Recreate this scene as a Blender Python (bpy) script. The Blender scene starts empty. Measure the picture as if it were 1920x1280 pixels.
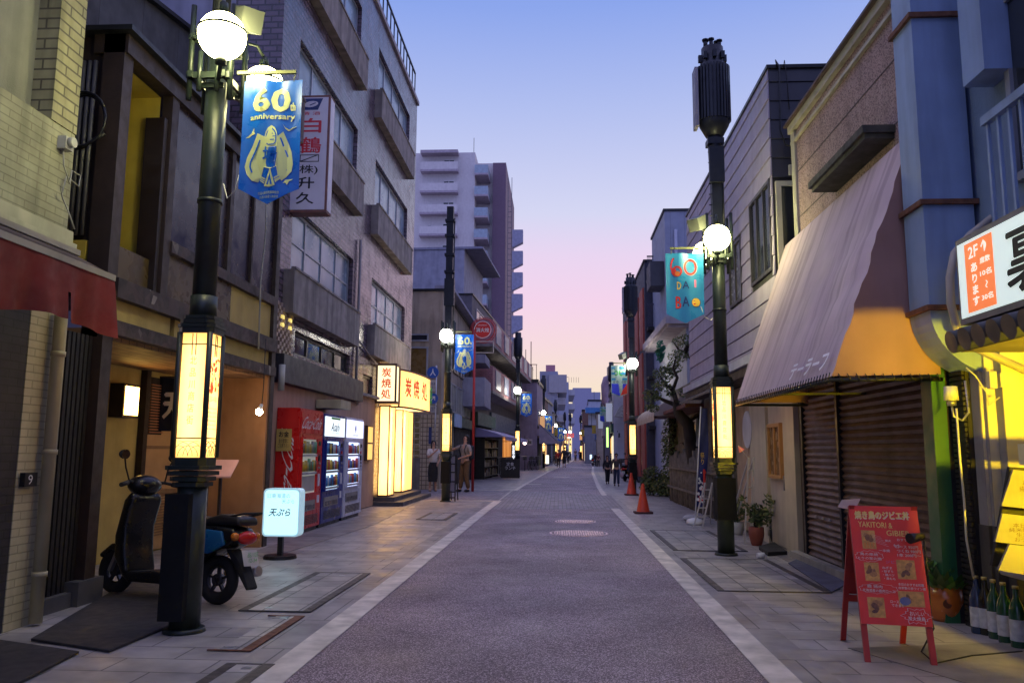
import bpy, bmesh, math, random
from mathutils import Vector, Matrix
random.seed(7)
S = bpy.context.scene
COL = S.collection
# ---------------------------------------------------------------- camera
F = 1500.; H = 1.3                     # focal length in photo pixels, eye height in metres
th, ps, ro = math.radians(7.82), math.radians(3.33), math.radians(0.42)
CD = Vector((-math.sin(ps)*math.cos(th), math.cos(ps)*math.cos(th), math.sin(th)))
_r0 = Vector((math.cos(ps), math.sin(ps), 0)); _u0 = _r0.cross(CD)
CR = math.cos(ro)*_r0+math.sin(ro)*_u0; CU = -math.sin(ro)*_r0+math.cos(ro)*_u0
EYE = Vector((0, 0, H))
cam = bpy.data.cameras.new('camera'); co = bpy.data.objects.new('camera', cam); COL.objects.link(co)
m = Matrix((CR, CU, -CD)).transposed().to_4x4(); m.translation = EYE; co.matrix_world = m
cam.sensor_width = 36; cam.lens = 36*F/1920.; cam.clip_end = 2000; cam.clip_start = .05
S.camera = co
# ---------------------------------------------------------------- dusk sky
W = bpy.data.worlds.new('World'); S.world = W; W.use_nodes = True
nt = W.node_tree; N = nt.nodes; L = nt.links; bg = N['Background']
tc = N.new('ShaderNodeTexCoord'); sx = N.new('ShaderNodeSeparateXYZ'); L.new(tc.outputs['Generated'], sx.inputs[0])
def ramp(stops):
    r = N.new('ShaderNodeValToRGB'); e = r.color_ramp.elements
    e[0].position, e[0].color = stops[0][0], (*stops[0][1], 1); e[1].position, e[1].color = stops[1][0], (*stops[1][1], 1)
    for p, c in stops[2:]:
        k = e.new(p); k.color = (*c, 1)
    L.new(sx.outputs['Z'], r.inputs[0]); return r
SKYF = [(0, (.94, .79, .52)), (.08, (.93, .77, .62)), (.13, (.93, .71, .74)), (.185, (.91, .66, .84)), (.24, (.82, .67, .88)), (.29, (.67, .68, .90)), (.41, (.44, .52, .87)), (.51, (.26, .38, .84)), (.72, (.54, .56, 1.12)), (1, (.58, .58, 1.12))]
SKYB = [(0, (.28, .30, .56)), (.3, (.34, .41, .88)), (.6, (.46, .51, 1.08)), (1, (.58, .58, 1.12))]
rf, rb = ramp(SKYF), ramp(SKYB)
mr = N.new('ShaderNodeMapRange'); mr.interpolation_type = 'SMOOTHSTEP'
mr.inputs['From Min'].default_value = -.5; mr.inputs['From Max'].default_value = .55
L.new(sx.outputs['Y'], mr.inputs['Value'])
mx = N.new('ShaderNodeMix'); mx.data_type = 'RGBA'
L.new(mr.outputs[0], mx.inputs['Factor']); L.new(rb.outputs[0], mx.inputs['A']); L.new(rf.outputs[0], mx.inputs['B'])
L.new(mx.outputs['Result'], bg.inputs['Color']); bg.inputs['Strength'].default_value = 1.0
S.view_settings.view_transform = 'Standard'; S.view_settings.look = 'None'
S.view_settings.exposure = 0.0; S.view_settings.gamma = 1
S.render.engine = 'CYCLES'; C = S.cycles
C.use_denoising = True; C.max_bounces = 5; C.diffuse_bounces = 3; C.glossy_bounces = 3; C.transmission_bounces = 3
C.sample_clamp_indirect = 4; C.caustics_reflective = False; C.caustics_refractive = False
# ---------------------------------------------------------------- helpers
def ray(u, v): return CD+(u-960)/F*CR+(640-v)/F*CU
def G(u, v, z=0.):
    q = ray(u, v); t = (z-H)/q.z; return Vector((q.x*t, q.y*t, z))
def PXp(u, v, X):
    q = ray(u, v); return EYE+q*(X/q.x)
def PYp(u, v, Y):
    q = ray(u, v); return EYE+q*(Y/q.y)
class Fr:
    """a facade plane: a runs along it, z up, d out of it"""
    def __init__(s, O, E, Nn): s.O = Vector(O); s.E = Vector(E).normalized(); s.N = Vector(Nn).normalized()
    def p(s, a, z, d=0.): return s.O+s.E*a+s.N*d+Vector((0, 0, z))
    def px(s, u, v, d=0.):
        q = ray(u, v); O = s.O+s.N*d; t = (O-EYE).dot(s.N)/q.dot(s.N); w = EYE+q*t-s.O
        return w.dot(s.E), w.z
    def rect(s, u0, v0, u1, v1, d=0.):
        a, b = s.px(u0, v0, d), s.px(u1, v1, d)
        return min(a[0], b[0]), max(a[0], b[0]), min(a[1], b[1]), max(a[1], b[1])
def LX(X): return Fr((X, 0, 0), (0, 1, 0), (1, 0, 0))
def RX(X): return Fr((X, 0, 0), (0, 1, 0), (-1, 0, 0))
def FY(Y): return Fr((0, Y, 0), (1, 0, 0), (0, -1, 0))
class MB:
    def __init__(s): s.v = []; s.f = []; s.m = []; s.sm = []; s.mats = []; s.cur = 0
    def mat(s, m):
        if m not in s.mats: s.mats.append(m)
        s.cur = s.mats.index(m); return s
    def add(s, vs, fs, smooth=False):
        o = len(s.v); s.v += [tuple(x) for x in vs]
        for f in fs: s.f.append(tuple(o+i for i in f)); s.m.append(s.cur); s.sm.append(smooth)
        return s
    def hexa(s, c): return s.add(c, [(0, 1, 2, 3), (4, 7, 6, 5), (0, 4, 5, 1), (1, 5, 6, 2), (2, 6, 7, 3), (3, 7, 4, 0)])
    def box(s, x0, x1, y0, y1, z0, z1):
        return s.hexa([(x0, y0, z0), (x1, y0, z0), (x1, y1, z0), (x0, y1, z0), (x0, y0, z1), (x1, y0, z1), (x1, y1, z1), (x0, y1, z1)])
    def fb(s, fr, a0, a1, z0, z1, d0, d1):
        return s.hexa([fr.p(a, z, d) for z in (z0, z1) for a, d in ((a0, d0), (a1, d0), (a1, d1), (a0, d1))])
    def quad(s, *p): return s.add(p, [tuple(range(len(p)))])
    def prism(s, pts, t):
        t = Vector(t); n = len(pts); p = [Vector(x) for x in pts]
        return s.add(p+[x+t for x in p], [tuple(range(n)), tuple(range(2*n-1, n-1, -1))]+[(i, (i+1) % n, n+(i+1) % n, n+i) for i in range(n)])
    def bar(s, p0, p1, w, h=None, up=(0, 0, 1)):
        p0, p1 = Vector(p0), Vector(p1); h = h or w; d = (p1-p0).normalized(); u = Vector(up)
        if abs(d.dot(u)) > .95: u = Vector((0, 1, 0))
        r = d.cross(u).normalized()*w/2; u = r.cross(d).normalized()*h/2
        return s.hexa([p0-r-u, p0+r-u, p0+r+u, p0-r+u, p1-r-u, p1+r-u, p1+r+u, p1-r+u])
    def cyl(s, p0, p1, r0, r1=None, n=16, smooth=True):
        r1 = r0 if r1 is None else r1
        p0, p1 = Vector(p0), Vector(p1); d = (p1-p0).normalized(); u = Vector((0, 0, 1)) if abs(d.z) < .9 else Vector((1, 0, 0))
        a = d.cross(u).normalized(); b = d.cross(a)
        ring = [(math.cos(2*math.pi*i/n), math.sin(2*math.pi*i/n)) for i in range(n)]
        vs = [p0+(a*c+b*k)*r0 for c, k in ring]+[p1+(a*c+b*k)*r1 for c, k in ring]
        s.add(vs, [(i, (i+1) % n, n+(i+1) % n, n+i) for i in range(n)], smooth)
        o = len(s.v)-2*n
        for base in (0, n): s.f.append(tuple(o+base+i for i in range(n))); s.m.append(s.cur); s.sm.append(False)
        return s
    def tube(s, pts, r, n=8):
        pts = [Vector(p) for p in pts]; rings = []; u = None
        for i, p in enumerate(pts):
            d = (pts[min(i+1, len(pts)-1)]-pts[max(i-1, 0)]).normalized()
            if u is None: u = d.orthogonal().normalized()
            u = (u-d*u.dot(d)).normalized(); b = d.cross(u)
            rr = r[i] if isinstance(r, (list, tuple)) else r
            rings.append([p+(u*math.cos(2*math.pi*k/n)+b*math.sin(2*math.pi*k/n))*rr for k in range(n)])
        vs = [q for R_ in rings for q in R_]; fs = []
        for i in range(len(pts)-1):
            for k in range(n): fs.append((i*n+k, i*n+(k+1) % n, (i+1)*n+(k+1) % n, (i+1)*n+k))
        s.add(vs, fs, True)
        o = len(s.v)-len(vs)
        for base in (0, len(vs)-n): s.f.append(tuple(o+base+i for i in range(n))); s.m.append(s.cur); s.sm.append(False)
        return s
    def sph(s, c, r, n=20, k=12, sc=(1, 1, 1), z0=-1., z1=1.):
        c = Vector(c); vs = []; fs = []
        t0, t1 = math.acos(max(-1, min(1, z1))), math.acos(max(-1, min(1, z0)))
        for j in range(k+1):
            t = t0+(t1-t0)*j/k
            for i in range(n): a = 2*math.pi*i/n; vs.append(c+Vector((math.sin(t)*math.cos(a)*r*sc[0], math.sin(t)*math.sin(a)*r*sc[1], math.cos(t)*r*sc[2])))
        for j in range(k):
            for i in range(n): fs.append((j*n+i, j*n+(i+1) % n, (j+1)*n+(i+1) % n, (j+1)*n+i))
        return s.add(vs, fs, True)
    def lathe(s, prof, c=(0, 0, 0), n=24, smooth=True):
        c = Vector(c); vs = []; fs = []
        for r, z in prof:
            for i in range(n): a = 2*math.pi*i/n; vs.append(c+Vector((r*math.cos(a), r*math.sin(a), z)))
        for j in range(len(prof)-1):
            for i in range(n): fs.append((j*n+i, j*n+(i+1) % n, (j+1)*n+(i+1) % n, (j+1)*n+i))
        s.add(vs, fs, smooth); return s
    def facade(s, fr, a0, a1, z0, z1, holes=(), rev=.12, d=0.):
        A = sorted({a0, a1, *[h[0] for h in holes], *[h[1] for h in holes]}); Z = sorted({z0, z1, *[h[2] for h in holes], *[h[3] for h in holes]})
        A = [a for a in A if a0-1e-6 <= a <= a1+1e-6]; Z = [z for z in Z if z0-1e-6 <= z <= z1+1e-6]
        for i in range(len(A)-1):
            for j in range(len(Z)-1):
                ca, cz = (A[i]+A[i+1])/2, (Z[j]+Z[j+1])/2
                if any(h[0] < ca < h[1] and h[2] < cz < h[3] for h in holes): continue
                s.quad(fr.p(A[i], Z[j], d), fr.p(A[i+1], Z[j], d), fr.p(A[i+1], Z[j+1], d), fr.p(A[i], Z[j+1], d))
        for h0, h1, h2, h3 in [h[:4] for h in holes]:
            c = [(h0, h2), (h1, h2), (h1, h3), (h0, h3)]
            for k in range(4):
                p, q = c[k], c[(k+1) % 4]; s.quad(fr.p(*p, d), fr.p(*q, d), fr.p(*q, d-rev), fr.p(*p, d-rev))
            s.quad(*[fr.p(*p, d-rev) for p in c])
        return s
    def build(s, name, mat=None, parent=None, label=None):
        me = bpy.data.meshes.new(name)
        off = world_of(parent) if parent is not None else Vector((0, 0, 0))
        vs = [(x-off.x, y-off.y, z-off.z) for x, y, z in s.v]
        me.from_pydata(vs, [], s.f)
        mats = s.mats or [mat]
        if mat is not None and s.mats: pass
        for mm in mats: me.materials.append(mm)
        me.polygons.foreach_set('material_index', s.m); me.polygons.foreach_set('use_smooth', s.sm)
        if len(s.f) < 20000:
            b = bmesh.new(); b.from_mesh(me); bmesh.ops.recalc_face_normals(b, faces=b.faces); b.to_mesh(me); b.free()
        me.update(); o = bpy.data.objects.new(name, me); COL.objects.link(o)
        if parent is not None: o.parent = parent
        if label: o['label'] = label
        return o
def world_of(o):
    v = Vector((0, 0, 0))
    while o is not None: v += Vector(o.location); o = o.parent
    return v
def thing(name, label, cat, loc=(0, 0, 0), group=None, kind=None):
    o = bpy.data.objects.new(name, None); COL.objects.link(o); o.location = loc; o.empty_display_size = .1
    return tag(o, label, cat, group, kind)
def tag(o, label=None, cat=None, group=None, kind=None):
    if label: o['label'] = label
    if cat: o['category'] = cat
    if group: o['group'] = group
    if kind: o['kind'] = kind
    return o
def solo(mb, name, mat, label, cat, group=None):
    """a thing that is one mesh, origin at the middle of its base"""
    xs = [v[0] for v in mb.v]; ys = [v[1] for v in mb.v]; zs = [v[2] for v in mb.v]
    c = Vector(((min(xs)+max(xs))/2, (min(ys)+max(ys))/2, min(zs)))
    mb.v = [(x-c.x, y-c.y, z-c.z) for x, y, z in mb.v]; o = mb.build(name, mat); o.location = c
    return tag(o, label, cat, group)
def struct(mb, name, mat): return tag(mb.build(name, mat), kind='structure')
def kids(o): return [c for c in COL.objects if c.parent == o]
def copy_tree(o, parent=None):
    c = o.copy(); COL.objects.link(c); c.parent = parent
    for k in kids(o): copy_tree(k, c)
    return c
_tc = {}
def glyphs(body, off=0., line=1.0, res=2, wt=1.):
    key = (body, off, line, res)
    if key not in _tc:
        cu = bpy.data.curves.new('t', 'FONT'); cu.body = body; cu.size = 1; cu.align_x = 'CENTER'; cu.align_y = 'CENTER'
        cu.offset = off; cu.space_line = line; cu.resolution_u = res
        ob = bpy.data.objects.new('t', cu); COL.objects.link(ob); bpy.context.view_layer.update()
        dg = bpy.context.evaluated_depsgraph_get(); me = bpy.data.meshes.new_from_object(ob.evaluated_get(dg))
        vs = [v.co.copy() for v in me.vertices]; fs = [tuple(p.vertices) for p in me.polygons]
        bpy.data.objects.remove(ob); bpy.data.curves.remove(cu); bpy.data.meshes.remove(me)
        if vs:
            x0, x1 = min(v.x for v in vs), max(v.x for v in vs); y0, y1 = min(v.y for v in vs), max(v.y for v in vs)
            vs = [((v.x-x0)/max(x1-x0, 1e-6)-.5, (v.y-y0)/max(y1-y0, 1e-6)-.5) for v in vs]
        _tc[key] = (vs, fs)
    return _tc[key]
def text(mb, body, fr, a, z, w, h, d, off=0., line=1.0, flip=False, shear=0., rot=0.):
    """write body into a w x h box centred on (a, z) of the plane fr, d proud of it"""
    vs, fs = glyphs(body, 0., line)
    r = off*h/max(1, body.count('\n')+1); sh = [(0, 0)] if off < .008 else [(-r, 0), (r, 0), (0, -r), (0, r), (0, 0)]   # a bolder hand: the strokes laid side by side
    for k, (ox, oy) in enumerate(sh):
        out = []
        for x, y in vs:
            X, Y = (x+shear*y)*(w-2*r)+ox, y*(h-2*r)+oy
            if rot: X, Y = X*math.cos(rot)-Y*math.sin(rot), X*math.sin(rot)+Y*math.cos(rot)
            out.append(fr.p(a+(-X if flip else X), z+Y, d+k*.0002))
        mb.add(out, fs)
    return mb
# ---------------------------------------------------------------- materials
_mc = {}
def M(key, col, rough=.6, metal=0., noise=.15, ns=3., bump=0., bs=40., grime=0., brick=None, emit=None, stren=1., spec=None, speck=None, streak=None):
    if key in _mc: return _mc[key]
    mt = bpy.data.materials.new(key); _mc[key] = mt; mt.use_nodes = True; nt = mt.node_tree; n = nt.nodes; l = nt.links
    b = n['Principled BSDF']; b.inputs['Roughness'].default_value = rough; b.inputs['Metallic'].default_value = metal
    if spec is not None: b.inputs['Specular IOR Level'].default_value = spec
    geo = n.new('ShaderNodeNewGeometry')
    def mix(a, bb, f, mode='MIX'):
        k = n.new('ShaderNodeMix'); k.data_type = 'RGBA'; k.blend_type = mode
        for nm, x in (('A', a), ('B', bb), ('Factor', f)):
            if hasattr(x, 'links'): l.new(x, k.inputs[nm])
            else: k.inputs[nm].default_value = x if nm == 'Factor' else (*x[:3], 1)
        return k.outputs['Result']
    def noi(scale, sc3=(1, 1, 1), detail=4, pos=None):
        mp = n.new('ShaderNodeMapping'); mp.inputs['Scale'].default_value = sc3; l.new(pos or geo.outputs['Position'], mp.inputs[0])
        t = n.new('ShaderNodeTexNoise'); t.inputs['Scale'].default_value = scale; t.inputs['Detail'].default_value = detail; l.new(mp.outputs[0], t.inputs['Vector']); return t.outputs['Fac']
    def rmp(x, lo, hi, o0=0., o1=1.):
        k = n.new('ShaderNodeMapRange'); l.new(x, k.inputs[0])
        for i, q in zip(range(1, 5), (lo, hi, o0, o1)): k.inputs[i].default_value = q
        return k.outputs[0]
    c = col; hgt = None
    if brick:
        bw, bh, mort, c2, mc = brick[:5]
        # wall coordinates: along the wall horizontally, then up; flat ground uses x and y
        sn = n.new('ShaderNodeSeparateXYZ'); l.new(geo.outputs['True Normal'], sn.inputs[0]); sp = n.new('ShaderNodeSeparateXYZ'); l.new(geo.outputs['Position'], sp.inputs[0])
        def gt(x):
            k = n.new('ShaderNodeMath'); k.operation = 'ABSOLUTE'; l.new(x, k.inputs[0]); q = n.new('ShaderNodeMath'); q.operation = 'GREATER_THAN'; l.new(k.outputs[0], q.inputs[0]); q.inputs[1].default_value = .6; return q.outputs[0]
        def fm(a, bb, f):
            k = n.new('ShaderNodeMix'); k.data_type = 'FLOAT'; l.new(f, k.inputs['Factor']); l.new(a, k.inputs['A']); l.new(bb, k.inputs['B']); return k.outputs['Result']
        hx = fm(sp.outputs['X'], sp.outputs['Y'], gt(sn.outputs['X'])); vz = fm(sp.outputs['Z'], sp.outputs['Y'], gt(sn.outputs['Z']))
        if len(brick) > 5 and brick[5] == 'swap': hx, vz = vz, hx
        cb = n.new('ShaderNodeCombineXYZ'); l.new(hx, cb.inputs[0]); l.new(vz, cb.inputs[1])
        t = n.new('ShaderNodeTexBrick'); l.new(cb.outputs[0], t.inputs['Vector']); t.inputs['Scale'].default_value = 1
        t.inputs['Brick Width'].default_value = bw; t.inputs['Row Height'].default_value = bh; t.inputs['Mortar Size'].default_value = mort; t.inputs['Mortar Smooth'].default_value = .1
        t.inputs['Color1'].default_value = (*col, 1); t.inputs['Color2'].default_value = (*c2, 1); t.inputs['Mortar'].default_value = (*mc, 1); t.inputs['Bias'].default_value = 0
        if len(brick) > 6: t.offset = brick[6]
        c = t.outputs['Color']; hgt = rmp(t.outputs['Fac'], 0, 1, 1, 0)
    if speck:   # aggregate grains in the surface
        vt = n.new('ShaderNodeTexVoronoi'); vt.inputs['Scale'].default_value = speck[0]; l.new(geo.outputs['Position'], vt.inputs['Vector'])
        sc = n.new('ShaderNodeSeparateColor'); l.new(vt.outputs['Color'], sc.inputs[0])
        c = mix(c, speck[1], rmp(sc.outputs[0], speck[2], speck[2]+.12)); c = mix(c, tuple(x*.45 for x in col), rmp(sc.outputs[1], .62, .8))
    if noise:
        f = rmp(noi(ns), .3, .7, 1-noise, 1+noise); k = n.new('ShaderNodeCombineColor')
        for i in range(3): l.new(f, k.inputs[i])
        c = mix(c, k.outputs[0], 1., 'MULTIPLY')
    if grime:
        f = rmp(noi(2.2, (2.2, 2.2, .25), 6), .45, .75, 0, grime)
        c = mix(c, tuple(x*.28 for x in col), f)
    if streak:
        c = mix(c, streak[1], rmp(noi(1., streak[0], 3), .46, .66, 0, streak[2]))
    if hasattr(c, 'links'): l.new(c, b.inputs['Base Color'])
    else: b.inputs['Base Color'].default_value = (*c, 1)
    if noise: l.new(rmp(noi(ns*2.3), .3, .7, max(.03, rough-.12), min(1, rough+.12)), b.inputs['Roughness'])
    hh = None
    if bump: hh = noi(bs); 
    if bump or hgt is not None:
        bp = n.new('ShaderNodeBump'); bp.inputs['Strength'].default_value = bump or .5; bp.inputs['Distance'].default_value = .01
        if hgt is not None and hh is not None:
            a = n.new('ShaderNodeMath'); a.operation = 'MULTIPLY_ADD'; l.new(hh, a.inputs[0]); a.inputs[1].default_value = .25; l.new(hgt, a.inputs[2]); l.new(a.outputs[0], bp.inputs['Height'])
        else: l.new(hgt if hgt is not None else hh, bp.inputs['Height'])
        l.new(bp.outputs[0], b.inputs['Normal'])
    if emit:
        b.inputs['Emission Color'].default_value = (*emit, 1); b.inputs['Emission Strength'].default_value = stren
    return mt
def EM(key, col, s):
    return M(key, tuple(min(.8, x) for x in col), .4, noise=0, emit=col, stren=s)
def lit_cloth(key, col, s, tc):
    """a lit translucent panel: glows a little itself and lets the tube behind it shine through"""
    mt = bpy.data.materials.new(key); mt.use_nodes = True; n = mt.node_tree.nodes; l = mt.node_tree.links; n.remove(n['Principled BSDF'])
    e = n.new('ShaderNodeEmission'); e.inputs[0].default_value = (*col, 1); e.inputs[1].default_value = s; t = n.new('ShaderNodeBsdfTranslucent'); t.inputs[0].default_value = (*tc, 1)
    a = n.new('ShaderNodeAddShader'); l.new(e.outputs[0], a.inputs[0]); l.new(t.outputs[0], a.inputs[1]); l.new(a.outputs[0], n['Material Output'].inputs[0]); return mt
DK = M('dark_green_metal', (.018, .028, .024), .42, .1, .25, 6, grime=.3)
BLK = M('black_metal', (.012, .013, .016), .4, .2, .2, 6)
NAVY = M('navy_equipment_metal', (.014, .017, .028), .45, .3, .2, 6)
WIN = M('dark_window_glass', (.02, .024, .032), .08, 0, .3, 1.5, spec=.6)
WINB = M('pale_window_glass', (.20, .27, .34), .2, 0, .35, 1.2, spec=.6)
CURT = M('curtained_glass', (.2, .2, .22), .2, 0, .4, 6, spec=.5)
ALU = M('aluminium_frame', (.35, .37, .42), .4, .5, .15)
ALUD = M('bronze_frame', (.05, .045, .045), .4, .4, .15)
WHITE = M('white_paint', (.72, .72, .70), .5)
BLACK = M('black_paint', (.01, .01, .012), .5)
GREYC = M('concrete_weathered', (.24, .215, .205), .85, 0, .25, 4, .25, 60, .75)
STEEL = M('steel', (.4, .4, .42), .35, .8, .15)
RUB = M('rubber', (.012, .012, .013), .8)
def window(par, fr, r, d=0., nx=2, nz=1, glass=None, fm=None, t=.045, name='window', dep=.05, cols=None):
    a0, a1, z0, z1 = r; mb = MB(); glass = glass or WIN; fm = fm or ALU
    mb.fb(fr, a0, a1, z0, z0+t, d, d+dep); mb.fb(fr, a0, a1, z1-t, z1, d, d+dep)
    mb.fb(fr, a0, a0+t, z0+t, z1-t, d, d+dep); mb.fb(fr, a1-t, a1, z0+t, z1-t, d, d+dep)
    for i in range(1, nx): a = a0+(a1-a0)*i/nx; mb.fb(fr, a-t*.5, a+t*.5, z0+t, z1-t, d, d+dep*.9)
    for j in range(1, nz): z = z0+(z1-z0)*j/nz; mb.fb(fr, a0+t, a1-t, z-t*.4, z+t*.4, d, d+dep*.8)
    w = mb.build(name, fm, par); g = MB().fb(fr, a0+.01, a1-.01, z0+.01, z1-.01, d+.002, d+dep*.45); g.build('pane', glass, w)
    return w
def block(name, label, cat, fr, a0, a1, z1, depth, wm, group=None, d0=0., roofm=None, z0=0., parapet=.25):
    """a building: thing + wall + roof slab; fr is its street face, depth goes inward"""
    b = fr.p(a0, 0, 0); t = thing(name, label, cat, (b.x, b.y, 0), group)
    MB().fb(fr, a0, a1, z0, z1, -depth, d0).build('wall', wm, t)
    if parapet: MB().fb(fr, a0-.04, a1+.04, z1-.002, z1+parapet*.35, -depth-.04, d0+.05).build('roof', roofm or BLK, t)
    return t
# ---------------------------------------------------------------- ground, road, markings
PAVE = M('paving_slabs', (.38, .35, .33), .42, noise=.3, ns=1.6, bump=.35, bs=90, brick=(.6, .3, .006, (.31, .29, .285), (.11, .10, .10), '', .5), grime=.4)
ASPH = M('purple_aggregate_asphalt', (.165, .118, .142), .55, noise=.32, ns=.6, bump=.5, bs=160, speck=(150, (.50, .40, .45), .55), grime=.35)
BLKP = M('block_paving_grey', (.24, .22, .25), .55, noise=.2, ns=2, bump=.4, brick=(.2, .1, .007, (.17, .15, .17), (.08, .075, .085), 'swap'))
KERB = M('pale_kerb_stone', (.66, .60, .52), .55, noise=.25, ns=4, bump=.2, grime=.5)
SMOOTHC = M('smooth_concrete_apron', (.24, .22, .21), .45, noise=.3, ns=2, bump=.15, grime=.4)
g = MB(); g.quad((-150, -20, 0), (150, -20, 0), (150, 600, 0), (-150, 600, 0)); struct(g, 'ground', PAVE)
CL = [(-6, -.17), (5, -.17), (20, -.15), (30, .05), (38, .30), (52, .75), (68, 1.45), (82, 2.1), (95, 2.7), (120, 3.6), (150, 4.3), (220, 6), (400, 9)]
HW = 1.37
def cx(y):
    for (a, p), (b, q) in zip(CL, CL[1:]):
        if a <= y <= b: return p+(q-p)*(y-a)/(b-a)
    return 9
def strip(ys, f0, f1, z):
    mb = MB(); vs = [(f(y), y, z) for y in ys for f in (f0, f1)]
    mb.add(vs, [(2*i, 2*i+1, 2*i+3, 2*i+2) for i in range(len(ys)-1)]); return mb
YS = [-6, 0, 5, 12, 18, 21.5, 25, 30, 34, 38, 45, 52, 60, 68, 75, 82, 95, 120, 150, 220, 400]
struct(strip(YS, lambda y: cx(y)-HW, lambda y: cx(y)+HW, .004), 'road', ASPH)
ks = MB()
def kerb(ys, s, w=.2):
    k = strip(ys, lambda y: cx(y)+s*HW, lambda y: cx(y)+s*(HW+w), .009); ks.add(k.v, k.f)
kerb([y for y in YS if y <= 18]+[21.4], -1); kerb([y for y in YS if y >= 30 and y < 160] if 0 else [27.5]+[y for y in YS if 30 <= y < 160], -1, .14)
kerb([y for y in YS if y <= 18]+[19.0], 1, .19); kerb([24.6, 30]+[y for y in YS if 34 <= y < 160], 1, .15)
ks.box(-4.6, -1.55, 21.4, 21.52, .002, .0095); ks.box(-4.2, -1.62, 27.3, 27.42, .002, .0095)
for u, v, w, l in ((1053, 894, .85, .12), (996, 908, .8, .12), (1081, 876, 1.0, .1), (1102, 877, 1.0, .1)):
    p = G(u, v); ks.box(p.x-w/2, p.x+w/2, p.y-.25, p.y+.25, .002, .0092)
struct(ks, 'road_markings', KERB)
bp = MB(); bp.quad((-1.6, 18.3, .0075), (1.5, 18.9, .0075), (1.6, 24.9, .0075), (-1.5, 27.2, .0075)); bp.quad((-4.4, 21.53, .003), (-1.6, 21.53, .003), (-1.6, 27.28, .003), (-4.4, 27.28, .003)); bp.quad((-40, 25.2, .0035), (-4.4, 25.2, .0035), (-4.4, 27.28, .0035), (-40, 27.28, .0035))
struct(bp, 'block_paved_crossing', BLKP)
# bands of darker slabs along the kerbs
bnd = strip([y for y in YS if y < 160], lambda y: cx(y)+HW+.19, lambda y: cx(y)+HW+.42, .0045)
b2 = strip([y for y in YS if y <= 18]+[21.3], lambda y: cx(y)-HW-.42, lambda y: cx(y)-HW-.2, .0045); bnd.add(b2.v, b2.f)
struct(bnd, 'pavement_edge_band', M('edge_slabs', (.29, .27, .27), .45, noise=.3, ns=2, brick=(.3, .9, .006, (.25, .235, .24), (.08, .08, .09), '', .5), grime=.3))
ap = MB()
for pts in ([(500, 1047), (700, 984), (790, 938), (700, 962), (560, 1006), (470, 1035)], [(1400, 1010), (1500, 1065), (1590, 1112), (1640, 1112), (1500, 1040), (1420, 1000)]):
    ap.prism([G(u, v, .003) for u, v in pts], (0, 0, .003))
ap.prism([(1.95, 5.75, .003), (2.7, 4.2, .003), (2.7, 2, .003), (4, 2, .003), (4, 6.2, .003)], (0, 0, .003))
struct(ap, 'concrete_apron', SMOOTHC)
def mathat(u, v): p = G(u, v); return p
DST = M('cast_iron_frame', (.07, .062, .06), .55, .3, .3, 8); SLB = M('cover_slab', (.42, .39, .36), .5, noise=.25, ns=3, grime=.4, brick=(.3, .3, .008, (.27, .265, .265), (.1, .1, .1), '', 0.))
RUSTY = M('rusty_iron', (.16, .07, .04), .8, .2, .4, 12)
def hatch(x0, x1, y0, y1, lab, rust=False, sides='lr'):
    t = thing('utility_cover', lab, 'utility cover', (x0, y0, .004), 'utility covers set into the paving')
    f = MB(); w = .07
    if 'l' in sides: f.box(x0, x0+w, y0, y1, .0052, .012)
    if 'r' in sides: f.box(x1-w, x1, y0, y1, .0052, .012)
    f.box(x0, x1, y0-.02, y0, .0052, .012); f.box(x0, x1, y1, y1+.02, .0052, .012)
    f.build('frame', RUSTY if rust else DST, t)
    MB().box(x0+w, x1-w, y0+.002, y1-.002, .0052, .0095).build('slab', SLB, t)
    k = MB()
    for a, b in ((.3, .04), (.6, .9)): cx_, cy_ = x0+w+(x1-x0-2*w)*a, y0+(y1-y0)*b; k.box(cx_-.03, cx_+.03, cy_, cy_+.05, .0096, .012)
    k.build('lifting_eye', STEEL, t)
def hx(u0, v0, u1, v1, *a, **k):
    p, q = G(u0, v0), G(u1, v1); hatch(min(p.x, q.x), max(p.x, q.x), min(p.y, q.y), max(p.y, q.y), *a, **k)
hx(448, 1145, 694, 1076, 'tiled utility cover with dark strips, right of the scooter rear wheel')
hx(390, 1219, 570, 1157, 'rust rimmed utility cover on the pavement beside the big lamp post foot', rust=True, sides='r')
hatch(-2.02, -1.62-.1, 3.9, 4.98, 'long utility cover by the near white kerb, dark slotted side strips')
hx(1345, 1108, 1440, 1050, 'tiled utility cover between two dark strips in front of the brown shutter')
hx(1262, 1032, 1330, 996, 'short utility cover beside the right hand near lamp post, toward the cones')
hx(780, 974, 858, 962, 'thin outlined utility cover in the yellow light by the lantern restaurant')
MHP = M('manhole_iron_sky_pink', (.80, .58, .62), .3, .5, .2, 20); MHD = M('manhole_dark_groove', (.12, .09, .11), .6)  # reflected pink sky is mixed into the iron's own colour
def manhole(u, v, r, lab):
    p = G(u, v); t = thing('manhole_cover', lab, 'manhole cover', (p.x, p.y, .005), 'round manhole covers in the road')
    MB().cyl((p.x, p.y, .0045), (p.x, p.y, .011), r, r, 40, False).build('rim', MHP, t)
    MB().cyl((p.x, p.y, .0112), (p.x, p.y, .0118), r*.93, r*.93, 40, False).build('groove_plate', MHD, t)
    k = MB(); s = r*.93/11.5
    for i in range(-11, 12):
        for j in range(-11, 12):
            if (i*i+j*j)*s*s < (r*.88)**2: k.box(p.x+i*s-s*.38, p.x+i*s+s*.38, p.y+j*s-s*.34, p.y+j*s+s*.34, .0119, .0135)
    k.build('raised_studs', MHP, t)
manhole(1085, 1000, .47, 'larger round iron manhole cover tinted sky pink, the nearer of the two in the road')
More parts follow.
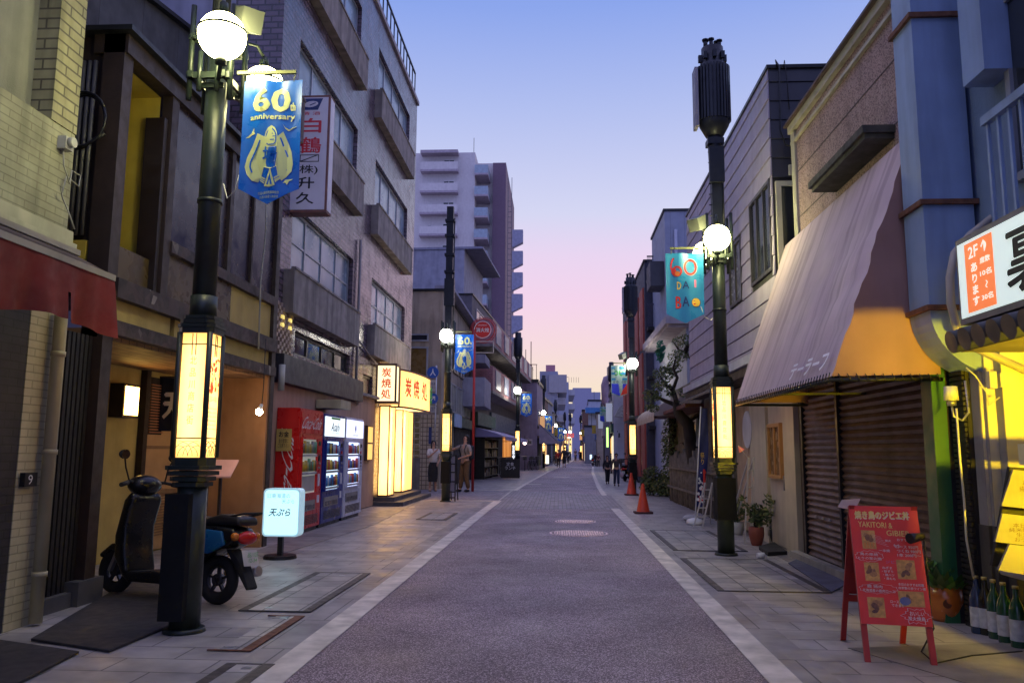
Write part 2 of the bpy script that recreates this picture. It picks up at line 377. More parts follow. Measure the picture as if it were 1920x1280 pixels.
manhole(1079, 978, .385, 'smaller round iron manhole cover tinted sky pink just beyond the larger one in the road')
# ---------------------------------------------------------------- street lamps
GLOBE = EM('globe_light', (1., .93, .42), 48.)
GLOBW = EM('globe_light_white', (1., .93, .80), 30.)
PANEL = lit_cloth('lantern_panel_light', (1., .48, .09), .75, (1., .76, .40)); TUBE = EM('lantern_tube', (1., .84, .52), 24)
PANTOP = EM('lantern_panel_art_light', (1., .42, .08), 1.8)
CANV = M('equipment_purple', (.07, .05, .08), .5, .2, .2)
INK = M('sign_ink_brown', (.10, .05, .02), .7)
def make_lamp(kind, globem, lab, gx=0., art=False, dz=0.):
    t = thing('street_lamp', lab, 'street lamp', (0, 0, 0), 'lantern street lamps lining both sides of the street')
    MB().cyl((0, 0, 0), (0, 0, .03), .15, .14, 20).cyl((0, 0, .03), (0, 0, 1.08), .108, .105, 20).build('base', DK, t)
    (MB().box(-.125, .05, -.165, .09, .1, .98) if kind == 'near' else MB().box(-.12, .12, -.14, .12, .45, .98)).build('cover_box', M('matte_black_cover', (.012, .013, .014), .85, spec=.15), t)
    ln = MB(); s = .165
    def octo(z0, z1, r0, r1):
        c = .32
        def o(r, z): return [(r*a, r*b, z) for a, b in ((-1, -c), (-c, -1), (c, -1), (1, -c), (1, c), (c, 1), (-c, 1), (-1, c))]
        ln.add(o(r0, z0)+o(r1, z1), [tuple(range(8)), tuple(range(15, 7, -1))]+[(i, (i+1) % 8, 8+(i+1) % 8, 8+i) for i in range(8)])
    def chf(z0, z1, r):
        k = .045
        P_ = [(-r, -r+k), (-r+k, -r), (r-k, -r), (r, -r+k), (r, r-k), (r-k, r), (-r+k, r), (-r, r-k)]
        ln.add([(a, b, z0) for a, b in P_]+[(a, b, z1) for a, b in P_], [tuple(range(8)), tuple(range(15, 7, -1))]+[(i, (i+1) % 8, 8+(i+1) % 8, 8+i) for i in range(8)])
    for z0, z1, r in ((1.03, 1.06, .12), (1.07, 1.10, .135), (1.11, 1.14, .15), (1.15, 1.18, .162), (1.18, 1.24, .128), (2.155, 2.2, .135), (2.2, 2.225, .142), (2.23, 2.26, .132), (2.265, 2.29, .122)): chf(z0, z1, r)
    for a in (-1, 1):
        for b in (-1, 1): ln.cyl((a*.113, b*.113, 1.24), (a*.113, b*.113, 2.16), .022, n=8)
    lo = ln.build('lantern', DK, t); MB().cyl((0, 0, 1.27), (0, 0, 2.12), .013, n=10).build('light_tube', TUBE, lo)
    for E_, Nn in (((1, 0, 0), (0, -1, 0)), ((-1, 0, 0), (0, 1, 0)), ((0, 1, 0), (1, 0, 0)), ((0, -1, 0), (-1, 0, 0))):
        fr = Fr((0, 0, 0), E_, Nn); side = Nn[0] != 0
        pn = MB().quad(fr.p(-.096, 1.24, .112), fr.p(.096, 1.24, .112), fr.p(.096, 2.155, .112), fr.p(-.096, 2.155, .112)).build('glowing_panel', PANEL, lo)
        q = MB()
        q.fb(fr, -.092, .092, 1.375, 1.384, .114, .12); q.fb(fr, -.092, .092, 2.068, 2.076, .114, .12)
        for a in (-.014, .014): q.fb(fr, a-.0025, a+.0025, 1.99, 2.15, .114, .12)
        for k in (-1, 0, 1):      # crossed arcs at the foot of the panel
            for r_ in (.075, .11):
                pts = [(k*.075+r_*math.cos(x), 1.25+r_*math.sin(x)) for x in [math.pi*i/10 for i in range(11)]]
                for p_, q_ in zip(pts, pts[1:]):
                    if abs(p_[0]) < .09 and abs(q_[0]) < .09: q.bar(fr.p(*p_, .116), fr.p(*q_, .116), .003)
        q.build('lattice', DK, lo)
        if kind != 'far':
            tx = MB()
            if side and art:
                random.seed(3)
                for i in range(46):
                    a, z = random.uniform(-.075, .075), random.uniform(1.72, 1.97); r_ = random.uniform(.008, .024)
                    tx.mat(random.choice([PANTOP, M('lantern_red_print', (.5, .05, .02), .5, emit=(1, .12, .03), stren=1.)])).add([fr.p(a+r_*math.cos(k*1.26+i), z+r_*math.sin(k*1.26+i), .1145+.0001*i) for k in range(5)], [(0, 1, 2, 3, 4)])
                tx.mat(INK); text(tx, '品川宿', fr, 0, 1.67, .11, .04, .116)
                for i in range(6): text(tx, '東海道品川宿本通り', fr, 0, 1.6-i*.03, .14, .012, .116)
            else:
                tx.mat(INK); text(tx, '北\n品\n川\n商\n店\n街', fr, 0, 1.73, .05, .5, .116, line=1.25)
            tx.build('lettering', INK, lo)
    c = MB()
    c.cyl((0, 0, 2.28), (0, 0, 4.3+dz), .088, .082, 24); c.cyl((0, 0, 3.18), (0, 0, 3.21), .094, .094, 24); c.cyl((0, 0, 2.28), (0, 0, 2.45), .1, .098, 24)
    c.build('column', DK, t)
    b = MB(); hz = 4.08+dz
    for a in (-1, 1):
        for q in (-1, 1): b.cyl((a*.16, q*.13, 3.72+dz), (a*.16, q*.13, 4.5+dz), .022, n=8)
        b.box(a*.13-.015, a*.13+.015, -.2, .2, 3.88+dz, 3.93+dz)
        b.cyl((a*.07, -.16, 3.78+dz), (a*.07, -.16, 4.1+dz), .02, n=8)
        b.box(a*.13-.012, a*.13+.012, -.2, .2, 4.2+dz, 4.24+dz)
    for q in (-1, 1):
        b.box(-.17, .17, q*.16-.015, q*.16+.015, 3.88+dz, 3.93+dz); b.box(-.17, .17, q*.16-.015, q*.16+.015, 4.2+dz, 4.24+dz); b.bar((0, 0, 3.87+dz), (gx, q*.42, 3.87+dz), .03); b.cyl((gx, q*.42, 3.86+dz), (gx, q*.42, 3.91+dz), .04, n=12)
        b.tube([(0, q*.1, 4.24+dz), (gx*.4, q*.2, 4.38+dz), (gx*.8, q*.34, 4.41+dz), (gx, q*.42, 4.33+dz)], .015)
        b.box(-.1, .1, q*.1-.012, q*.1+.012, 3.83+dz, 3.87+dz)
    b.build('bracket', DK, t)
    for q in (-1, 1):
        gl = MB().sph((gx, q*.42, hz), .172, 28, 18).build('globe', globem, t)
        r = MB(); cc = Vector((gx, q*.42, hz)); n = 32
        r.cyl(cc+Vector((0, 0, .025)), cc+Vector((0, 0, .043)), .1745, .1745, n)
        for s_ in (-.011, .011): r.tube([cc+Vector((s_, -q*.1745*math.cos(x), .1745*math.sin(x))) for x in [.24+.09*i for i in range(15)]], .0035, 4)
        r.tube([cc+Vector((.1745*math.cos(x), 0, .1745*math.sin(x))) for x in [.24+.09*i for i in range(30)]], .0035, 4)
        r.sph(cc, .1750, 16, 3, z0=.88, z1=1.); r.bar(cc+Vector((0, -.06*q, .176)), cc+Vector((0, -.06*q, .21)), .03)
        r.cyl(cc+Vector((0, 0, .18)), cc+Vector((0, 0, .26)), .035, .03, 10)
        r.build('globe_band', DK, gl)
    p = MB()
    if kind == 'near': p.cyl((0, 0, 4.3+dz), (0, 0, 8), .07, .06, 12)
    elif kind in ('canister', 'far'):
        p.box(-.065, .065, -.065, .065, 4.3, 5.85); p.cyl((.09, 0, 4.3), (.09, 0, 5.4), .018, n=6)
        for i in range(9): p.bar((-.1, -.02, 4.5+i*.15), (.1, .02, 4.5+i*.15), .012)
        p.box(-.1, .1, -.12, -.05, 4.95, 5.45); p.box(-.11, .11, -.1, .1, 5.5, 5.58); p.cyl((0, 0, 5.3), (0, 0, 5.72), .09, .1, 14)
    else:
        p.box(-.09, .09, -.09, .09, 4.3, 7.5); p.cyl((.12, 0, 4.3), (.12, 0, 7.2), .018, n=6); p.box(-.12, .14, -.11, .11, 4.9, 5.6)
        for z in (5.75, 6.2, 6.7, 7.1): p.box(-.13, .13, -.12, .12, z, z+.06)
    p.build('pole_extension', NAVY, t)
    if kind in ('canister', 'far'):
        e = MB(); e.lathe([(0, 5.62), (.12, 5.63), (.2, 5.78), (.21, 5.82), (.21, 6.62), (.15, 6.7), (.15, 6.92), (.12, 6.93), (0, 6.94)], n=28)
        if kind == 'canister':
            for i in range(30):
                an = 2*math.pi*i/30; e.bar((.225*math.cos(an), .225*math.sin(an), 5.84), (.225*math.cos(an), .225*math.sin(an), 6.62), .012, .03, up=(-math.sin(an), math.cos(an), 0))
            for a, b_, h in ((.0, .05, .16), (.07, .02, .1), (-.08, .04, .13), (-.1, -.04, .1), (.09, -.05, .08)): e.cyl((a, b_, 6.9), (a, b_, 6.94+h), .028, n=8).cyl((a, b_, 6.92+h), (a, b_, 6.94+h), .045, n=8)
            for a in range(8): an = a*.785; e.box(.17*math.cos(an)-.025, .17*math.cos(an)+.025, .17*math.sin(an)-.025, .17*math.sin(an)+.025, 6.72, 6.82)
        e.build('equipment_canister', NAVY, t)
        MB().box(-.27, -.225, -.12, .1, 5.75, 6.6).build('side_cabinet', M('grey_cabinet', (.25, .24, .3), .5), t)
    return t
def place(t, u, v, fl=False, ztop=None):
    p = G(u, v); t.location = (p.x, p.y, 0); return t
def floodlight(t, side, dz=0.):
    b = t.location.copy()+Vector((0, 0, dz)); s = MB()
    s.bar(b+Vector((side*.1, 0, 4.25)), b+Vector((side*.26, -.05, 4.34)), .03)
    c = b+Vector((side*.3, -.12, 4.36)); s.bar(c+Vector((-.09*side, .06, .05)), c+Vector((.06*side, -.12, -.06)), .16, .17)
    s.build('floodlight', M('floodlight_grey', (.12, .13, .11), .5), t)
bpy.context.view_layer.update()
L1 = make_lamp('near', GLOBE, 'tall green lantern lamp post nearest the camera, next to the black scooter', .21, True, .25); place(L1, 345, 1183); pass
R1 = make_lamp('canister', GLOBE, 'lamp post with a finned drum on top beside the hand-drawn 60 DAI BA banner', -.09, art=True); place(R1, 1362, 1040)
L2 = make_lamp('plain', GLOBW, 'lantern lamp post with plain dark mast, standing between the two people looking up'); place(L2, 835, 940); L2.scale = (1, 1, 1.05)
floodlight(L1, 1, .25); floodlight(R1, -1)
FARL = 'distant lantern lamp post '
R2 = make_lamp('canister', GLOBW, 'lantern lamp post behind the pair of orange cones, dark drum on its mast'); place(R2, 1187, 926); floodlight(R2, -1)
R2.scale = (1, 1, 1.0)
fl = make_lamp('far', GLOBW, 'lantern lamp post left of the street beyond the purple shop awning'); place(fl, 970, 893); fl.scale = (1.1, 1.1, 1.1)
for x, y, s, lab in ((-1.18, 65.2, 1.08, 'lantern lamp post beside the bicycles and navy awning on the left'), (-.3, 93, 1.05, FARL+'on the left, just beyond the two stacked blue banners'),
                     (1.0, 122, 1.05, FARL+'left of the road end, second from the lilac end block'), (1.9, 128, 1.08, FARL+'standing before the left edge of the lilac end block'),
                     (3.35, 50.5, 1.0, 'lantern lamp post just past the pale banner with the green 60'), (5.2, 94, 1.05, FARL+'on the right, past the green lit pole sign'),
                     (5.0, 112, 1.03, FARL+'on the right beside the red and yellow sign'), (3.7, 132, 1.05, FARL+'on the right edge of the far road end')):
    c = copy_tree(fl); c.location = (x, y, 0); c.scale = (s, s, s); c['label'] = lab
# ---------------------------------------------------------------- banners
BLUE = M('banner_blue', (.006, .12, .62), .32, noise=.12, ns=4); YEL = M('banner_pale_yellow', (.62, .68, .32), .45, noise=.05)
SKYB_ = M('banner_sky_blue', (.03, .26, .50), .35, noise=.15, ns=3)
RED_ = M('print_red', (.62, .03, .02), .45, noise=.1); PINK_ = M('print_pink', (.75, .2, .35), .5); YE2 = M('print_yellow', (.8, .5, .04), .5); NAV_ = M('print_navy', (.02, .04, .16), .5); GRN_ = M('print_green', (.05, .42, .06), .5); WHT_ = M('print_white', (.75, .75, .75), .5); ORG_ = M('print_orange', (.8, .22, .03), .5)
def cloth(mb, w, h, tip, n=14):
    """hanging pennant, x -w/2..w/2, top z 0, side foot -h, tip -h-tip, gently rippled; front faces -y"""
    def y(x, z): return .012*math.sin(9*x/w+3*z/h)+.006*math.sin(17*x/w-5*z)
    vs = []; fs = []
    for j in range(n+1):
        for i in range(n+1):
            x = (i/n-.5)*w; zl = -h-tip*(1-abs(i/n-.5)*2); z = zl*j/n; vs.append((x, y(x, z), z))
    o = len(vs); vs += [(a, b+.004, c) for a, b, c in vs]
    for j in range(n):
        for i in range(n): k = j*(n+1)+i; fs += [(k, k+1, k+n+2, k+n+1), (o+k+n+1, o+k+n+2, o+k+1, o+k)]
    mb.add(vs, fs, True); return y
def finish(t, mb, name, y, off, parent_cloth, mat):
    mb.v = [(a, y(a, c)+b-off, c) for a, b, c in mb.v]; return mb.build(name, mat, parent_cloth)
def hook_bar(mb, w, left):
    s = -1 if left else 1
    mb.box(min(s*w*.38, -s*w*.62), max(s*w*.38, -s*w*.62), -.012, .012, .055, .08)
    for a in (-.35, .35): mb.tube([(a*w, 0, .056), (a*w+.012, 0, .04), (a*w, 0, .025), (a*w, 0, -.01)], .004, 6)
def sixty(pole_right=False):
    t = thing('street_banner', 'blue 60th anniversary banner hung on the near lamp post on the left', 'banner', (0, 0, 0), 'blue 60th anniversary banners on the lamp posts')
    w = .46; cl = MB(); y = cloth(cl, w, .86, .12); co_ = cl.build('cloth', BLUE, t); fr = Fr((0, 0, 0), (1, 0, 0), (0, -1, 0))
    q = w/485.
    def P(zx, zy): return ((zx-288)*q, (125-zy)*q)
    tx = MB(); text(tx, '60', fr, *P(280, 292), 315*q, 205*q, 0, off=.045); text(tx, 'th', fr, *P(455, 345), 46*q, 72*q, 0, off=.04); text(tx, 'anniversary', fr, *P(292, 440), 370*q, 62*q, 0, off=.035)
    text(tx, '北品川商店街振興組合', fr, *P(290, 1066), 180*q, 24*q, 0); text(tx, '北品川本通り商店会', fr, *P(295, 1100), 160*q, 22*q, 0)
    finish(t, tx, 'lettering', y, .004, co_, YEL)
    em = MB()
    def poly(pts, d=0.):
        em.add([fr.p(*P(*p), d) for p in pts], [tuple(range(len(pts)))])
    em.mat(YEL)
    poly([(180, 572), (246, 603), (240, 660), (240, 860), (222, 930), (200, 975), (150, 965), (108, 915), (86, 850), (100, 770), (140, 680)])
    poly([(390, 558), (345, 606), (350, 660), (350, 850), (365, 925), (395, 970), (430, 940), (470, 890), (478, 830), (462, 730), (430, 650)])
    poly([(235, 640), (355, 640), (355, 850), (300, 870), (235, 850)])
    poly([(294, 505), (322, 525), (340, 560), (350, 610), (350, 690), (238, 690), (238, 610), (248, 560), (268, 525)], .0006)
    poly([(300, 860), (250, 1010), (298, 1020), (345, 1008)]); poly([(220, 925), (262, 948), (250, 990), (212, 962)]); poly([(372, 918), (335, 945), (348, 985), (385, 955)])
    em.mat(BLUE)
    def line(pts, wd, d=.0012):
        for (a, b), (c, e) in zip(pts, pts[1:]):
            L_ = math.hypot(c-a, e-b) or 1; nx_, ny_ = -(e-b)/L_*wd/2, (c-a)/L_*wd/2; poly([(a+nx_, b+ny_), (c+nx_, e+ny_), (c-nx_, e-ny_), (a-nx_, b-ny_)], d)
    line([(204, 628), (170, 720), (132, 810), (130, 850), (148, 896)], 13); line([(372, 612), (405, 700), (440, 780), (442, 830), (422, 890)], 13)
    line([(254, 650), (254, 590), (268, 555), (294, 527), (322, 555), (336, 590), (336, 650), (320, 668), (270, 668), (254, 650)], 10)
    line([(255, 600), (335, 600)], 7); line([(268, 628), (322, 628)], 9); poly([(278, 580), (294, 552), (310, 580)], .0011)
    poly([(300, 910), (272, 1000), (324, 1000)], .0012); line([(222, 940), (258, 962)], 5); line([(380, 932), (340, 958)], 5); line([(218, 952), (253, 978)], 5)
    text(em, '場', fr, *P(290, 748), 128*q, 130*q, .0012, off=.02)
    em.mat(YEL)
    for pts in ([(78, 606), (125, 565), (148, 520), (146, 555), (158, 572), (130, 580), (105, 600)], [(378, 488), (400, 520), (432, 538), (462, 520), (502, 514), (466, 530), (430, 552), (405, 535)], [(405, 990), (425, 962), (488, 955), (455, 975), (440, 1005), (425, 985)]): poly(pts)
    finish(t, em, 'emblem', y, .004, co_, YEL)
    hb = MB(); hook_bar(hb, w, False); hb.build('hanging_bar', M('bar_olive', (.16, .17, .08), .5, .2), t)
    MB().tube([(-.23, 0, -.75), (-.26, .02, -.86), (-.33, .04, -.92), (-.37, .05, -.8)], .005, 6).build('tie_cord', M('cord_white', (.6, .58, .5), .8), t)
    return t
B1 = sixty(); p = PYp(513, 152, 5.72); B1.location = (p.x, 5.72, p.z)
for u, v, Y, s, lab in ((871, 627, 20.9, 1.08, 'blue 60th anniversary banner beside the round red hydrant sign'), (987, 738, 42.4, 1.25, 'blue 60th anniversary banner above the navy shop awning'),
                        (1028, 780, 65, 1.3, 'upper of two stacked blue 60th banners far down the left side'), (1028, 805, 65.1, 1.3, 'lower of two stacked blue 60th banners far down the left side'), (1052, 802, 93, 1.6, 'small far blue 60th banner beyond the stacked pair')):
    c = copy_tree(B1); p = PYp(u, v, Y); c.location = p; c.scale = (s, s, s); c['label'] = lab
def drawn(kind):
    w = .5; t = thing('street_banner', 'x', 'banner', (0, 0, 0), 'child-drawn banners on the right'); cl = MB(); y = cloth(cl, w, .8, .12 if kind == 1 else .1); fr = Fr((0, 0, 0), (1, 0, 0), (0, -1, 0))
    co_ = cl.build('cloth', SKYB_ if kind == 1 else M('banner_pale_green', (.32, .48, .44), .5), t); tx = MB()
    def ring(cx_, cz, rx, rz, wd, mt, n=20, a0=0, a1=6.2832, d=0):
        tx.mat(mt)
        for i in range(n):
            a, b = a0+(a1-a0)*i/n, a0+(a1-a0)*(i+1)/n
            tx.add([fr.p(cx_+(rx+k)*math.cos(c_), cz+(rz+k)*math.sin(c_), d) for c_, k in ((a, -wd/2), (b, -wd/2), (b, wd/2), (a, wd/2))], [(0, 1, 2, 3)])
    def disc(cx_, cz, r, mt, d, n=20, a0=0, a1=6.2832): tx.mat(mt).add([fr.p(cx_+r*math.cos(a0+(a1-a0)*i/n), cz+r*math.sin(a0+(a1-a0)*i/n), d) for i in range(n)], [tuple(range(n))])
    if kind == 1:
        disc(-.105, -.24, .07, RED_, .001); ring(-.105, -.24, .055, .06, .022, RED_); ring(-.06, -.17, .12, .14, .022, RED_, 10, 2.3, 3.5); disc(-.1, -.27, .032, ORG_, .002)
        ring(.075, -.185, .075, .095, .026, RED_); ring(.075, -.185, .092, .112, .004, WHT_)
        tx.mat(YE2); text(tx, 'D', fr, -.08, -.43, .055, .1, .001, off=.02); tx.mat(NAV_); text(tx, 'A', fr, .01, -.42, .09, .1, .001); tx.mat(PINK_); tx.fb(fr, .125, .15, -.45, -.35, 0, .001)
        tx.mat(RED_); text(tx, 'B', fr, -.09, -.65, .075, .16, .001, off=.02); tx.mat(NAV_); text(tx, 'A', fr, .005, -.64, .09, .13, .001, off=.02)
        disc(.14, -.65, .058, YE2, .001); ring(.14, -.65, .058, .058, .006, NAV_, d=.0012); disc(.14, -.66, .036, RED_, .0016, 12, math.pi, 2*math.pi)
        for s_ in (-1, 1): tx.mat(NAV_).fb(fr, .14+s_*.022-.012, .14+s_*.022+.012, -.633, -.624, .0015, .0018)
    else:
        for i in range(5): tx.mat([SKYB_, M('banner_pale_green', (.32, .48, .44), .5)][i % 2]).fb(fr, -.24, .24, -.1-i*.08, -.04-i*.08, 0, .0006)
        ring(-.1, -.22, .05, .055, .03, GRN_); ring(-.07, -.17, .08, .11, .028, GRN_, 8, 2.4, 3.5); ring(.06, -.2, .055, .08, .04, GRN_); disc(.06, -.2, .022, YE2, .001); tx.mat(ORG_).add([fr.p(.02, -.1, .001), fr.p(.1, -.1, .001), fr.p(.12, -.06, .001), fr.p(.06, -.08, .001), fr.p(0, -.06, .001)], [(0, 1, 2, 3, 4)])
        tx.mat(M('print_sea_blue', (.02, .04, .62), .5)).add([fr.p(-.24, -.52, .001), fr.p(.24, -.52, .001), fr.p(.12, -.78, .001), fr.p(0, -.86, .001), fr.p(-.23, -.78, .001)], [(0, 1, 2, 3, 4)])
        for a, z in ((-.14, -.58), (.02, -.58), (-.1, -.68), (.04, -.64), (-.02, -.76)): ring(a, z, .03, .015, .012, WHT_, 6, .3, 2.8, .0015)
        for a in (-.16, -.06, .1, .18): ring(a, -.47, .025, .025, .012, NAV_, 8)
        tx.mat(RED_).add([fr.p(.24, -.52, .0012), fr.p(.24, -.8, .0012), fr.p(.03, -.85, .0012), fr.p(.1, -.7, .0012)], [(0, 1, 2, 3)])
    finish(t, tx, 'drawing', y, .004, co_, RED_)
    hb = MB(); hook_bar(hb, w, True); hb.build('hanging_bar', M('bar_olive', (.16, .17, .08), .5, .2), t)
    if kind == 1: MB().tube([(.2, 0, -.7), (.25, .02, -.84), (.34, .04, -.88), (.36, .05, -.85)], .005, 6).build('tie_cord', M('cord_white', (.6, .58, .5), .8), t)
    return t
D1 = drawn(1); D1.location = PYp(1283, 475, 10.6); D1['label'] = 'light blue hand-drawn 60 DAI BA banner with a yellow smiling face'; D1.scale = (1, 1, 1.03)
D2 = drawn(2); D2.location = PYp(1161, 685, 26.2); D2['label'] = 'pale banner with green hand-drawn 60 over a blue sea'; D2.scale = (1.05, 1, 1.15)
D3 = copy_tree(D2); D3.location = PYp(1133, 762, 50); D3.scale = (1.1, 1, 1.1); D3['label'] = 'far pale green hand-drawn banner on the third right-hand lamp post'
# ================================================================= LEFT SIDE
# ---- nearest building with the red awning
CREAMBR = M('painted_cream_brick', (.30, .295, .20), .75, noise=.25, ns=3, grime=.7, brick=(.24, .06, .005, (.28, .275, .185), (.19, .185, .12)), bump=.4)
STUC = M('grey_green_stucco', (.20, .20, .17), .9, noise=.2, ns=2, bump=.5, bs=120, grime=.5)
DTILE = M('dark_tile_strip', (.035, .032, .04), .5, noise=.2, brick=(.2, .06, .006, (.028, .026, .034), (.02, .02, .02)))
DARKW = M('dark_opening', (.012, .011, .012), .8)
fa = LX(-3.95); A = thing('shop_building', 'cream brick shop at the near left edge with a red cloth awning', 'building', (-3.95, 6.05, 0))
za0 = fa.px(120, 432)[1]; za1 = fa.px(135, 250)[1]; ac = fa.px(80, 120)[0]
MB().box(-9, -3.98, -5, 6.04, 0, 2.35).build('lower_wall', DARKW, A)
MB().box(-9, -3.95, -5, 6.05, za0, za1).build('painted_brick_band', CREAMBR, A)
MB().box(-9, -4.12, -5, ac+.2, za1+.002, 8).build('upper_wall', STUC, A)
ac = fa.px(103, 120)[0]; MB().box(-4.119, -3.94, ac+.002, 6.05, za1+.002, 8).build('brick_column', M('yellowed_brick', (.30, .28, .15), .75, noise=.3, ns=3, grime=.85, brick=(.3, .085, .008, (.25, .235, .13), (.09, .08, .05)), bump=.6), A)
MB().box(-4, -3.9, -5, 6.06, za0-.10, za0-.002).box(-4, -3.87, -5, 6.07, za0-.16, za0-.102).build('cornice', M('cornice_cream', (.4, .39, .28), .7, grime=.5, noise=.2), A)
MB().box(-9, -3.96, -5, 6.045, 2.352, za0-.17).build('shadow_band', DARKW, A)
a0, a1, z0, z1 = fa.rect(0, -60, 14, 48); w = window(A, LX(-4.12), (a0-.7, a1-.1, z0, z1+.5), .0, 1, 1, WINB)
# lower strip of cream brick + dark tile by the pipe
pa_, pb_2 = fa.px(20, 960)[0], fa.px(72, 960)[0]
MB().box(-4, -3.93, pa_, pb_2, 0, 2.35).build('cream_brick_pier', M('lantern_lit_pier_brick', (.56, .50, .32), .7, noise=.2, grime=.5, brick=(.24, .06, .005, (.5, .45, .29), (.33, .3, .19)), bump=.4), A)  # yellow-cream raised to carry the lantern's light on this pier
MB().box(-4, -3.935, 4.2, pa_-.002, 0, 2.35).build('tiled_pier', DTILE, A)
pp = MB(); pp.tube([(-3.86, 5.93, .02), (-3.86, 5.93, 2.3), (-3.86, 5.93, 2.36)], .048, 12)
for z in (.35, 1.25, 2.0): pp.cyl((-3.86, 5.93, z), (-3.86, 5.93, z+.04), .055, .055, 12)
pp.build('drain_pipe', M('cream_pipe', (.42, .38, .24), .45, noise=.15, grime=.3), A)
MB().box(-3.92, -3.88, 5.7, 5.84, 1.02, 1.12).build('number_plate', BLACK, A)
tx = MB(); text(tx, '9', FY(5.69), -3.9, 1.07, .03, .06, 0); 
tx = MB(); text(tx, '9', fa, 5.76, 1.07, .05, .07, .072); tx.build('number', WHITE, A)
bx = MB(); p = fa.px(115, 268); bx.fb(fa, p[0]-.05, p[0]+.05, p[1]-.06, p[1]+.04, 0, .07); bx.cyl(fa.p(p[0], p[1], .07), fa.p(p[0], p[1], .11), .04); bx.build('junction_box', M('pvc_grey', (.4, .4, .36), .5), A)
wr = MB(); q = [fa.px(*c) for c in ((112, 280), (108, 310), (115, 345), (128, 320), (140, 330), (132, 350), (118, 330), (105, 362), (98, 350), (110, 370), (118, 400), (124, 430))]
wr.tube([fa.p(a, z, .03+.02*(i % 3)) for i, (a, z) in enumerate(q)], .006, 6); wr.build('loose_wire', M('wire_grey', (.3, .3, .27), .6), A)
# awning
aw = thing('shop_awning', 'dark red cloth awning with a pale front rail at the near left edge', 'awning', (-3.9, 5.9, 2.1))
AX = -3.36; zt = PXp(213, 522, AX).z; ye = PXp(213, 522, AX).y; zb = PXp(208, 630, AX).z
MB().bar((AX, -3, zt), (AX, ye, zt), .035, .045).bar((AX-.1, -3, zt+.12), (AX-.1, ye-.3, zt+.12), .03, .04).build('front_rail', M('awning_rail', (.30, .27, .24), .5, noise=.2), aw)
rc = M('awning_red', (.14, .008, .010), .75, noise=.2, ns=5, grime=.3)
MB().prism([(AX, -3, zt+.02), (-3.9, -3, zt+.30), (-3.9, -3, zt+.27), (AX, -3, zt-.01)], (0, ye+3, 0)).build('roof_cloth', M('awning_top', (.05, .03, .03), .8), aw)
vl = MB(); n = 150; vs = []
for i in range(n+1):
    y = 1.2+(ye-1.2)*i/n; k = .04*math.sin(y*9)+.02*math.sin(y*23+1)
    s_ = abs(((y-ye)/.62) % 1-.5)*2
    vs += [(AX+.01, y, zt-.01), (AX+.01+k*.5, y, (zt+zb)/2), (AX+.01+k, y, zb+.03*math.sin(y*4)+.02*(1-s_))]
vl.add(vs, [(3*i+j, 3*i+j+1, 3*i+j+4, 3*i+j+3) for i in range(n) for j in range(2) if i % 37 != 20 or j == 0], True); vl.build('valance', rc, aw)
# ---- tempura restaurant
BRN = M('brown_timber', (.030, .018, .015), .55, noise=.3, ns=4, grime=.4, bump=.15)
BRN2 = M('peeling_brown_beam', (.045, .026, .024), .6, noise=.35, ns=6, grime=.3, speck=(9, (.42, .38, .34), .93))
OCH = M('ochre_plaster', (.42, .31, .10), .85, noise=.15, ns=3, bump=.2, grime=.25)
YPL = M('yellow_plaster', (.46, .34, .045), .8, noise=.12, ns=3, grime=.2)
PURG = M('dark_purple_glass', (.020, .012, .018), .25, noise=.3, ns=2, spec=.5)
BXX = -4.0; fb_ = LX(BXX); B = thing('tempura_restaurant', 'brown timber tempura restaurant with ochre panels and a recessed doorway', 'building', (BXX, 6.75, 0))
YA, YB = 6.75, 11.0; zt = fb_.px(235, 62)[1]; zb2 = fb_.px(335, 468)[1]; zb3 = fb_.px(217, 538)[1]; zb4 = fb_.px(217, 612)[1]; zsof = zb4-.12
y1 = fb_.px(328, 200)[0]; y0b = fb_.px(262, 200)[0]
fr = MB()
fr.fb(fb_, YA, YA+.16, 0, zt, -.2, 0.); fr.fb(fb_, y1-.06, y1+.08, zb3, zt-.18, -.1, .01)
y2 = fb_.px(436, 350)[0]; y3 = fb_.px(474, 450)[0]
fr.fb(fb_, y2-.05, y2+.05, zb2, zt-.18, -.1, .01); fr.fb(fb_, y3-.025, y3+.025, zb2, zt-.18, -.1, .006); fr.fb(fb_, YB-.14, YB, 0, zt-.18, -.2, .02)
fr.build('timber_post', BRN, B)
MB().fb(fb_, YA, YB+.05, zt-.18, zt, -.3, .03).build('eaves_board', BRN, B); MB().fb(fb_, YA-.08, YB+.1, zt+.002, zt+.05, -1.4, .10).build('roof', BLK, B)
bm = MB(); bm.fb(fb_, y1+.08, YB-.14, zb2-.08, zb2+.04, -.1, .03)
bm.fb(fb_, YA+.1, YB-.02, zb3-.1, zb3+.08, -.2, .05); bm.fb(fb_, YA+.1, YB-.02, zb4-.08, zb4+.05, -.25, .045); bm.build('facade_beam', BRN2, B)
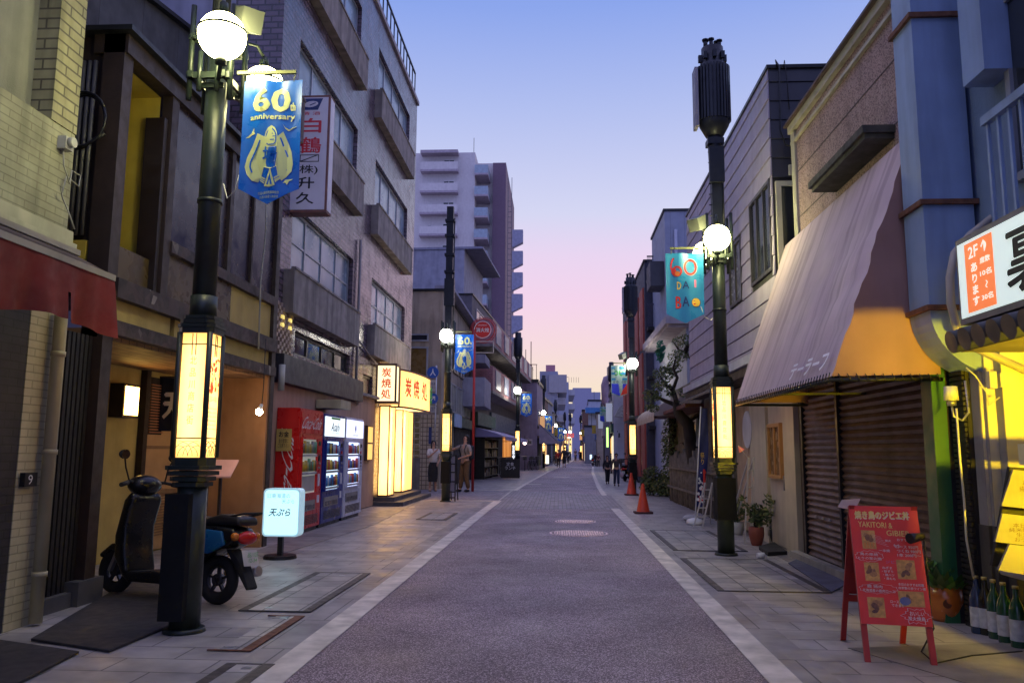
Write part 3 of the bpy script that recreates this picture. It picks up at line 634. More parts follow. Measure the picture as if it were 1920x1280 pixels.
# balcony opening
bal = MB(); X0, X1 = BXX-.95, BXX-.12
bal.mat(YPL).quad((X0, YA+.16, zb3+.08), (X0, y1, zb3+.08), (X0, y1, zt-.2), (X0, YA+.16, zt-.2)); bal.quad((X0, YA+.16, zt-.2), (X1, YA+.16, zt-.2), (X1, y1-.06, zt-.2), (X0, y1-.06, zt-.2)); bal.quad((X0, y1-.07, zb3), (X1, y1-.07, zb3), (X1, y1-.07, zt-.2), (X0, y1-.07, zt-.2))
bal.build('balcony_lining', YPL, B)
MB().box(-4.22, -4.02, y1-.15, y1-.08, zb3+.09, zt-.45).build('dark_shutter_box', M('dark_brown_board', (.02, .012, .010), .5, noise=.2), B)
MB().box(X0, X1+.05, YA+.16, y1-.07, zb3-.08, zb3+.06).build('balcony_floor', BRN, B)
MB().fb(fb_, YA+.17, y1-.08, zb3+.09, zb3+.42, -.1, -.08).build('balcony_panel', M('brown_glass', (.09, .06, .02), .3, noise=.2), B)
for a, b_, c, d_, mt, nm in ((y1+.081, y2-.05, zb2+.042, zt-.18, PURG, 'shutter_panel'), (y2+.05, y3-.025, zb2+.042, zt-.18, PURG, 'shutter_panel'), (y3+.025, YB-.14, zb2+.042, zt-.18, PURG, 'shutter_panel'), (y1+.081, y2+.2, zb3+.08, zb2-.082, M('brown_glass', (.09, .06, .02), .3, noise=.2), 'lower_glass'), (y2+.21, YB-.14, zb3+.08, zb2-.082, OCH, 'ochre_panel'),
                         (YA+.16, fb_.px(322, 640)[0], zb4+.052, zb3-.102, OCH, 'ochre_panel'), (fb_.px(322, 640)[0]+.1, YB-.14, zb4+.052, zb3-.102, OCH, 'ochre_panel')):
    MB().fb(fb_, a, b_, c, d_, -.12, -.03).build(nm, mt, B)
# camera side of the upper floor
sf = FY(YA); sd = MB(); sd.fb(sf, -7, BXX-.21, zb3, zt, -.1, -.05); sd.build('side_wall', BRN, B)
cr = MB()
for i in range(26): x = BXX-.28-i*.055; cr.cyl((x, YA+.02, zb3+.45), (x, YA+.02, zt-.25), .02, n=6)
cr.build('corrugated_sheet', M('corrugated_grey', (.10, .10, .12), .5, .3, .3), B)
MB().fb(sf, -6, BXX-.22, zb3+.1, zb3+.4, -.04, .0).build('side_yellow_panel', YPL, B)
cb = MB(); ctr = (BXX-.18, YA-.05, sf.px(165, 235)[1]); ct = sf.px(165, 232)
for k in range(3): cb.tube([(ct[0]+(.20+.015*k)*math.cos(t_*.33+k*.2), YA-.07-.02*k, ct[1]+(.24+.01*k)*math.sin(t_*.33+k*.2)) for t_ in range(20)], .011, 6)
cb.tube([(ct[0]-.6, YA-.06, ct[1]-.28), (ct[0], YA-.07, ct[1]-.26), (ct[0]+.2, YA-.06, ct[1]-.12)], .018, 6)
solo(cb, 'cable_coil', BLK, 'coil of black cable hanging between the cream shop and the brown restaurant', 'cable')
# recess
XI = -5.2; rc = MB()
MB().box(XI-.1, XI, YA, 10.8, 0, zsof+.1).build('recess_wall', OCH, B)
MB().box(XI, BXX, 10.8, 10.9, 0, zsof+.1).build('recess_end_wall', M('orange_brown_plaster', (.34, .17, .075), .85, noise=.15, grime=.3), B)
MB().box(XI, BXX-.05, YA, 10.9, zsof, zsof+.08).build('soffit', M('timber_soffit', (.22, .12, .06), .7, noise=.25, brick=(3, .14, .006, (.2, .11, .055), (.05, .03, .02), 'swap')), B)
fi = LX(XI); ps_ = MB()
for u in (262, 175): a = fi.px(u, 800)[0]; ps_.fb(fi, a-.05, a+.05, 0, zsof, 0, .08)
a = fi.px(300, 800)[0]
ps_.build('inner_post', BRN, B)
d0, d1 = fi.px(262, 800)[0]+.06, 10.75; dt = fi.px(262, 700)[1]
dr = MB().fb(fi, d0, d1, .03, 1.85, 0, .05).build('sliding_door', M('door_warm_board', (.45, .27, .13), .6, noise=.15), B)
dd = MB()
for i in range(15): dd.fb(fi, d0+.05, d1-.05, .2+i*.035, .218+i*.035, .051, .062)
dd.fb(fi, d0, d1, .72, .78, .051, .066); dd.fb(fi, d0, d1, 1.3, 1.34, .051, .066); dd.build('door_slats', M('door_slat_wood', (.22, .13, .07), .6), dr)
lt = MB(); 
for i in range(18): lt.fb(fi, d0-.0, d0+.34, 1.5+i*.035, 1.515+i*.035, .08, .095)
lt.build('lattice_window', M('lattice_wood', (.35, .14, .07), .6), B)
MB().fb(fi, d0-.01, d0+.36, 1.48, 2.2, .05, .07).build('lattice_backing', DARKW, B)
MB().fb(fi, d0, d1, 1.86, 2.3, 0, .06).build('blind_panel', OCH, B)
# dark slatted screen at the camera end of the recess
sc = MB()
for i in range(9): sc.fb(fb_, YA-.55+i*.062, YA-.51+i*.062, .12, zsof, -.14, -.08)
sc.fb(fb_, YA-.58, YA, .12, zsof, -.22, -.15); sc.build('slatted_screen', M('black_slats', (.014, .012, .012), .6), B)
MB().box(BXX-.3, BXX+.03, YA-.12, YA+.25, 0, .2).build('stone_footing', M('dark_granite', (.08, .08, .085), .6, noise=.3), B)
MB().box(BXX-1, BXX-.02, 6.1, YA-.13, 0, .12).build('sill_step', M('dark_granite', (.08, .08, .085), .6), B)
# rear mass above the restaurant
p0, p1 = PXp(262, -10, -5.7), PXp(372, 74, -5.7)
k = (p1.z-p0.z)/(p1.y-p0.y); za, zb_ = p0.z-k*(p0.y-6.9), p1.z+k*(11.7-p1.y)
rm = MB(); rm.hexa([(-9, 6.9, zt), (-5.7, 6.9, zt), (-5.7, 11.7, zt), (-9, 11.7, zt), (-9, 6.9, za), (-5.7, 6.9, za), (-5.7, 11.7, zb_), (-9, 11.7, zb_)])
rm.build('rear_wall', M('dark_fibre_cement', (.05, .052, .062), .75, noise=.2, brick=(1.0, 3.2, .006, (.07, .075, .09), (.02, .02, .025), '', 0.), grime=.3), B)
MB().bar((-5.66, 6.9, za+.02), (-5.66, 11.7, zb_+.02), .12, .06).build('rear_gutter', BLK, B)
MB().tube([(-3.93, 10.2, 5.0), (-3.92, 10.25, 4.2), (-3.94, 10.2, 3.5), (-3.93, 10.22, 2.6)], .012, 6).build('hanging_cable', M('wire_grey', (.3, .3, .27), .6), B)
# wall lantern, noren, bulb
wl = thing('wall_lantern', 'small lit box lantern fixed to the ochre wall by the tempura doorway', 'lantern', fi.p(fi.px(240, 750)[0], 1.5, 0))
l0, l1, m0, m1 = fi.rect(236, 723, 257, 779, .17); a, z = (l0+l1)/2, (m0+m1)/2; MB().fb(fi, l0-.03, l1+.03, m0-.03, m1+.03, 0, .17).build('box', BRN, wl)
wf = MB().fb(fi, l0, l1, m0, m1, .1705, .176); wf.build('lit_side', EM('warm_face', (1, .58, .13), 16.), wl)
tx = MB(); text(tx, '樹', fi, a, z-.1, .12, .1, .178); tx.build('lettering', INK, wl)
nr = thing('door_curtain', 'dark indigo half-curtain with white characters in the tempura doorway', 'curtain', fi.p(d0+.4, 1.5, .15)); vs = MB()
fn = FY(d0-.1+.35)
a0, a1, z0, z1 = fn.rect(283, 708, 345, 808)
nm = MB(); n = 20; pts = []
for i in range(n+1):
    x = a0+(a1+.25-a0)*i/n; pts += [(x, fn.O.y+.02*math.sin(x*25), z1), (x, fn.O.y+.03*math.sin(x*25), z0)]
nm.add(pts, [(2*i, 2*i+1, 2*i+3, 2*i+2) for i in range(n)], True); nm.build('cloth', M('indigo_cloth', (.012, .018, .035), .9), nr)
tx = MB(); text(tx, '味\nの\n店', fn, a0+.09, (z0+z1)/2+.05, .07, .36, .04); text(tx, '天', fn, a0+.32, (z0+z1)/2-.02, .24, .34, .04, off=.04); tx.build('lettering', WHT_, nr)
MB().bar((a0-.1, fn.O.y, z1+.01), (a1+.3, fn.O.y, z1+.01), .02).build('rod', BRN, nr)
bl = PYp(486, 772, 10.0); sp = thing('bulb_lamp', 'bare lit bulb in a white socket hung at the edge of the restaurant doorway', 'lamp', (bl.x, bl.y, bl.z))
MB().cyl(bl+Vector((.03, 0, .1)), bl+Vector((.01, -.01, .035)), .018, .03, 12).build('socket', WHITE, sp); MB().sph(bl, .042).build('bulb', EM('bulb_light', (1, .70, .38), 200), sp)
MB().tube([bl+Vector((.03, 0, .1)), bl+Vector((.04, 0, .3)), bl+Vector((.0, .1, .95))], .006, 6).build('cord', BLK, sp)
# menu stand (pink roofed board)
pm = G(393, 1040); ms = thing('menu_stand', 'little wooden menu stand with a pinkish sloping top, behind the lamp post', 'menu stand', (pm.x, pm.y, 0)); zz = PYp(400, 890, pm.y).z
MB().box(pm.x-.1, pm.x-.07, pm.y-.02, pm.y+.02, 0, zz).box(pm.x+.07, pm.x+.1, pm.y-.02, pm.y+.02, 0, zz).box(pm.x-.2, pm.x+.2, pm.y-.15, pm.y+.15, 0, .03).build('legs', BRN, ms)
MB().prism([(pm.x-.24, pm.y-.15, zz-.03), (pm.x+.27, pm.y-.15, zz-.03), (pm.x+.27, pm.y-.15, zz-.01), (pm.x-.24, pm.y-.15, zz-.01)], (0, .25, .2)).build('menu_board', M('pinkish_card', (.6, .36, .33), .5), ms)
# ---- tiled building
TILE = M('purple_grey_wall_tile', (.165, .115, .155), .22, noise=.25, ns=1.2, bump=.9, brick=(.23, .10, .014, (.095, .065, .09), (.035, .028, .035)), grime=.4, spec=.7)
PEACH = M('peach_stucco', (.42, .27, .20), .85, noise=.12, ns=2, bump=.25, grime=.35)
SIDEW = M('pale_side_wall', (.26, .26, .34), .85, noise=.12, grime=.3)
fc = LX(-4.4); CB = thing('tiled_building', 'four storey purple-grey tiled building above the vending machines', 'building', (-4.4, 11.8, 0))
YC0, YC1 = 11.8, 23.6; ZT = 12.0
cols_ = [(12.65, 16.6), (18.35, 22.45)]; rows_ = [(4.22, 5.36), (7.08, 8.28), (9.95, 11.15)]
holes = [(a, b_, c, d_) for a, b_ in cols_ for c, d_ in rows_]
gr = [fc.rect(552, 655, 655, 757), fc.rect(679, 697, 700, 742)]
ga = (fc.px(552, 655)[0], fc.px(655, 700)[0], 2.88, 3.28)
hb = (fc.px(680, 720)[0], fc.px(698, 720)[0], 2.52, 3.02)
mb = MB().facade(fc, YC0, YC1, 0, ZT, holes+[ga, hb], .16)
mb.quad((-4.4, YC0, 0), (-12, YC0, 0), (-12, YC0, ZT), (-4.4, YC0, ZT)); mb.mat(TILE)
mb = MB(); mb.mat(TILE).facade(fc, YC0, YC1, 0, ZT, holes+[ga, hb], .16)
mb.mat(TILE).quad((-4.4, YC1, 0), (-12, YC1, 0), (-12, YC1, ZT), (-4.4, YC1, ZT))
mb.mat(TILE).quad((-4.4, YC0, 0), (-5.2, YC0, 0), (-5.2, YC0, ZT), (-4.4, YC0, ZT)); mb.mat(SIDEW).quad((-5.2, YC0, 0), (-12, YC0, 0), (-12, YC0, ZT), (-5.2, YC0, ZT)); mb.quad((-4.4, YC0, ZT), (-12, YC0, ZT), (-12, YC1, ZT), (-4.4, YC1, ZT))
mb.build('wall', TILE, CB)
MB().fb(fc, YC0-.05, YC1+.05, ZT+.002, ZT+.12, -.3, .06).build('parapet_cap', M('pale_coping', (.36, .33, .36), .7, grime=.4), CB)
rl = MB()
for i in range(26): y = YC0+.2+i*(YC1-YC0-.4)/25; rl.bar((-4.45, y, ZT+.12), (-4.45, y, ZT+.95), .03)
rl.bar((-4.45, YC0+.2, ZT+.95), (-4.45, YC1-.2, ZT+.95), .045); rl.bar((-4.45, YC0+.2, ZT+.35), (-4.45, YC1-.2, ZT+.35), .03); rl.build('roof_railing', BLK, CB)
for i, (a, b_) in enumerate(cols_):
    for j, (c, d_) in enumerate(rows_):
        window(CB, fc, (a+.01, b_-.01, c+.01, d_-.01), -.14, 4, 2 if j == 0 else 1, WINB, ALU, .05)
        s = MB(); zt_ = c-.04; zb_ = c-.85
        s.fb(fc, a-.3, b_+.02, zb_+.1, zt_, .002, .18); s.fb(fc, a-.3, b_+.02, zt_+.001, zt_+.04, .12, .2)
        s.build('concrete_sill_box', GREYC, CB)
window(CB, fc, (ga[0]+.01, ga[1]-.01, ga[2]+.01, ga[3]-.01), -.12, 4, 1, WIN, ALUD, .04); window(CB, fc, (hb[0]+.01, hb[1]-.01, hb[2]+.01, hb[3]-.01), -.1, 1, 1, M('warm_brown_glass', (.16, .08, .06), .3), ALUD, .05)
MB().fb(fc, YC0+.1, 17.4, 0.02, 2.33, .001, .03).build('stucco_base', PEACH, CB); MB().fb(fc, 17.4, 19, .02, 2.5, .001, .03).build('stucco_base', PEACH, CB)
MB().fb(fc, YC0+.3, 17.2, 2.34, 2.78, .001, .16).build('dark_canopy_band', M('dark_metal_band', (.05, .05, .06), .5, .2, .25, 3, grime=.3), CB)
MB().fb(fc, 17.21, 19.3, 2.5, 2.56, .001, .14).build('small_ledge', GREYC, CB)
pb = MB(); random.seed(5)
pa, pbb, pz0, pz1 = fc.rect(516, 645, 549, 742); 
for i in range(9):
    for j in range(13):
        if (i+j) % 2 == 0: pb.mat(EM('lit_gap', (1, .75, .2), .9) if (i in (2, 3, 7) and j in (9, 7)) else M('lattice_block', (.40, .30, .22), .6, noise=.3, ns=9)).fb(fc, 12.0+i*.09, 12.085+i*.09, 2.8+j*.062, 2.858+j*.062, .001, .05)
pb.build('perforated_block_screen', TILE, CB)
MB().tube([fc.p(16.98, 5.9, .05), fc.p(16.98, 2.4, .05), fc.p(17.2, 2.3, .05)], .03, 8).tube([fc.p(17.0, 3.7, .05), fc.p(18.2, 3.45, .06), fc.p(18.9, 3.35, .06)], .02, 6).build('conduit', M('conduit_grey', (.22, .2, .2), .6), CB)
MB().cyl(fc.p(12.05, 2.6, .15), fc.p(12.05, 2.2, .15), .05).build('meter_pipe', M('pvc_grey', (.4, .4, .36), .5), CB)
ml = MB().fb(fc, 14.2, 14.9, 2.05, 2.2, .05, .5).build('machine_canopy_lamp', M('cream_pipe', (.42, .38, .24), .45), CB)
# blade sign
Yb = 12.5; f_ = FY(Yb); a0, a1, z0, z1 = f_.rect(612, 183, 612, 393); a1 = f_.px(612, 290)[0]; a0 = a1-.62
bs_ = thing('blade_sign', 'tall white blade sign with red and black characters behind the near blue banner', 'sign', (a0, Yb, z0))
MB().box(a0-.03, a1+.03, Yb, Yb+.28, z0-.04, z1+.04).build('case', M('rusty_red_frame', (.17, .07, .06), .6, noise=.3), bs_)
WP = M('sign_face_lilac_white', (.60, .58, .66), .45, noise=.08)
MB().fb(f_, a0, a1, z0, z1, .001, .012).build('face', WP, bs_); MB().box(a1+.031, a1+.037, Yb+.03, Yb+.25, z0, z1).build('side_face', WP, bs_)
tx = MB(); hh = z1-z0; cxs = a0+.31
tx.mat(M('sign_red', (.6, .03, .05), .5)); text(tx, '白', f_, cxs+.04, z0+hh*.745, .34, .26, .014, off=.025); text(tx, '鶴', f_, cxs+.04, z0+hh*.57, .36, .28, .014, off=.02); text(tx, '清 酒', f_, cxs+.03, z0+hh*.855, .3, .06, .014)
tx.mat(BLACK); text(tx, '(株)', f_, cxs-.01, z0+hh*.35, .38, .17, .014, off=.015); text(tx, '升', f_, cxs-.02, z0+hh*.235, .3, .2, .014, off=.02); text(tx, '久', f_, cxs-.02, z0+hh*.1, .3, .2, .014, off=.02)
for r in ((cxs-.2, cxs+.2, .505, .512), (cxs-.13, cxs+.19, .478, .485), (cxs-.13, cxs+.19, .42, .427)): tx.fb(f_, r[0], r[1], z0+hh*r[2], z0+hh*r[3], .012, .014)
for x in (cxs-.13, cxs+.178): tx.fb(f_, x, x+.013, z0+hh*.42, z0+hh*.485, .012, .014)
tx.bar(f_.p(cxs-.12, z0+hh*.425, .013), f_.p(cxs+.18, z0+hh*.483, .013), .012)
tx.mat(NAV_).prism([f_.p(cxs-.2, z1-.02, .013), f_.p(cxs+.22, z1-.02, .013), f_.p(cxs+.14, z1-.22, .013), f_.p(cxs-.2, z1-.22, .013)], (0, -.001, 0)); tx.mat(WP).add([f_.p(cxs+.02+.12*math.cos(i*.52)+.03*math.sin(i*.52), z1-.12+.055*math.sin(i*.52), .0155) for i in range(12)], [tuple(range(12))]); tx.mat(NAV_).bar(f_.p(cxs, z1-.14, .016), f_.p(cxs+.1, z1-.1, .016), .012)
tx.build('lettering', BLACK, bs_)
MB().bar((a0-.4, Yb+.14, z1-.2), (a0, Yb+.14, z1-.2), .05).bar((a0-.4, Yb+.14, z0+.2), (a0, Yb+.14, z0+.2), .05).build('bracket', DK, bs_)
# ---- vending machines
def vending(name, y0, y1, z1, body, header, kind, label):
    X = -4.0; f = LX(X); t = thing('vending_machine', label, 'vending machine', (X, (y0+y1)/2, 0), 'vending machines against the tiled building'); z0 = .06
    MB().box(-4.36, X-.02, y0, y1, z0, z1).box(X-.0201, X, y0+.01, y1-.01, z0+.01, z1-.01).build('body', body, t)
    MB().box(-4.34, X-.04, y0+.04, y1-.04, 0, z0).build('feet', BLK, t)
    W_ = y1-y0; hz = z1-.42
    h = MB().fb(f, y0+.05, y1-.05, hz+.03, z1-.05, .001, .014).build('header_panel', header, t)
    tx = MB()
    if kind == 'red':
        tx.mat(WHT_); text(tx, 'Coca‑Cola', f, (y0+y1)/2, hz+.2, W_*.78, .2, .016, off=.004, shear=.25)
        fs = FY(y0); text(tx, 'Coca‑Cola', fs, -4.18, .95, 1.35, .2, .002, off=.004, shear=.25, rot=math.pi/2)
    elif kind == 'blue':
        tx.mat(NAV_); text(tx, 'Asahi', f, (y0+y1)/2, hz+.2, W_*.4, .16, .016, off=.02, shear=.15); text(tx, 'SOFT DRINKS', f, (y0+y1)/2, hz+.09, W_*.4, .03, .016); tx.mat(GRN_).fb(f, y0+W_*.28, y1-W_*.28, z1-.09, z1-.055, .014, .016)
    else:
        tx.mat(NAV_).add([f.p((y0+y1)/2+.05*math.cos(i*.5236)*(1 if i < 7 else .6), hz+.2+.08*math.sin(i*.5236), .016) for i in range(12)], [tuple(range(12))]); text(tx, 'SUNTORY', f, (y0+y1)/2, hz+.08, W_*.35, .035, .016)
    tx.build('lettering', WHT_, t)
    wz0, wz1 = .62, hz-.06; wy0, wy1 = y0+.1, y0+W_*.70
    back = EM('display_%s' % kind, {'red': (.50, .52, .46), 'blue': (.62, .82, 1.), 'white': (.62, .68, 1.)}[kind], {'red': .35, 'blue': 1.5, 'white': 2.2}[kind])
    dsp = MB().fb(f, wy0, wy1, wz0, wz1, -.015, .004); dsp = dsp.build('display_window', back, t)
    cans = MB(); random.seed(hash(kind) % 7 if 0 else len(kind))
    cc = {'red': [(.30, .30, .12), (.14, .10, .05), (.2, .2, .2), (.1, .25, .12), (.45, .3, .02)], 'blue': [(.05, .2, .45), (.5, .04, .03), (.55, .38, .04), (.45, .5, .5), (.06, .06, .08)], 'white': [(.05, .12, .5), (.5, .07, .05), (.4, .35, .5), (.1, .3, .5), (.5, .4, .1)]}[kind]
    nrow = 3; rh = (wz1-wz0)/nrow
    for r in range(nrow):
        zr = wz0+r*rh+.03
        if kind == 'red' and r == 0: break_ = True; cans.mat(M('display_pale_sheet', (.42, .42, .38), .4)).fb(f, wy0+.02, wy1-.02, zr, zr+rh*.85, .005, .008); continue
        n_ = 9
        for i in range(n_):
            yy = wy0+.03+i*(wy1-wy0-.06)/n_; rr = (wy1-wy0-.06)/n_*.36; hh = rh*random.uniform(.5, .72); c_ = random.choice(cc)
            cans.mat(M('can_%.2f_%.2f_%.2f' % c_, c_, .35)).cyl(f.p(yy+rr, zr+.03, .022), f.p(yy+rr, zr+.03+hh, .022), rr, rr*.9, 8)
        cans.mat(WHITE).fb(f, wy0, wy1, zr-.02, zr+.018, .004, .035)
        for i in range(12): cans.mat(BLACK).fb(f, wy0+.02+i*(wy1-wy0)/12, wy0+.05+i*(wy1-wy0)/12, zr-.012, zr+.006, .0355, .037)
    cans.build('drink_rows', WHITE, dsp)
    fr_ = MB(); tk = .025
    fr_.fb(f, wy0-tk, wy0, wz0-tk, wz1+tk, .001, .04).fb(f, wy1, wy1+tk, wz0-tk, wz1+tk, .001, .04).fb(f, wy0, wy1, wz1, wz1+tk, .001, .04).fb(f, wy0, wy1, wz0-tk, wz0, .001, .04); fr_.build('display_frame', body, t)
    ct = MB(); cy = y0+W_*.86
    for z, w_, h_, m_ in ((hz-.12, .1, .07, BLACK), (hz-.25, .05, .05, RED_), (hz-.36, .09, .1, BLACK), (hz-.52, .07, .03, STEEL), (hz-.72, .08, .2, WHT_), (.5, .09, .12, WHT_)): ct.mat(m_).fb(f, cy-w_/2, cy+w_/2, z-h_/2, z+h_/2, .001, .018)
    ct.mat(STEEL).cyl(f.p(cy, hz-.45, .0), f.p(cy, hz-.45, .03), .02); ct.build('coin_panel', BLACK, t)
    dp = MB().fb(f, y0+.12, y0+W_*.72, .34, .5, .001, .02).build('delivery_hatch', M('hatch_grey', (.28, .27, .25), .4, .3), t)
    MB().fb(f, y0+.16, y0+W_*.68, .36, .43, .021, .026).build('flap', M('hatch_dark', (.05, .05, .05), .3), dp)
    gr_ = MB()
    for i in range(6): gr_.fb(f, y0+.15, y1-.15, .13+i*.025, .142+i*.025, .001, .008)
    gr_.build('vent_grille', BLK, t); return t
RB = M('machine_red_paint', (.58, .014, .014), .32, noise=.08); BB = M('machine_blue_paint', (.012, .03, .22), .32, noise=.08); WB = M('machine_white_paint', (.62, .63, .72), .35, noise=.08)
vending('v', 12.25, 13.5, 1.95, RB, M('header_red', (.58, .014, .014), .3, noise=.05), 'red', 'red cola vending machine with white script, nearest of the three')
vending('v', 13.56, 14.9, 1.93, BB, EM('header_white_light', (.80, .93, .95), 1.3), 'blue', 'dark blue drinks vending machine in the middle of the three')
vending('v', 14.98, 16.35, 1.93, WB, EM('header_violet_light', (.66, .70, 1.), 1.5), 'white', 'whitish vending machine next to the lantern restaurant')
nt_ = thing('yellow_notice', 'yellow tattered notice on the side of the red vending machine', 'notice', (-4.25, 12.2, 1.4)); fs = FY(12.2)
MB().fb(fs, -4.34, -4.1, 1.28, 1.62, 0, .006).build('sheet', M('notice_yellow', (.5, .36, .10), .7, noise=.2), nt_); tx = MB(); text(tx, 'お金', fs, -4.22, 1.54, .16, .09, .008, off=.02); text(tx, '金の管理に\nご注意下さい', fs, -4.22, 1.4, .18, .14, .008); tx.build('lettering', BLACK, nt_)
# ---- charcoal grill restaurant lanterns on the same building
LY = lit_cloth('shoji_light', (1., .58, .19), 1.2, (1., .80, .45)); TUB2 = EM('shoji_tube', (1., .84, .50), 24); BRF = M('lantern_frame_brown', (.10, .05, .035), .5)
KR = M('kanji_red', (.55, .06, .02), .5, emit=(1, .12, .03), stren=.5)
kb = thing('lantern_sign_box', 'upright lit sign box with three red characters beside the vending machines', 'lit sign', (-4.35, 19, 2.5), 'lit signs of the charcoal grill restaurant')
fk = FY(18.9); z0, z1 = 2.47, 3.32
fm_ = MB(); fm_.box(-4.36, -3.86, 18.9, 19.4, z1, z1+.05).box(-4.36, -3.86, 18.9, 19.4, z0-.05, z0)
for x in (-4.36, -3.90): fm_.box(x, x+.04, 18.9, 18.94, z0, z1)
fm_.box(-4.36, -3.86, 19.36, 19.4, z0, z1); fm_.build('frame', BRF, kb)
MB().box(-4.32, -3.9, 18.92, 19.35, z0+.001, z1-.001).build('lit_panel', EM('shoji_light_pale', (1., .78, .45), 1.5), kb)
tx = MB(); text(tx, '炭\n焼\n処', fk, -4.11, 2.9, .24, .74, -.015, off=.02, line=1.1); tx.build('lettering', KR, kb)
cvd = thing('curved_lit_sign', 'wide curved glowing sign with red characters over the grill restaurant door', 'lit sign', (-3.9, 20.6, 2.4), 'lit signs of the charcoal grill restaurant')
cp = [(-3.92+.34*math.sin(math.pi/2*i/16), 19.45+2.75*(1-math.cos(math.pi/2*i/16))*.75+2.75*.25*i/16) for i in range(17)]
def ribbon(mb, z0, z1, off=0., a=0, b=16):
    vs = [(x+off, y, z) for x, y in cp[a:b+1] for z in (z0, z1)]; n = b-a
    mb.add(vs, [(2*i, 2*i+1, 2*i+3, 2*i+2) for i in range(n)]); return mb
rb_ = MB(); ribbon(rb_, 2.38, 3.28); rb_.quad((-4.38, 19.45, 2.38), (-3.92, 19.45, 2.38), (-3.92, 19.45, 3.28), (-4.38, 19.45, 3.28)); rb_.add([(x, y, 2.38) for x, y in cp]+[(-4.38, 22.2, 2.38), (-4.38, 19.45, 2.38)], [tuple(range(19))]); rb_.build('lit_panel', LY, cvd); MB().cyl((-4.15, 19.7, 2.8), (-4.1, 21.9, 2.8), .02, n=8).build('light_tube', TUB2, cvd)
ed = MB()
for zz_ in (2.36, 3.28):
    for (x, y), (x2, y2) in zip(cp, cp[1:]): ed.bar((x+.01, y, zz_), (x2+.01, y2, zz_), .04)
    ed.bar((-4.38, 19.45, zz_), (-3.9, 19.45, zz_), .04)
ed.bar((-3.9, 19.45, 2.36), (-3.9, 19.45, 3.3), .035); ed.build('frame', BRF, cvd)
tx = MB()
for i, ch in enumerate('炭焼処'):
    j = 3+i*4; x, y = cp[j]; x2, y2 = cp[j+1]; fr2 = Fr((x, y, 0), (x2-x, y2-y, 0), ((y2-y), -(x2-x), 0)); text(tx.mat(KR), ch, fr2, .12, 2.86, .36+.12*i, .5, .06, off=.03)
x, y = cp[14]; fr2 = Fr((x, y, 0), (cp[15][0]-x, cp[15][1]-y, 0), ((cp[15][1]-y), -(cp[15][0]-x), 0)); text(tx.mat(GRN_), '串', fr2, .3, 2.8, .4, .6, .06, off=.03); tx.build('lettering', KR, cvd)
def lcol(x0, x1, y0, y1, lab, txt):
    t = thing('light_column', lab, 'lit sign', (x0, y0, .22), 'lit signs of the charcoal grill restaurant'); MB().box(x0+.01, x1-.01, y0+.01, y1-.01, .24, 2.36).build('lit_panel', LY, t); MB().cyl(((x0+x1)/2, y0+.25, .3), ((x0+x1)/2, y0+.25, 2.3), .016, n=8).build('light_tube', TUB2, t)
    m_ = MB()
    for x in (x0, x1-.025):
        for y in (y0, y1-.025): m_.box(x, x+.025, y, y+.025, .22, 2.38)
    m_.box(x0, x1, y0, y1, .2, .24).box(x0, x1, y0, y1, 2.36, 2.4); m_.build('frame', BRF, t)
    f = LX(x1); tx = MB(); text(tx, txt, f, (y0+y1)/2, 1.6, .12, 1.1, .001, line=1.1); tx.build('lettering', M('brush_brown', (.22, .11, .03), .6), t)
lcol(-4.34, -4.08, 19.3, 20.0, 'slim floor-standing light column nearest the vending machines', '旬\nの\n串\n炭\n火\n焼'); lcol(-4.34, -4.12, 21.2, 22.7, 'broader floor-standing light column on the far side of the grill restaurant door', '北\n品\n川\n名\n物')
MB().fb(fc, 19.0, 23.2, 0, .1, .001, .75).fb(fc, 19.2, 23.0, .101, .2, .001, .5).build('entrance_step', M('dark_granite', (.08, .08, .085), .6), CB)
dp = MB().fb(fc, 20.05, 21.15, .2, 2.3, .001, .03).build('grill_door', M('door_warm_board', (.45, .27, .13), .6), CB)
mp = thing('menu_lightbox', 'narrow lit menu box on the peach wall right of the white vending machine', 'lit sign', fc.p(18.2, 1.1, 0)); a0, a1, z0, z1 = fc.rect(703, 800, 713, 862); MB().fb(fc, 18.0, 18.5, z0, z1, .03, .1).build('frame', BRF, mp); MB().fb(fc, 18.03, 18.47, z0+.03, (z0+z1)/2-.02, .101, .106).fb(fc, 18.03, 18.47, (z0+z1)/2+.02, z1-.03, .101, .106).build('lit_panel', EM('menu_light', (1, .6, .15), 1.), mp)
# ---- tempura light box on the pavement
pt = G(525, 1046); tb = thing('pavement_light_box', 'pale blue glowing sign box on a short black post by the vending machines', 'lit sign', (pt.x, pt.y, 0)); ft = FY(pt.y-.09); a0, a1, z0, z1 = ft.rect(495, 915, 560, 1006); Yt = pt.y
MB().cyl((pt.x, Yt, 0), (pt.x, Yt, .04), .2, .19, 20, False).box(pt.x-.03, pt.x+.03, Yt-.03, Yt+.03, .04, z0).build('stand', BLK, tb)
def rrect(x0, x1, z0, z1, r, n=5):
    o = []
    for cx0, cz0, st in ((x1-r, z0+r, -90), (x1-r, z1-r, 0), (x0+r, z1-r, 90), (x0+r, z0+r, 180)):
        for i in range(n+1): a = math.radians(st+90*i/n); o.append((cx0+r*math.cos(a), cz0+r*math.sin(a)))
    return o
MB().prism([ft.p(a, z, 0) for a, z in rrect(a0, a1, z0, z1, .05)], (0, .18, 0)).build('case', EM('case_glow', (.45, .68, .78), .55), tb)
MB().prism([ft.p(a, z, .006) for a, z in rrect(a0+.02, a1-.02, z0+.02, z1-.02, .045)], (0, .005, 0)).build('lit_face', EM('pale_cyan_light', (.50, .90, 1.), 1.25), tb)
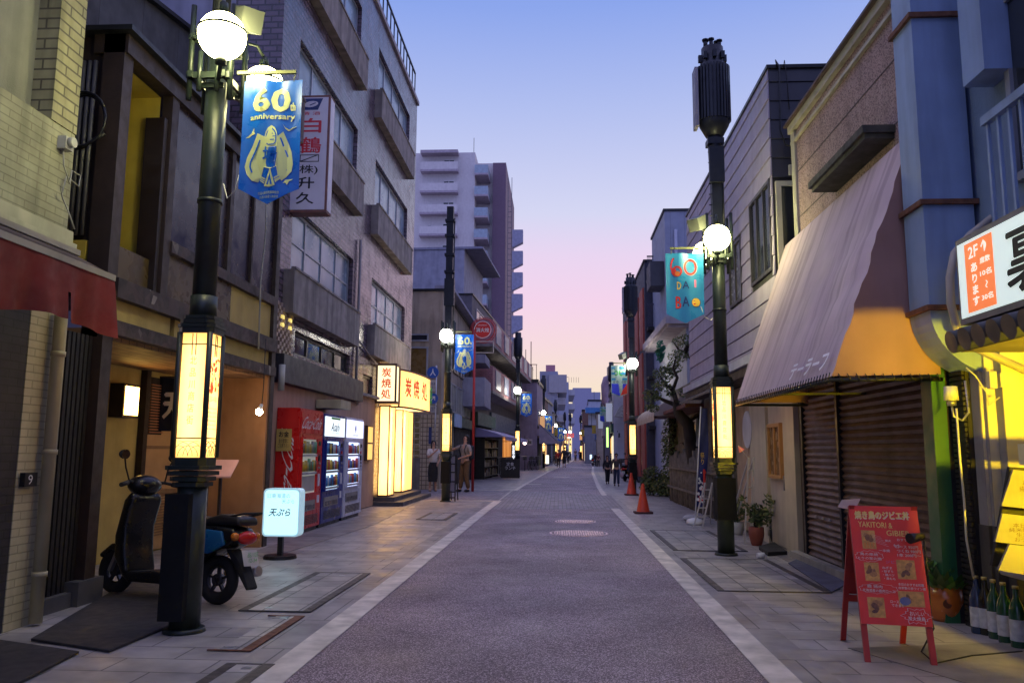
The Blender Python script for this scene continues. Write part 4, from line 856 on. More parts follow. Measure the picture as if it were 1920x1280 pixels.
tx = MB(); w_ = a1-a0; h_ = z1-z0; text(tx.mat(M('faded_ink', (.15, .25, .35), .6, emit=(.2, .4, .5), stren=.6)), '旧東海道の', ft, a0+w_*.42, z1-h_*.15, w_*.62, h_*.1, .008); text(tx, '天ぷら', ft, a0+w_*.68, z1-h_*.27, w_*.34, h_*.085, .008); text(tx.mat(NAV_), '天ぷら', ft, a0+w_*.47, z1-h_*.5, w_*.58, h_*.16, .008, off=.02, shear=.1); tx.build('lettering', NAV_, tb)
# mats
def mat_(pts, lab): m_ = MB(); m_.prism([G(u, v, .006) for u, v in pts], (0, 0, .014)); solo(m_, 'rubber_mat', M('dark_rubber_mat', (.030, .026, .026), .7, noise=.3, ns=6, bump=.3, bs=200), lab, 'mat')
mat_([(58, 1200), (205, 1222), (372, 1152), (330, 1080), (240, 1092)], 'dark mat on the pavement beneath the scooter'); mat_([(-120, 1190), (0, 1202), (148, 1224), (20, 1290), (-300, 1290)], 'dark mat at the bottom left corner in front of the cream shop')
MB_ = None
# ================================================================= RIGHT SIDE
BLUW = M('blue_painted_metal', (.26, .36, .56), .5, noise=.12, ns=2, grime=.5)
BLUWALL = M('blue_grey_stucco', (.16, .23, .38), .85, noise=.15, ns=2, grime=.35, bump=.3)
YW = M('weathered_cream_render', (.62, .58, .44), .8, noise=.2, ns=3, grime=.45)
GR3 = M('unlit_face_grey', (.26, .25, .25), .75, noise=.2, grime=.3)
# ---- near right building with duct and lit sign
fr_ = RX(3.28); NR = thing('duct_building', 'blue-grey building at the near right edge with an alcove lit yellow', 'building', (3.28, 5.7, 0))
MB().box(3.28, 9, -6, 6.6, 2.5, 9).build('upper_wall', BLUWALL, NR)
MB().box(3.30, 9, -6, 6.6, 2.42, 2.498).build('alcove_ceiling', YW, NR)
st = MB(); st.mat(YW)
st.box(3.2, 3.5, 6.27, 6.4, 0, 2.41).box(3.222, 3.5, 6.222, 6.269, 0, 2.41).box(3.29, 3.5, 6.12, 6.221, 0, 2.41).build('stepped_pilaster', YW, NR)
gs = MB().box(3.196, 3.1999, 6.272, 6.398, .0, 2.4).box(3.218, 3.2219, 6.224, 6.267, 0, 2.4).box(3.286, 3.2899, 6.122, 6.219, 0, 2.4); gs.build('unlit_face_strip', GR3, NR)  # street faces of the pilaster toned grey for their missing lamplight
MB().box(3.19, 3.5, 6.263, 6.41, 0, .78).box(3.212, 3.5, 6.215, 6.262, 0, .78).box(3.28, 3.5, 6.112, 6.214, 0, .78).box(3.501, 4.29, 6.07, 6.11, 0, .78).build('dark_cutoff_band', M('lamp_cutoff_dark', (.05, .048, .045), .7, grime=.3), NR)  # dark boxes stand in for the lamp's cut-off at the wall foot
MB().box(3.501, 4.3, 6.13, 6.38, 0, 2.41).build('alcove_end_wall', YW, NR); MB().box(3.62, 3.95, 6.08, 6.129, 0, 2.2).build('alcove_door', M('dark_olive_door', (.08, .07, .04), .5), NR)
MB().box(4.3, 4.4, -2, 6.38, 0, 2.41).build('alcove_side_wall', YW, NR)
mtb = MB(); fq = FY(6.12)
for u0, v0, u1, v1 in ((1848, 697, 1864, 729), (1868, 700, 1878, 726)): a0, a1, z0, z1 = fq.rect(u0, v0, u1, v1); mtb.fb(fq, a0, a1, z0, z1, .001, .05)
mtb.build('meter_box', M('meter_cream', (.5, .48, .38), .5), NR)
cbm = MB()
q = [fq.px(*c) for c in ((1808, 690), (1825, 705), (1845, 735), (1850, 760), (1870, 745))]; cbm.tube([fq.p(a, z, .03) for a, z in q], .006, 6)
cbm.tube([PYp(u, v, 5.9) for u, v in ((1793, 765), (1800, 860), (1808, 940), (1812, 1010), (1825, 1080))], .008, 6); cbm.build('wall_cable', M('cable_yellowish', (.5, .48, .36), .6), NR)
# duct
X0, X1, Y0, Y1 = 2.86, PYp(1812, 200, 6.25).x, 6.25, 6.6; zf = 2.42; wd = X1-X0
dk = thing('ventilation_duct', 'big square blue-grey duct with rusty flanges bending over the yellow wall', 'duct', (X0, Y0, 2))
MB().box(X0, X1, Y0, Y1, zf, 7).build('duct_shaft', BLUW, dk)
el = MB(); ro_, ri = .52, .10; cxx, czz = X0+ro_, zf; n = 14; vs = []
XE = X0+ro_
for i in range(n+1):
    a = math.pi+math.pi/2*i/n
    for r in (ro_, max(ri, ro_-wd)):
        for y in (Y0, Y1): vs.append((cxx+r*math.cos(a), y, czz+r*math.sin(a)))
fs = []
for i in range(n):
    o = 4*i; fs += [(o, o+1, o+5, o+4), (o+2, o+3, o+7, o+6), (o, o+2, o+6, o+4), (o+1, o+3, o+7, o+5)]
el.add(vs, fs); h_in = czz-max(ri, ro_-wd); el.box(XE-.001, 4.6, Y0, Y1, czz-ro_, h_in); el.build('duct_elbow', BLUW, dk)
fg = MB()
for z in (zf+.0, fr_.px(1740, 373, .42)[1], PXp(1700, 40, X0).z): MB().box(X0-.03, X1+.03, Y0-.03, Y1+.03, z-.02, z+.02).build('rusty_flange', RUSTY, dk)
cp_ = MB(); cp_.tube([PYp(u, v, 6.1) for u, v in ((1885, 300), (1888, 350), (1870, 400), (1820, 440), (1790, 475), (1781, 520), (1783, 570), (1795, 620), (1825, 650), (1880, 675), (1925, 695), (1990, 720))], .03, 10); cp_.build('conduit_pipe', M('conduit_beige', (.42, .38, .33), .5), dk)
# upper details
fu = RX(3.28); a0, a1, z0, z1 = fu.rect(1845, -60, 1905, 128); MB().fb(fu, a0, a1, z0, z1, .001, .22).build('duct_box', BLUW, NR)
a0, a1, z0, z1 = fu.rect(1885, 0, 1990, 300); window(NR, fu, (a0-.2, a1, z0, z1), .001, 2, 1, WIN, ALU, .06)
rl = MB(); q0, q1 = fu.px(1843, 228, .35), fu.px(1925, 168, .35); zr = (q0[1]+q1[1])/2; rl.fb(fu, q1[0]-.8, q0[0], zr-.03, zr+.03, .32, .37)
for i in range(9): a = q0[0]-.04-i*.13; rl.fb(fu, a-.012, a+.012, zr-.75, zr-.031, .33, .35)
rl.fb(fu, q1[0]-.8, q0[0], zr-.8, zr-.751, .32, .37); rl.fb(fu, q0[0]-.05, q0[0], zr-.8, zr-.75, 0, .32); rl.build('window_railing', BLUW, NR)
MB().tube([fu.p(q0[0]-.25, 5.2, .1), fu.p(q0[0]-.25, zr-.4, .12), fu.p(q0[0]-.2, zr-1, .1)], .04, 8).build('wall_pipe', BLUW, NR)
# lit sign board
fs_ = RX(2.68); q0, q1 = fs_.px(1790, 462), fs_.px(1808, 600); yr = (q0[0]+q1[0])/2; zt_ = q0[1]; zb_ = q1[1]; yl = 2.6
ls = thing('lit_sign_board', 'glowing white sign board with an orange 2F panel above dark roof tiles', 'lit sign', (2.68, yr, zb_))
MB().fb(fs_, yl, yr+.02, zb_-.03, zt_+.03, -.26, 0).build('case', M('sign_case_grey', (.18, .16, .17), .5), ls)
MB().fb(fs_, yl, yr-.015, zb_+.01, zt_-.01, .001, .008).build('lit_face', EM('cool_sign_light', (.72, .86, .80), .72), ls)
a0, a1 = fs_.px(1811, 470)[0], fs_.px(1862, 440)[0]; b0, b1 = min(a0, a1), max(a0, a1); hh = zt_-zb_
za, zb2_ = zb_+hh*.06, zt_-hh*.06
MB().fb(fs_, b0, b1, za, zb2_, .0082, .011).build('orange_panel', EM('orange_sign_light', (1., .22, .06), .75), ls)
tx = MB(); wl_ = EM('white_letter_light', (1, .85, .75), .8); tx.mat(wl_); am = (b0+b1)/2; bw = b1-b0; ph = zb2_-za
text(tx, '2F', fs_, b1-bw*.33, zb2_-ph*.15, bw*.36, ph*.17, .013, off=.02, flip=True); text(tx, '⬆' if 0 else '↑', fs_, b1-bw*.72, zb2_-ph*.14, bw*.22, ph*.18, .013, off=.05, flip=True)
text(tx, 'あ\nり\nま\nす', fs_, b1-bw*.33, zb2_-ph*.62, bw*.24, ph*.62, .013, off=.03, flip=True, line=1.1)
text(tx, '席数', fs_, b1-bw*.73, zb2_-ph*.33, bw*.36, ph*.09, .013, off=.02, flip=True); text(tx, '10名', fs_, b1-bw*.73, zb2_-ph*.51, bw*.4, ph*.09, .013, off=.02, flip=True); text(tx, '〜', fs_, b1-bw*.73, zb2_-ph*.68, bw*.15, ph*.06, .013, off=.03, flip=True, rot=math.pi/2); text(tx, '30名', fs_, b1-bw*.73, zb2_-ph*.85, bw*.4, ph*.09, .013, off=.02, flip=True)
tx.mat(BLACK); ak = fs_.px(1893, 495)[0]; text(tx, '裏', fs_, ak-.28, (zb_+zt_)/2, .6, hh*.8, .013, off=.016, flip=True); tx.build('lettering', wl_, ls)
# tiled eave
ev = thing('tiled_eave', 'row of dark round roof tiles below the glowing sign board', 'roof eave', (2.7, 5.3, zb_-.2)); t_ = MB(); ze = zb_-.12
for i in range(14): y = yr-.04-i*.17; t_.cyl((2.58, y, ze-.03), (3.0, y, ze+.07), .075, .075, 14)
t_.box(2.62, 3.02, yl-.2, yr+.02, ze-.02, ze-.005); t_.build('roof_tiles', M('black_roof_tile', (.03, .032, .036), .4, noise=.2), ev)
MB().box(2.66, 3.26, yl-.2, yr, ze-.09, ze-.05).build('eave_board', M('eave_wood', (.12, .10, .07), .7), ev)
wl_ = thing('post_lamp', 'unseen yellow lamp on an added post, black half-open shade shaped to steer its light', 'lamp', (3.05, 3.5, 0)); MB().cyl((3.05, 3.5, 0), (3.05, 3.5, .03), .16, .15, 20).cyl((3.05, 3.5, .03), (3.05, 3.5, 1.084), .02, n=10).build('post', BLK, wl_)  # unseen lamp read from its yellow glow; the post is added
MB().box(2.93, 3.2, 3.36, 3.70, 1.085, 1.1).box(2.915, 2.928, 3.36, 3.99, .88, 1.36).box(2.941, 3.2, 3.36, 3.37, 1.131, 1.34).build('shade', BLK, wl_)  # added plates keep the lamp's light off the street and floor
MB().sph((3.05, 3.5, 1.2), .08, 24, 16).build('bulb', EM('yellow_lamp', (1., .70, .0), 2700), wl_)
# beacon lamp on bracket
p = PYp(1783, 738, 6.2); lb = thing('bracket_lamp', 'small pale capped lamp on a bent pipe beside the yellow stripes', 'lamp', tuple(p)); MB().cyl(p+Vector((0, 0, -.05)), p+Vector((0, 0, .055)), .052, .046, 16).build('cap', M('cap_white', (.55, .55, .48), .4), lb); MB().cyl(p+Vector((0, 0, -.09)), p+Vector((0, 0, -.05)), .03, .035, 12).tube([p+Vector((0, 0, -.09)), p+Vector((.01, 0, -.17)), p+Vector((.07, 0, -.2)), p+Vector((.12, 0, -.14)), p+Vector((.11, 0, .1))], .009, 6).build('bent_pipe', STEEL, lb)
# dark passage between
MB_ = thing('passage_shutter', 'narrow black corrugated shutter in the gap beside the green post', 'shutter', (3.2, 6.3, 0)); m_ = MB()
for i in range(60): m_.box(3.14, 3.16, 6.41, 6.61, i*.04, i*.04+.028)
m_.box(3.165, 3.195, 6.405, 6.61, 0, 2.45); m_.build('slats', M('black_slats', (.014, .012, .012), .6), MB_)
# ---- tailor building with the big awning
PINKS = M('pinkish_rough_stucco', (.36, .25, .25), .9, noise=.15, ns=2, bump=.8, bs=90, grime=.35, speck=(80, (.42, .31, .30), .78)); CRM = M('cream_trim', (.42, .40, .32), .7, noise=.15, grime=.4)
ft_ = RX(3.1); TB = thing('tailor_building', 'two storey pinkish stucco building behind the big mauve awning', 'building', (3.1, 6.65, 0))
zp = 5.48; ya, yb = 6.66, 10.3
MB().box(3.1, 9, ya, yb, 2.2, zp).build('upper_wall', PINKS, TB); MB().box(3.13, 9, ya, yb, 0, 2.19).build('lower_wall', DARKW, TB)
MB().box(3.04, 9, ya-.03, yb+.03, zp+.001, zp+.10).box(3.06, 3.099, ya, yb, zp-.16, zp-.12).build('parapet_cap', CRM, TB); MB().box(2.99, 9, ya-.05, yb+.06, zp+.101, zp+.13).build('roof_edge', M('rusty_dark_edge', (.09, .06, .06), .6), TB)
MB().box(3.07, 3.099, yb-.14, yb+.01, 2.3, zp).build('corner_strip', CRM, TB)
sl = MB()
for z in (3.15, 4.3, 4.9): sl.box(3.094, 3.0995, ya, yb-.15, z, z+.012)
sl.build('expansion_joint', M('joint_dark', (.1, .08, .08), .8), TB)
hy0, hz = ft_.px(1617, 244, .3); hy1 = ft_.px(1516, 367, .3)[0]; hd = MB(); hd.box(2.8, 3.098, hy0, hy1, hz-.02, hz+.05).box(2.83, 3.098, hy0+.03, hy1-.03, hz-.07, hz-.021); hd.build('window_hood', M('mossy_dark_concrete', (.07, .07, .06), .85, noise=.35, ns=7, grime=.4), TB)
g0 = ft_.px(1482, 850)[0]; gm = ft_.px(1581, 850)[0]; SH = M('brown_shutter_slat', (.15, .09, .065), .42, .2, .2, 2, grime=.35)
for a, b_, lab in ((6.86, gm-.035, 'nearer half of the brown roller shutter, warm light on its upper slats'), (gm+.035, yb-.05, 'farther half of the brown roller shutter, beside the cream doorway')):
    s = thing('roller_shutter', lab, 'shutter', (3.08, (a+b_)/2, 0), 'brown roller shutters under the big awning'); m_ = MB(); n = 29; hs = 2.16/n
    for i in range(n): z = .06+i*hs; m_.add([(3.085, a, z), (3.085, b_, z), (3.06, b_, z+hs*.45), (3.06, a, z+hs*.45), (3.095, b_, z+hs), (3.095, a, z+hs)], [(0, 1, 2, 3), (3, 2, 4, 5)])
    m_.build('slats', SH, s); MB().box(3.045, 3.10, a, b_, 0, .06).build('bottom_rail', M('shutter_rail', (.10, .07, .06), .4, .3), s)
    k = MB()
    for q in (.3, .5, .7): k.box(3.05, 3.062, a+(b_-a)*q-.03, a+(b_-a)*q+.03, .55, .575)
    k.build('shutter_lock', STEEL, s)
MB().box(3.04, 3.12, gm-.03, gm+.03, 0, 2.2).build('shutter_guide', BLK, TB); MB().box(3.04, 3.12, yb-.045, yb+.02, 0, 2.2).build('shutter_guide', BLK, TB)
MB().box(3.02, 3.13, 6.66, 6.85, 0, 2.3).build('green_post', M('green_painted_post', (.02, .11, .045), .45, noise=.2), TB)
MB().box(2.93, 3.044, 6.9, yb+.3, .0, .085).build('threshold', M('threshold_concrete', (.28, .27, .26), .8, grime=.4), TB)
# awning: sloping quadrilateral with folds
ag = thing('big_awning', 'large faded mauve awning over the brown shutters with faint katakana letters', 'awning', (3.0, 8.2, 1.9))
AWM = M('faded_mauve_canvas', (.54, .42, .47), .85, noise=.12, ns=1.5, bump=.1, bs=12, streak=((.5, 9., .5), (.24, .17, .19), .5)); AWO = M('mauve_end_lamp_ochre', (.36, .20, .16), .8, noise=.1, ns=3, grime=.15)  # end panel: same canvas, with the lamp's ochre mixed into its colour
xb, xt, za, zc, y0a, y1a = 2.2, 3.0, 1.92, 4.02, 6.56, 10.05; n, mm = 60, 24; vs = []
yt1 = 10.5
for j in range(mm+1):
    t = j/mm
    for i in range(n+1):
        s = i/n; y = y0a+.12*t+(y1a-y0a+(yt1-y1a)*t-.12*t)*s
        w_ = (.006*math.sin(s*30+t*3)*(1-s*.4)+.0035*math.sin(s*95+t*9)+(.013*math.sin(30*t+9*s+1.5*math.sin(5*t))+.007*math.sin(61*t+20*s))*(1-s)**2.2)*math.sin(math.pi*min(1, t*1.0+.05))
        sag = -.018*math.sin(math.pi*t)
        vs.append((xb+(xt-xb)*t+w_+sag*.4, y, za+(zc-za)*t+sag))
m_ = MB(); m_.add(vs, [(j*(n+1)+i, j*(n+1)+i+1, (j+1)*(n+1)+i+1, (j+1)*(n+1)+i) for j in range(mm) for i in range(n)], True); aw_o = m_.build('canvas_slope', AWM, ag)
e_ = MB(); col0 = [vs[j*(n+1)] for j in range(mm+1)]; cole = [vs[j*(n+1)+n] for j in range(mm+1)]
e_.add(col0+[(3.08, y0a+.1, zc), (3.08, y0a+.05, za+.02)], [tuple(range(len(col0)+2))]); e_.build('canvas_end', AWO, ag); e_ = MB(); e_.add(cole+[(3.08, yt1, zc), (3.08, y1a, za)], [tuple(range(len(cole)+2))]); e_.build('canvas_end', AWO, ag)
f_ = MB(); f_.tube([(3.08, y0a+.03, za-.02), (xb, y0a, za-.03), (xb, y1a, za-.03), (3.08, y1a, za-.03)], .016, 8); f_.bar((xb+.02, 8.2, za-.03), (3.08, 8.2, za-.02), .02)
for i in range(46):
    y = y0a+(y1a-y0a)*i/45; f_.tube([(xb-.012, y, za+.03), (xb-.022, y+.02, za-.03), (xb+.016, y+.035, za-.05), (xb+.02, y+.04, za)], .005, 5)
for i in range(12): x = xb+.05+i*.07; f_.tube([(x, y0a-.012, za+.02), (x+.02, y0a-.022, za-.03), (x+.03, y0a+.012, za-.04)], .005, 5)
f_.build('frame', BLK, ag)
tn = math.atan2(zc-za, xt-xb); frA = Fr((xb, 0, za), (0, 1, 0), (-math.sin(tn), 0, math.cos(tn)))
class SlopeFr(Fr):
    def p(s, a, z, d=0.): t = z/math.hypot(zc-za, xt-xb); sag = -.018*math.sin(math.pi*max(0, min(1, t))); return Vector((xb+(xt-xb)*t+sag*.4-.03-d, a, za+(zc-za)*t+sag+.012))
tx = MB(); text(tx, 'テーラーフ', SlopeFr((0, 0, 0), (0, 1, 0), (-1, 0, 0)), 7.2, .14, 1.05, .17, .01, off=.03, flip=True, shear=.0); tx.build('lettering', M('faded_white_letter', (.85, .82, .86), .6), ag)
# ---- building with horizontal siding
def boards(mb, fr, a0, a1, z0, z1, h, holes=(), d=.0, lap=.022, gap=.012):
    z = z0
    while z < z1-.01:
        zt = min(z+h, z1); segs = [(a0, a1)]
        for hh in holes:
            if hh[2] < zt-.01 and hh[3] > z+.01:
                o = []
                for s in segs:
                    if hh[1] <= s[0] or hh[0] >= s[1]: o.append(s); continue
                    if hh[0] > s[0]: o.append((s[0], hh[0]))
                    if hh[1] < s[1]: o.append((hh[1], s[1]))
                segs = o
        for p, q in segs: mb.hexa([fr.p(p, z+gap, d), fr.p(q, z+gap, d), fr.p(q, z+gap, d+lap), fr.p(p, z+gap, d+lap), fr.p(p, zt, d), fr.p(q, zt, d), fr.p(q, zt, d+lap*.4), fr.p(p, zt, d+lap*.4)])
        z += h
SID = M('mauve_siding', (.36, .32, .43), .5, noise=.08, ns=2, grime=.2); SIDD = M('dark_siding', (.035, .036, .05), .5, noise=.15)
fz = RX(2.87); SB = thing('siding_building', 'mauve horizontal siding building with a black side face and dark windows', 'building', (2.87, 10.5, 0)); yS = 10.52; yE = 17.5; zS0 = 2.55; zS = 6.5
MB().box(2.874, 9, yS+.004, yE, zS0, zS-.01).build('wall', M('dark_backing', (.02, .02, .025), .8), SB)
wa = fz.rect(1404, 392, 1452, 560); h1 = (yS+.08, fz.px(1409, 450)[0], fz.px(1410, 540)[1], 4.98); h2 = (fz.px(1392, 500)[0], fz.px(1369, 500)[0], fz.px(1371, 580)[1], fz.px(1392, 440)[1])
m_ = MB(); boards(m_, fz, yS, yE, zS0, zS, .27, [h1, h2]); m_.build('siding_boards', SID, SB)
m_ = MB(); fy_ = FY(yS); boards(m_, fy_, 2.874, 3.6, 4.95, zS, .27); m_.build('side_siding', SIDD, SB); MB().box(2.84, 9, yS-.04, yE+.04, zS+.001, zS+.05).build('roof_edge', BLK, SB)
MB().box(3.6, 9, yS+.3, yE, zS-.6, zS-.05).build('rear_white_wall', M('pale_side_wall', (.30, .29, .33), .85), SB)
window(SB, fz, h1, -.02, 3, 1, WIN, ALUD, .05); window(SB, fz, h2, -.02, 2, 1, CURT, ALUD, .05)
window(SB, fy_, (2.9, 3.45, h1[2], 4.9), .0, 2, 1, WIN, CRM, .07)
wr = MB(); wr.tube([fy_.p(2.98, 6.5, .05), fy_.p(2.97, 6.62, .02), fy_.p(3.0, 6.5, .08), fy_.p(2.99, 5.6, .05), fy_.p(3.05, 5.4, .05), fy_.p(3.5, 5.25, .1)], .012, 6).tube([fy_.p(3.06, 6.5, .04), fy_.p(3.08, 6.6, .05), fy_.p(3.1, 6.3, .06), fy_.p(3.12, 5.9, .04)], .006, 6); wr.build('service_cable', BLK, SB)
MB().fb(fy_, 3.08, 3.17, 4.98, 5.12, .023, .06).build('wall_box', M('meter_cream', (.5, .48, .38), .5), SB)
p0, p1 = fz.px(1366, 697, .15), fz.px(1405, 675, .15); gz = (p0[1]+p1[1])/2
MB().box(2.70, 2.87, yS, yE, gz-.03, gz+.09).build('gutter', M('pale_blue_gutter', (.42, .44, .54), .4), SB)
MB().box(2.75, 3.1, yS, yE, zS0-.12, zS0-.001).build('soffit', BRN, SB)
fd = RX(3.12); CRW = M('cream_wall_panel', (.50, .44, .34), .75, noise=.1, grime=.25); BEI = M('beige_shutter_panel', (.42, .30, .20), .7, noise=.12, grime=.2)
MB().box(3.14, 9, yS, yE, 0, zS0-.12).build('ground_floor_wall', BRN, SB)
def seg(u0, u1, v=800): return min(fd.px(u0, v)[0], fd.px(u1, v)[0]), max(fd.px(u0, v)[0], fd.px(u1, v)[0])
pz = MB()
for u0, u1 in ((1474, 1495), (1411, 1441)): a, b_ = seg(u0, u1); pz.fb(fd, a, b_, 0, zS0-.13, -.02, .05)
pz.build('cream_pillar', CRW, SB); a, b_ = seg(1443, 1473); dr = MB().fb(fd, a+.01, b_-.01, .02, 2.1, 0, .02).build('door', CRW, SB)
window(dr, fd, (a+.08, b_-.1, .95, 1.72), .021, 2, 1, M('warm_wood_glass', (.22, .13, .06), .25), M('amber_wood', (.42, .22, .07), .5), .05, name='door_window'); MB().fb(fd, a+.03, a+.05, .8, 1.0, .021, .05).build('handle', STEEL, dr)
MB().fb(fd, a, b_, 2.11, zS0-.13, 0, .03).build('transom_panel', CRW, SB)
a, b_ = seg(1380, 1409); pz = MB(); 
for i in range(5): s_ = (b_-a)/5; pz.fb(fd, a+s_*i+.01, a+s_*(i+1)-.01, .05, zS0-.14, -.01, .012)
pz.build('beige_panel', BEI, SB); q = fd.px(1407, 805); MB().cyl(fd.p(q[0], q[1], .03), fd.p(q[0], q[1], .06), .3, .3, 28, False).build('round_white_sign', M('faint_white', (.55, .55, .6), .6), SB)
# ---- low old house with pent roof, fence, tree
OLD = M('old_grey_timber', (.13, .115, .10), .85, noise=.3, ns=9, bump=.5, grime=.4); RBM = M('dark_red_beam', (.10, .025, .022), .6, noise=.2)
fo = RX(3.35); OH = thing('old_house', 'low old timber house with a dark pent roof, reddish beam and plank front', 'building', (3.35, 14.5, 0)); oy0, oy1 = 17.55, 24.5
MB().box(3.4, 9, oy0, oy1, 0, 3.1).build('wall', OLD, OH)
pr0 = PXp(1273, 751, 2.62); pr1 = PXp(1335, 711, 2.62)
MB().prism([(2.62, 13.4, 2.34), (3.4, 13.4, 2.72), (3.4, 13.4, 2.76), (2.62, 13.4, 2.38)], (0, 17.5-13.4, 0)).build('pent_roof', M('brown_grey_roof', (.12, .10, .09), .6, noise=.2, brick=(.25, .2, .01, (.1, .085, .08), (.03, .03, .03))), OH)
MB().box(2.75, 3.4, oy0, 24, 2.28, 2.36).build('red_beam', RBM, OH)
pz = MB(); random.seed(9)
for i in range(34): y = oy0+.1+i*.19; pz.box(3.33, 3.38, y, y+.16, .02, random.uniform(1.5, 1.6) if i > 10 else 2.2)
pz.build('plank_front', OLD, OH)
w = window(OH, fo, (19.2, 20.3, 1.45, 2.15), .05, 1, 1, WIN, WHITE, .1)
fe = thing('log_fence', 'weathered upright log fence along the old house front', 'fence', (3.2, 20, 0)); m_ = MB(); random.seed(4)
for i in range(30): y = 15.6+i*.24; m_.cyl((3.13+random.uniform(-.02, .02), y, 0), (3.13, y+.02, random.uniform(1.15, 1.45)), .07, .06, 8)
m_.build('log_posts', OLD, fe); MB().bar((3.05, 15.5, .9), (3.05, 22.8, .9), .05).bar((3.05, 15.5, .4), (3.05, 22.8, .4), .05).build('rail', OLD, fe)
MB().box(3.05, 3.3, 14.3, 15.4, 0, 2.1).build('x', OLD, OH).name = 'entrance_post'
def leafy(mb, c, r, n, size, mats, rnd, flat=1.):
    for i in range(n):
        while True:
            v = Vector((rnd.uniform(-1, 1), rnd.uniform(-1, 1), rnd.uniform(-1, 1)))
            if v.length < 1: break
        p = Vector(c)+Vector((v.x*r[0], v.y*r[1], v.z*r[2])); a = Vector((rnd.gauss(0, 1), rnd.gauss(0, 1), rnd.gauss(0, 1))).normalized(); b = a.orthogonal().normalized(); cr_ = a.cross(b); s = size*rnd.uniform(.6, 1.3)
        mb.mat(mats[int(rnd.random()*len(mats))]); mb.add([p-b*s, p+cr_*s*.45, p+b*s, p-cr_*s*.45], [(0, 1, 2, 3)])
LF = [M('leaf_dark', (.05, .08, .03), .6), M('leaf_mid', (.09, .14, .045), .55), M('leaf_olive', (.16, .17, .06), .6)]
tr = thing('gnarled_tree', 'gnarled dark tree with sparse leaf clumps leaning over the old house', 'tree', (3.2, 19.5, 0)); BARK = M('dark_bark', (.035, .028, .025), .9, noise=.3, bump=.6)
def TP(u, v, Y=19.0): return PYp(u, v, Y)
b_ = MB(); trunk = [Vector((3.35, 19.6, 0)), TP(1296, 830, 19.4), TP(1290, 795), TP(1272, 775), TP(1268, 752)]
b_.tube(trunk, [.16, .15, .14, .12, .09]); br = [[(1268, 752), (1262, 730), (1270, 708), (1262, 690), (1268, 668)], [(1270, 760), (1245, 750), (1228, 742), (1218, 735)], [(1290, 790), (1312, 775), (1322, 740), (1330, 705), (1326, 670), (1322, 655)], [(1330, 705), (1312, 680), (1298, 675), (1285, 660), (1272, 655), (1262, 640)], [(1285, 660), (1290, 645), (1300, 632)], [(1262, 730), (1248, 722), (1238, 705)]]
for b in br:
    pts = [TP(u, v, 19+.25*math.sin(i*1.7+u)) for i, (u, v) in enumerate(b)]; b_.tube(pts, [.06-.045*i/(len(pts)-1) for i in range(len(pts))], 7)
b_.build('trunk', BARK, tr); cw = MB(); rr = random.Random(12)
for u, v, rx, rz, n in ((1222, 742, .22, .14, 170), (1240, 722, .22, .12, 150), (1245, 700, .25, .16, 220), (1262, 690, .2, .14, 150), (1222, 765, .16, .1, 90), (1272, 668, .22, .14, 150), (1285, 640, .3, .14, 160), (1310, 630, .25, .12, 110), (1258, 735, .14, .1, 80), (1300, 655, .2, .1, 70), (1325, 640, .2, .14, 70), (1282, 735, .12, .1, 40)):
    leafy(cw, TP(u, v, 19+rr.uniform(-.3, .3)), (rx*1.15, rx, rz*1.15), int(n*1.8), .036, LF, rr)
cw.build('crown', LF[0], tr)
def bush(u, v, rx, h, lab, name='shrub', n=900, sz=.05, cat='shrub', mats=None):
    p = G(u, v); t = thing(name, lab, cat, (p.x, p.y, 0)); c = MB(); rr = random.Random(int(u)); leafy(c, (p.x, p.y, h*.55), (rx, rx, h*.5), n, sz, mats or LF, rr); leafy(c, (p.x-rx*.3, p.y, h*.3), (rx*.8, rx, h*.3), n//2, sz, mats or LF, rr)
    c.build('crown', LF[0], t); s = MB()
    for i in range(6): a = i*1.1; s.tube([(p.x, p.y, 0), (p.x+rx*.4*math.cos(a), p.y+rx*.4*math.sin(a), h*.4), (p.x+rx*.6*math.cos(a), p.y+rx*.6*math.sin(a), h*.8)], [.02, .014, .006], 5)
    s.build('stems', BARK, t)
bush(1226, 928, .42, .85, 'dense green shrub at the end of the log fence, behind the cones'); bush(1252, 930, .4, .6, 'lower olive shrub beside the dense green one at the fence end')
bush(1272, 930, .35, .5, 'small flowering plants at the foot of the log fence', 'low_plants', 350, .04, 'plant'); 
ivy = thing('ivy_column', 'tall ivy covered pillar below the beige rounded canopy', 'plant', (3.1, 23.5, 0)); c = MB(); rr = random.Random(3); leafy(c, (3.25, 23.4, 1.3), (.3, .5, 1.3), 1500, .05, LF, rr); c.build('foliage', LF[0], ivy); MB().cyl((3.3, 23.5, 0), (3.3, 23.5, 2.5), .12, .1, 8).build('stem', BARK, ivy)
cn = thing('rounded_canopy', 'beige rounded canopy with a drooping front over the ivy pillar', 'awning', (2.9, 23, 2.2)); m_ = MB(); vs = []; n = 12
for i in range(n+1):
    a = math.pi/2*i/n
    for y in (21.2, 25.8): vs.append((3.5-1.0*math.sin(a)*1.0, y, 2.25+.5*math.cos(a)))
m_.add(vs, [(2*i, 2*i+1, 2*i+3, 2*i+2) for i in range(n)], True); m_.add([(3.5-1.0*math.sin(math.pi/2*i/n), 21.2, 2.25+.5*math.cos(math.pi/2*i/n)) for i in range(n+1)]+[(3.5, 21.2, 2.25)], [tuple(range(n+2))]); m_.quad((2.5, 21.2, 2.25), (2.5, 25.8, 2.25), (2.5, 25.8, 2.12), (2.5, 21.2, 2.12)); m_.build('canvas', M('beige_canvas', (.34, .29, .26), .8, noise=.15, grime=.3), cn)
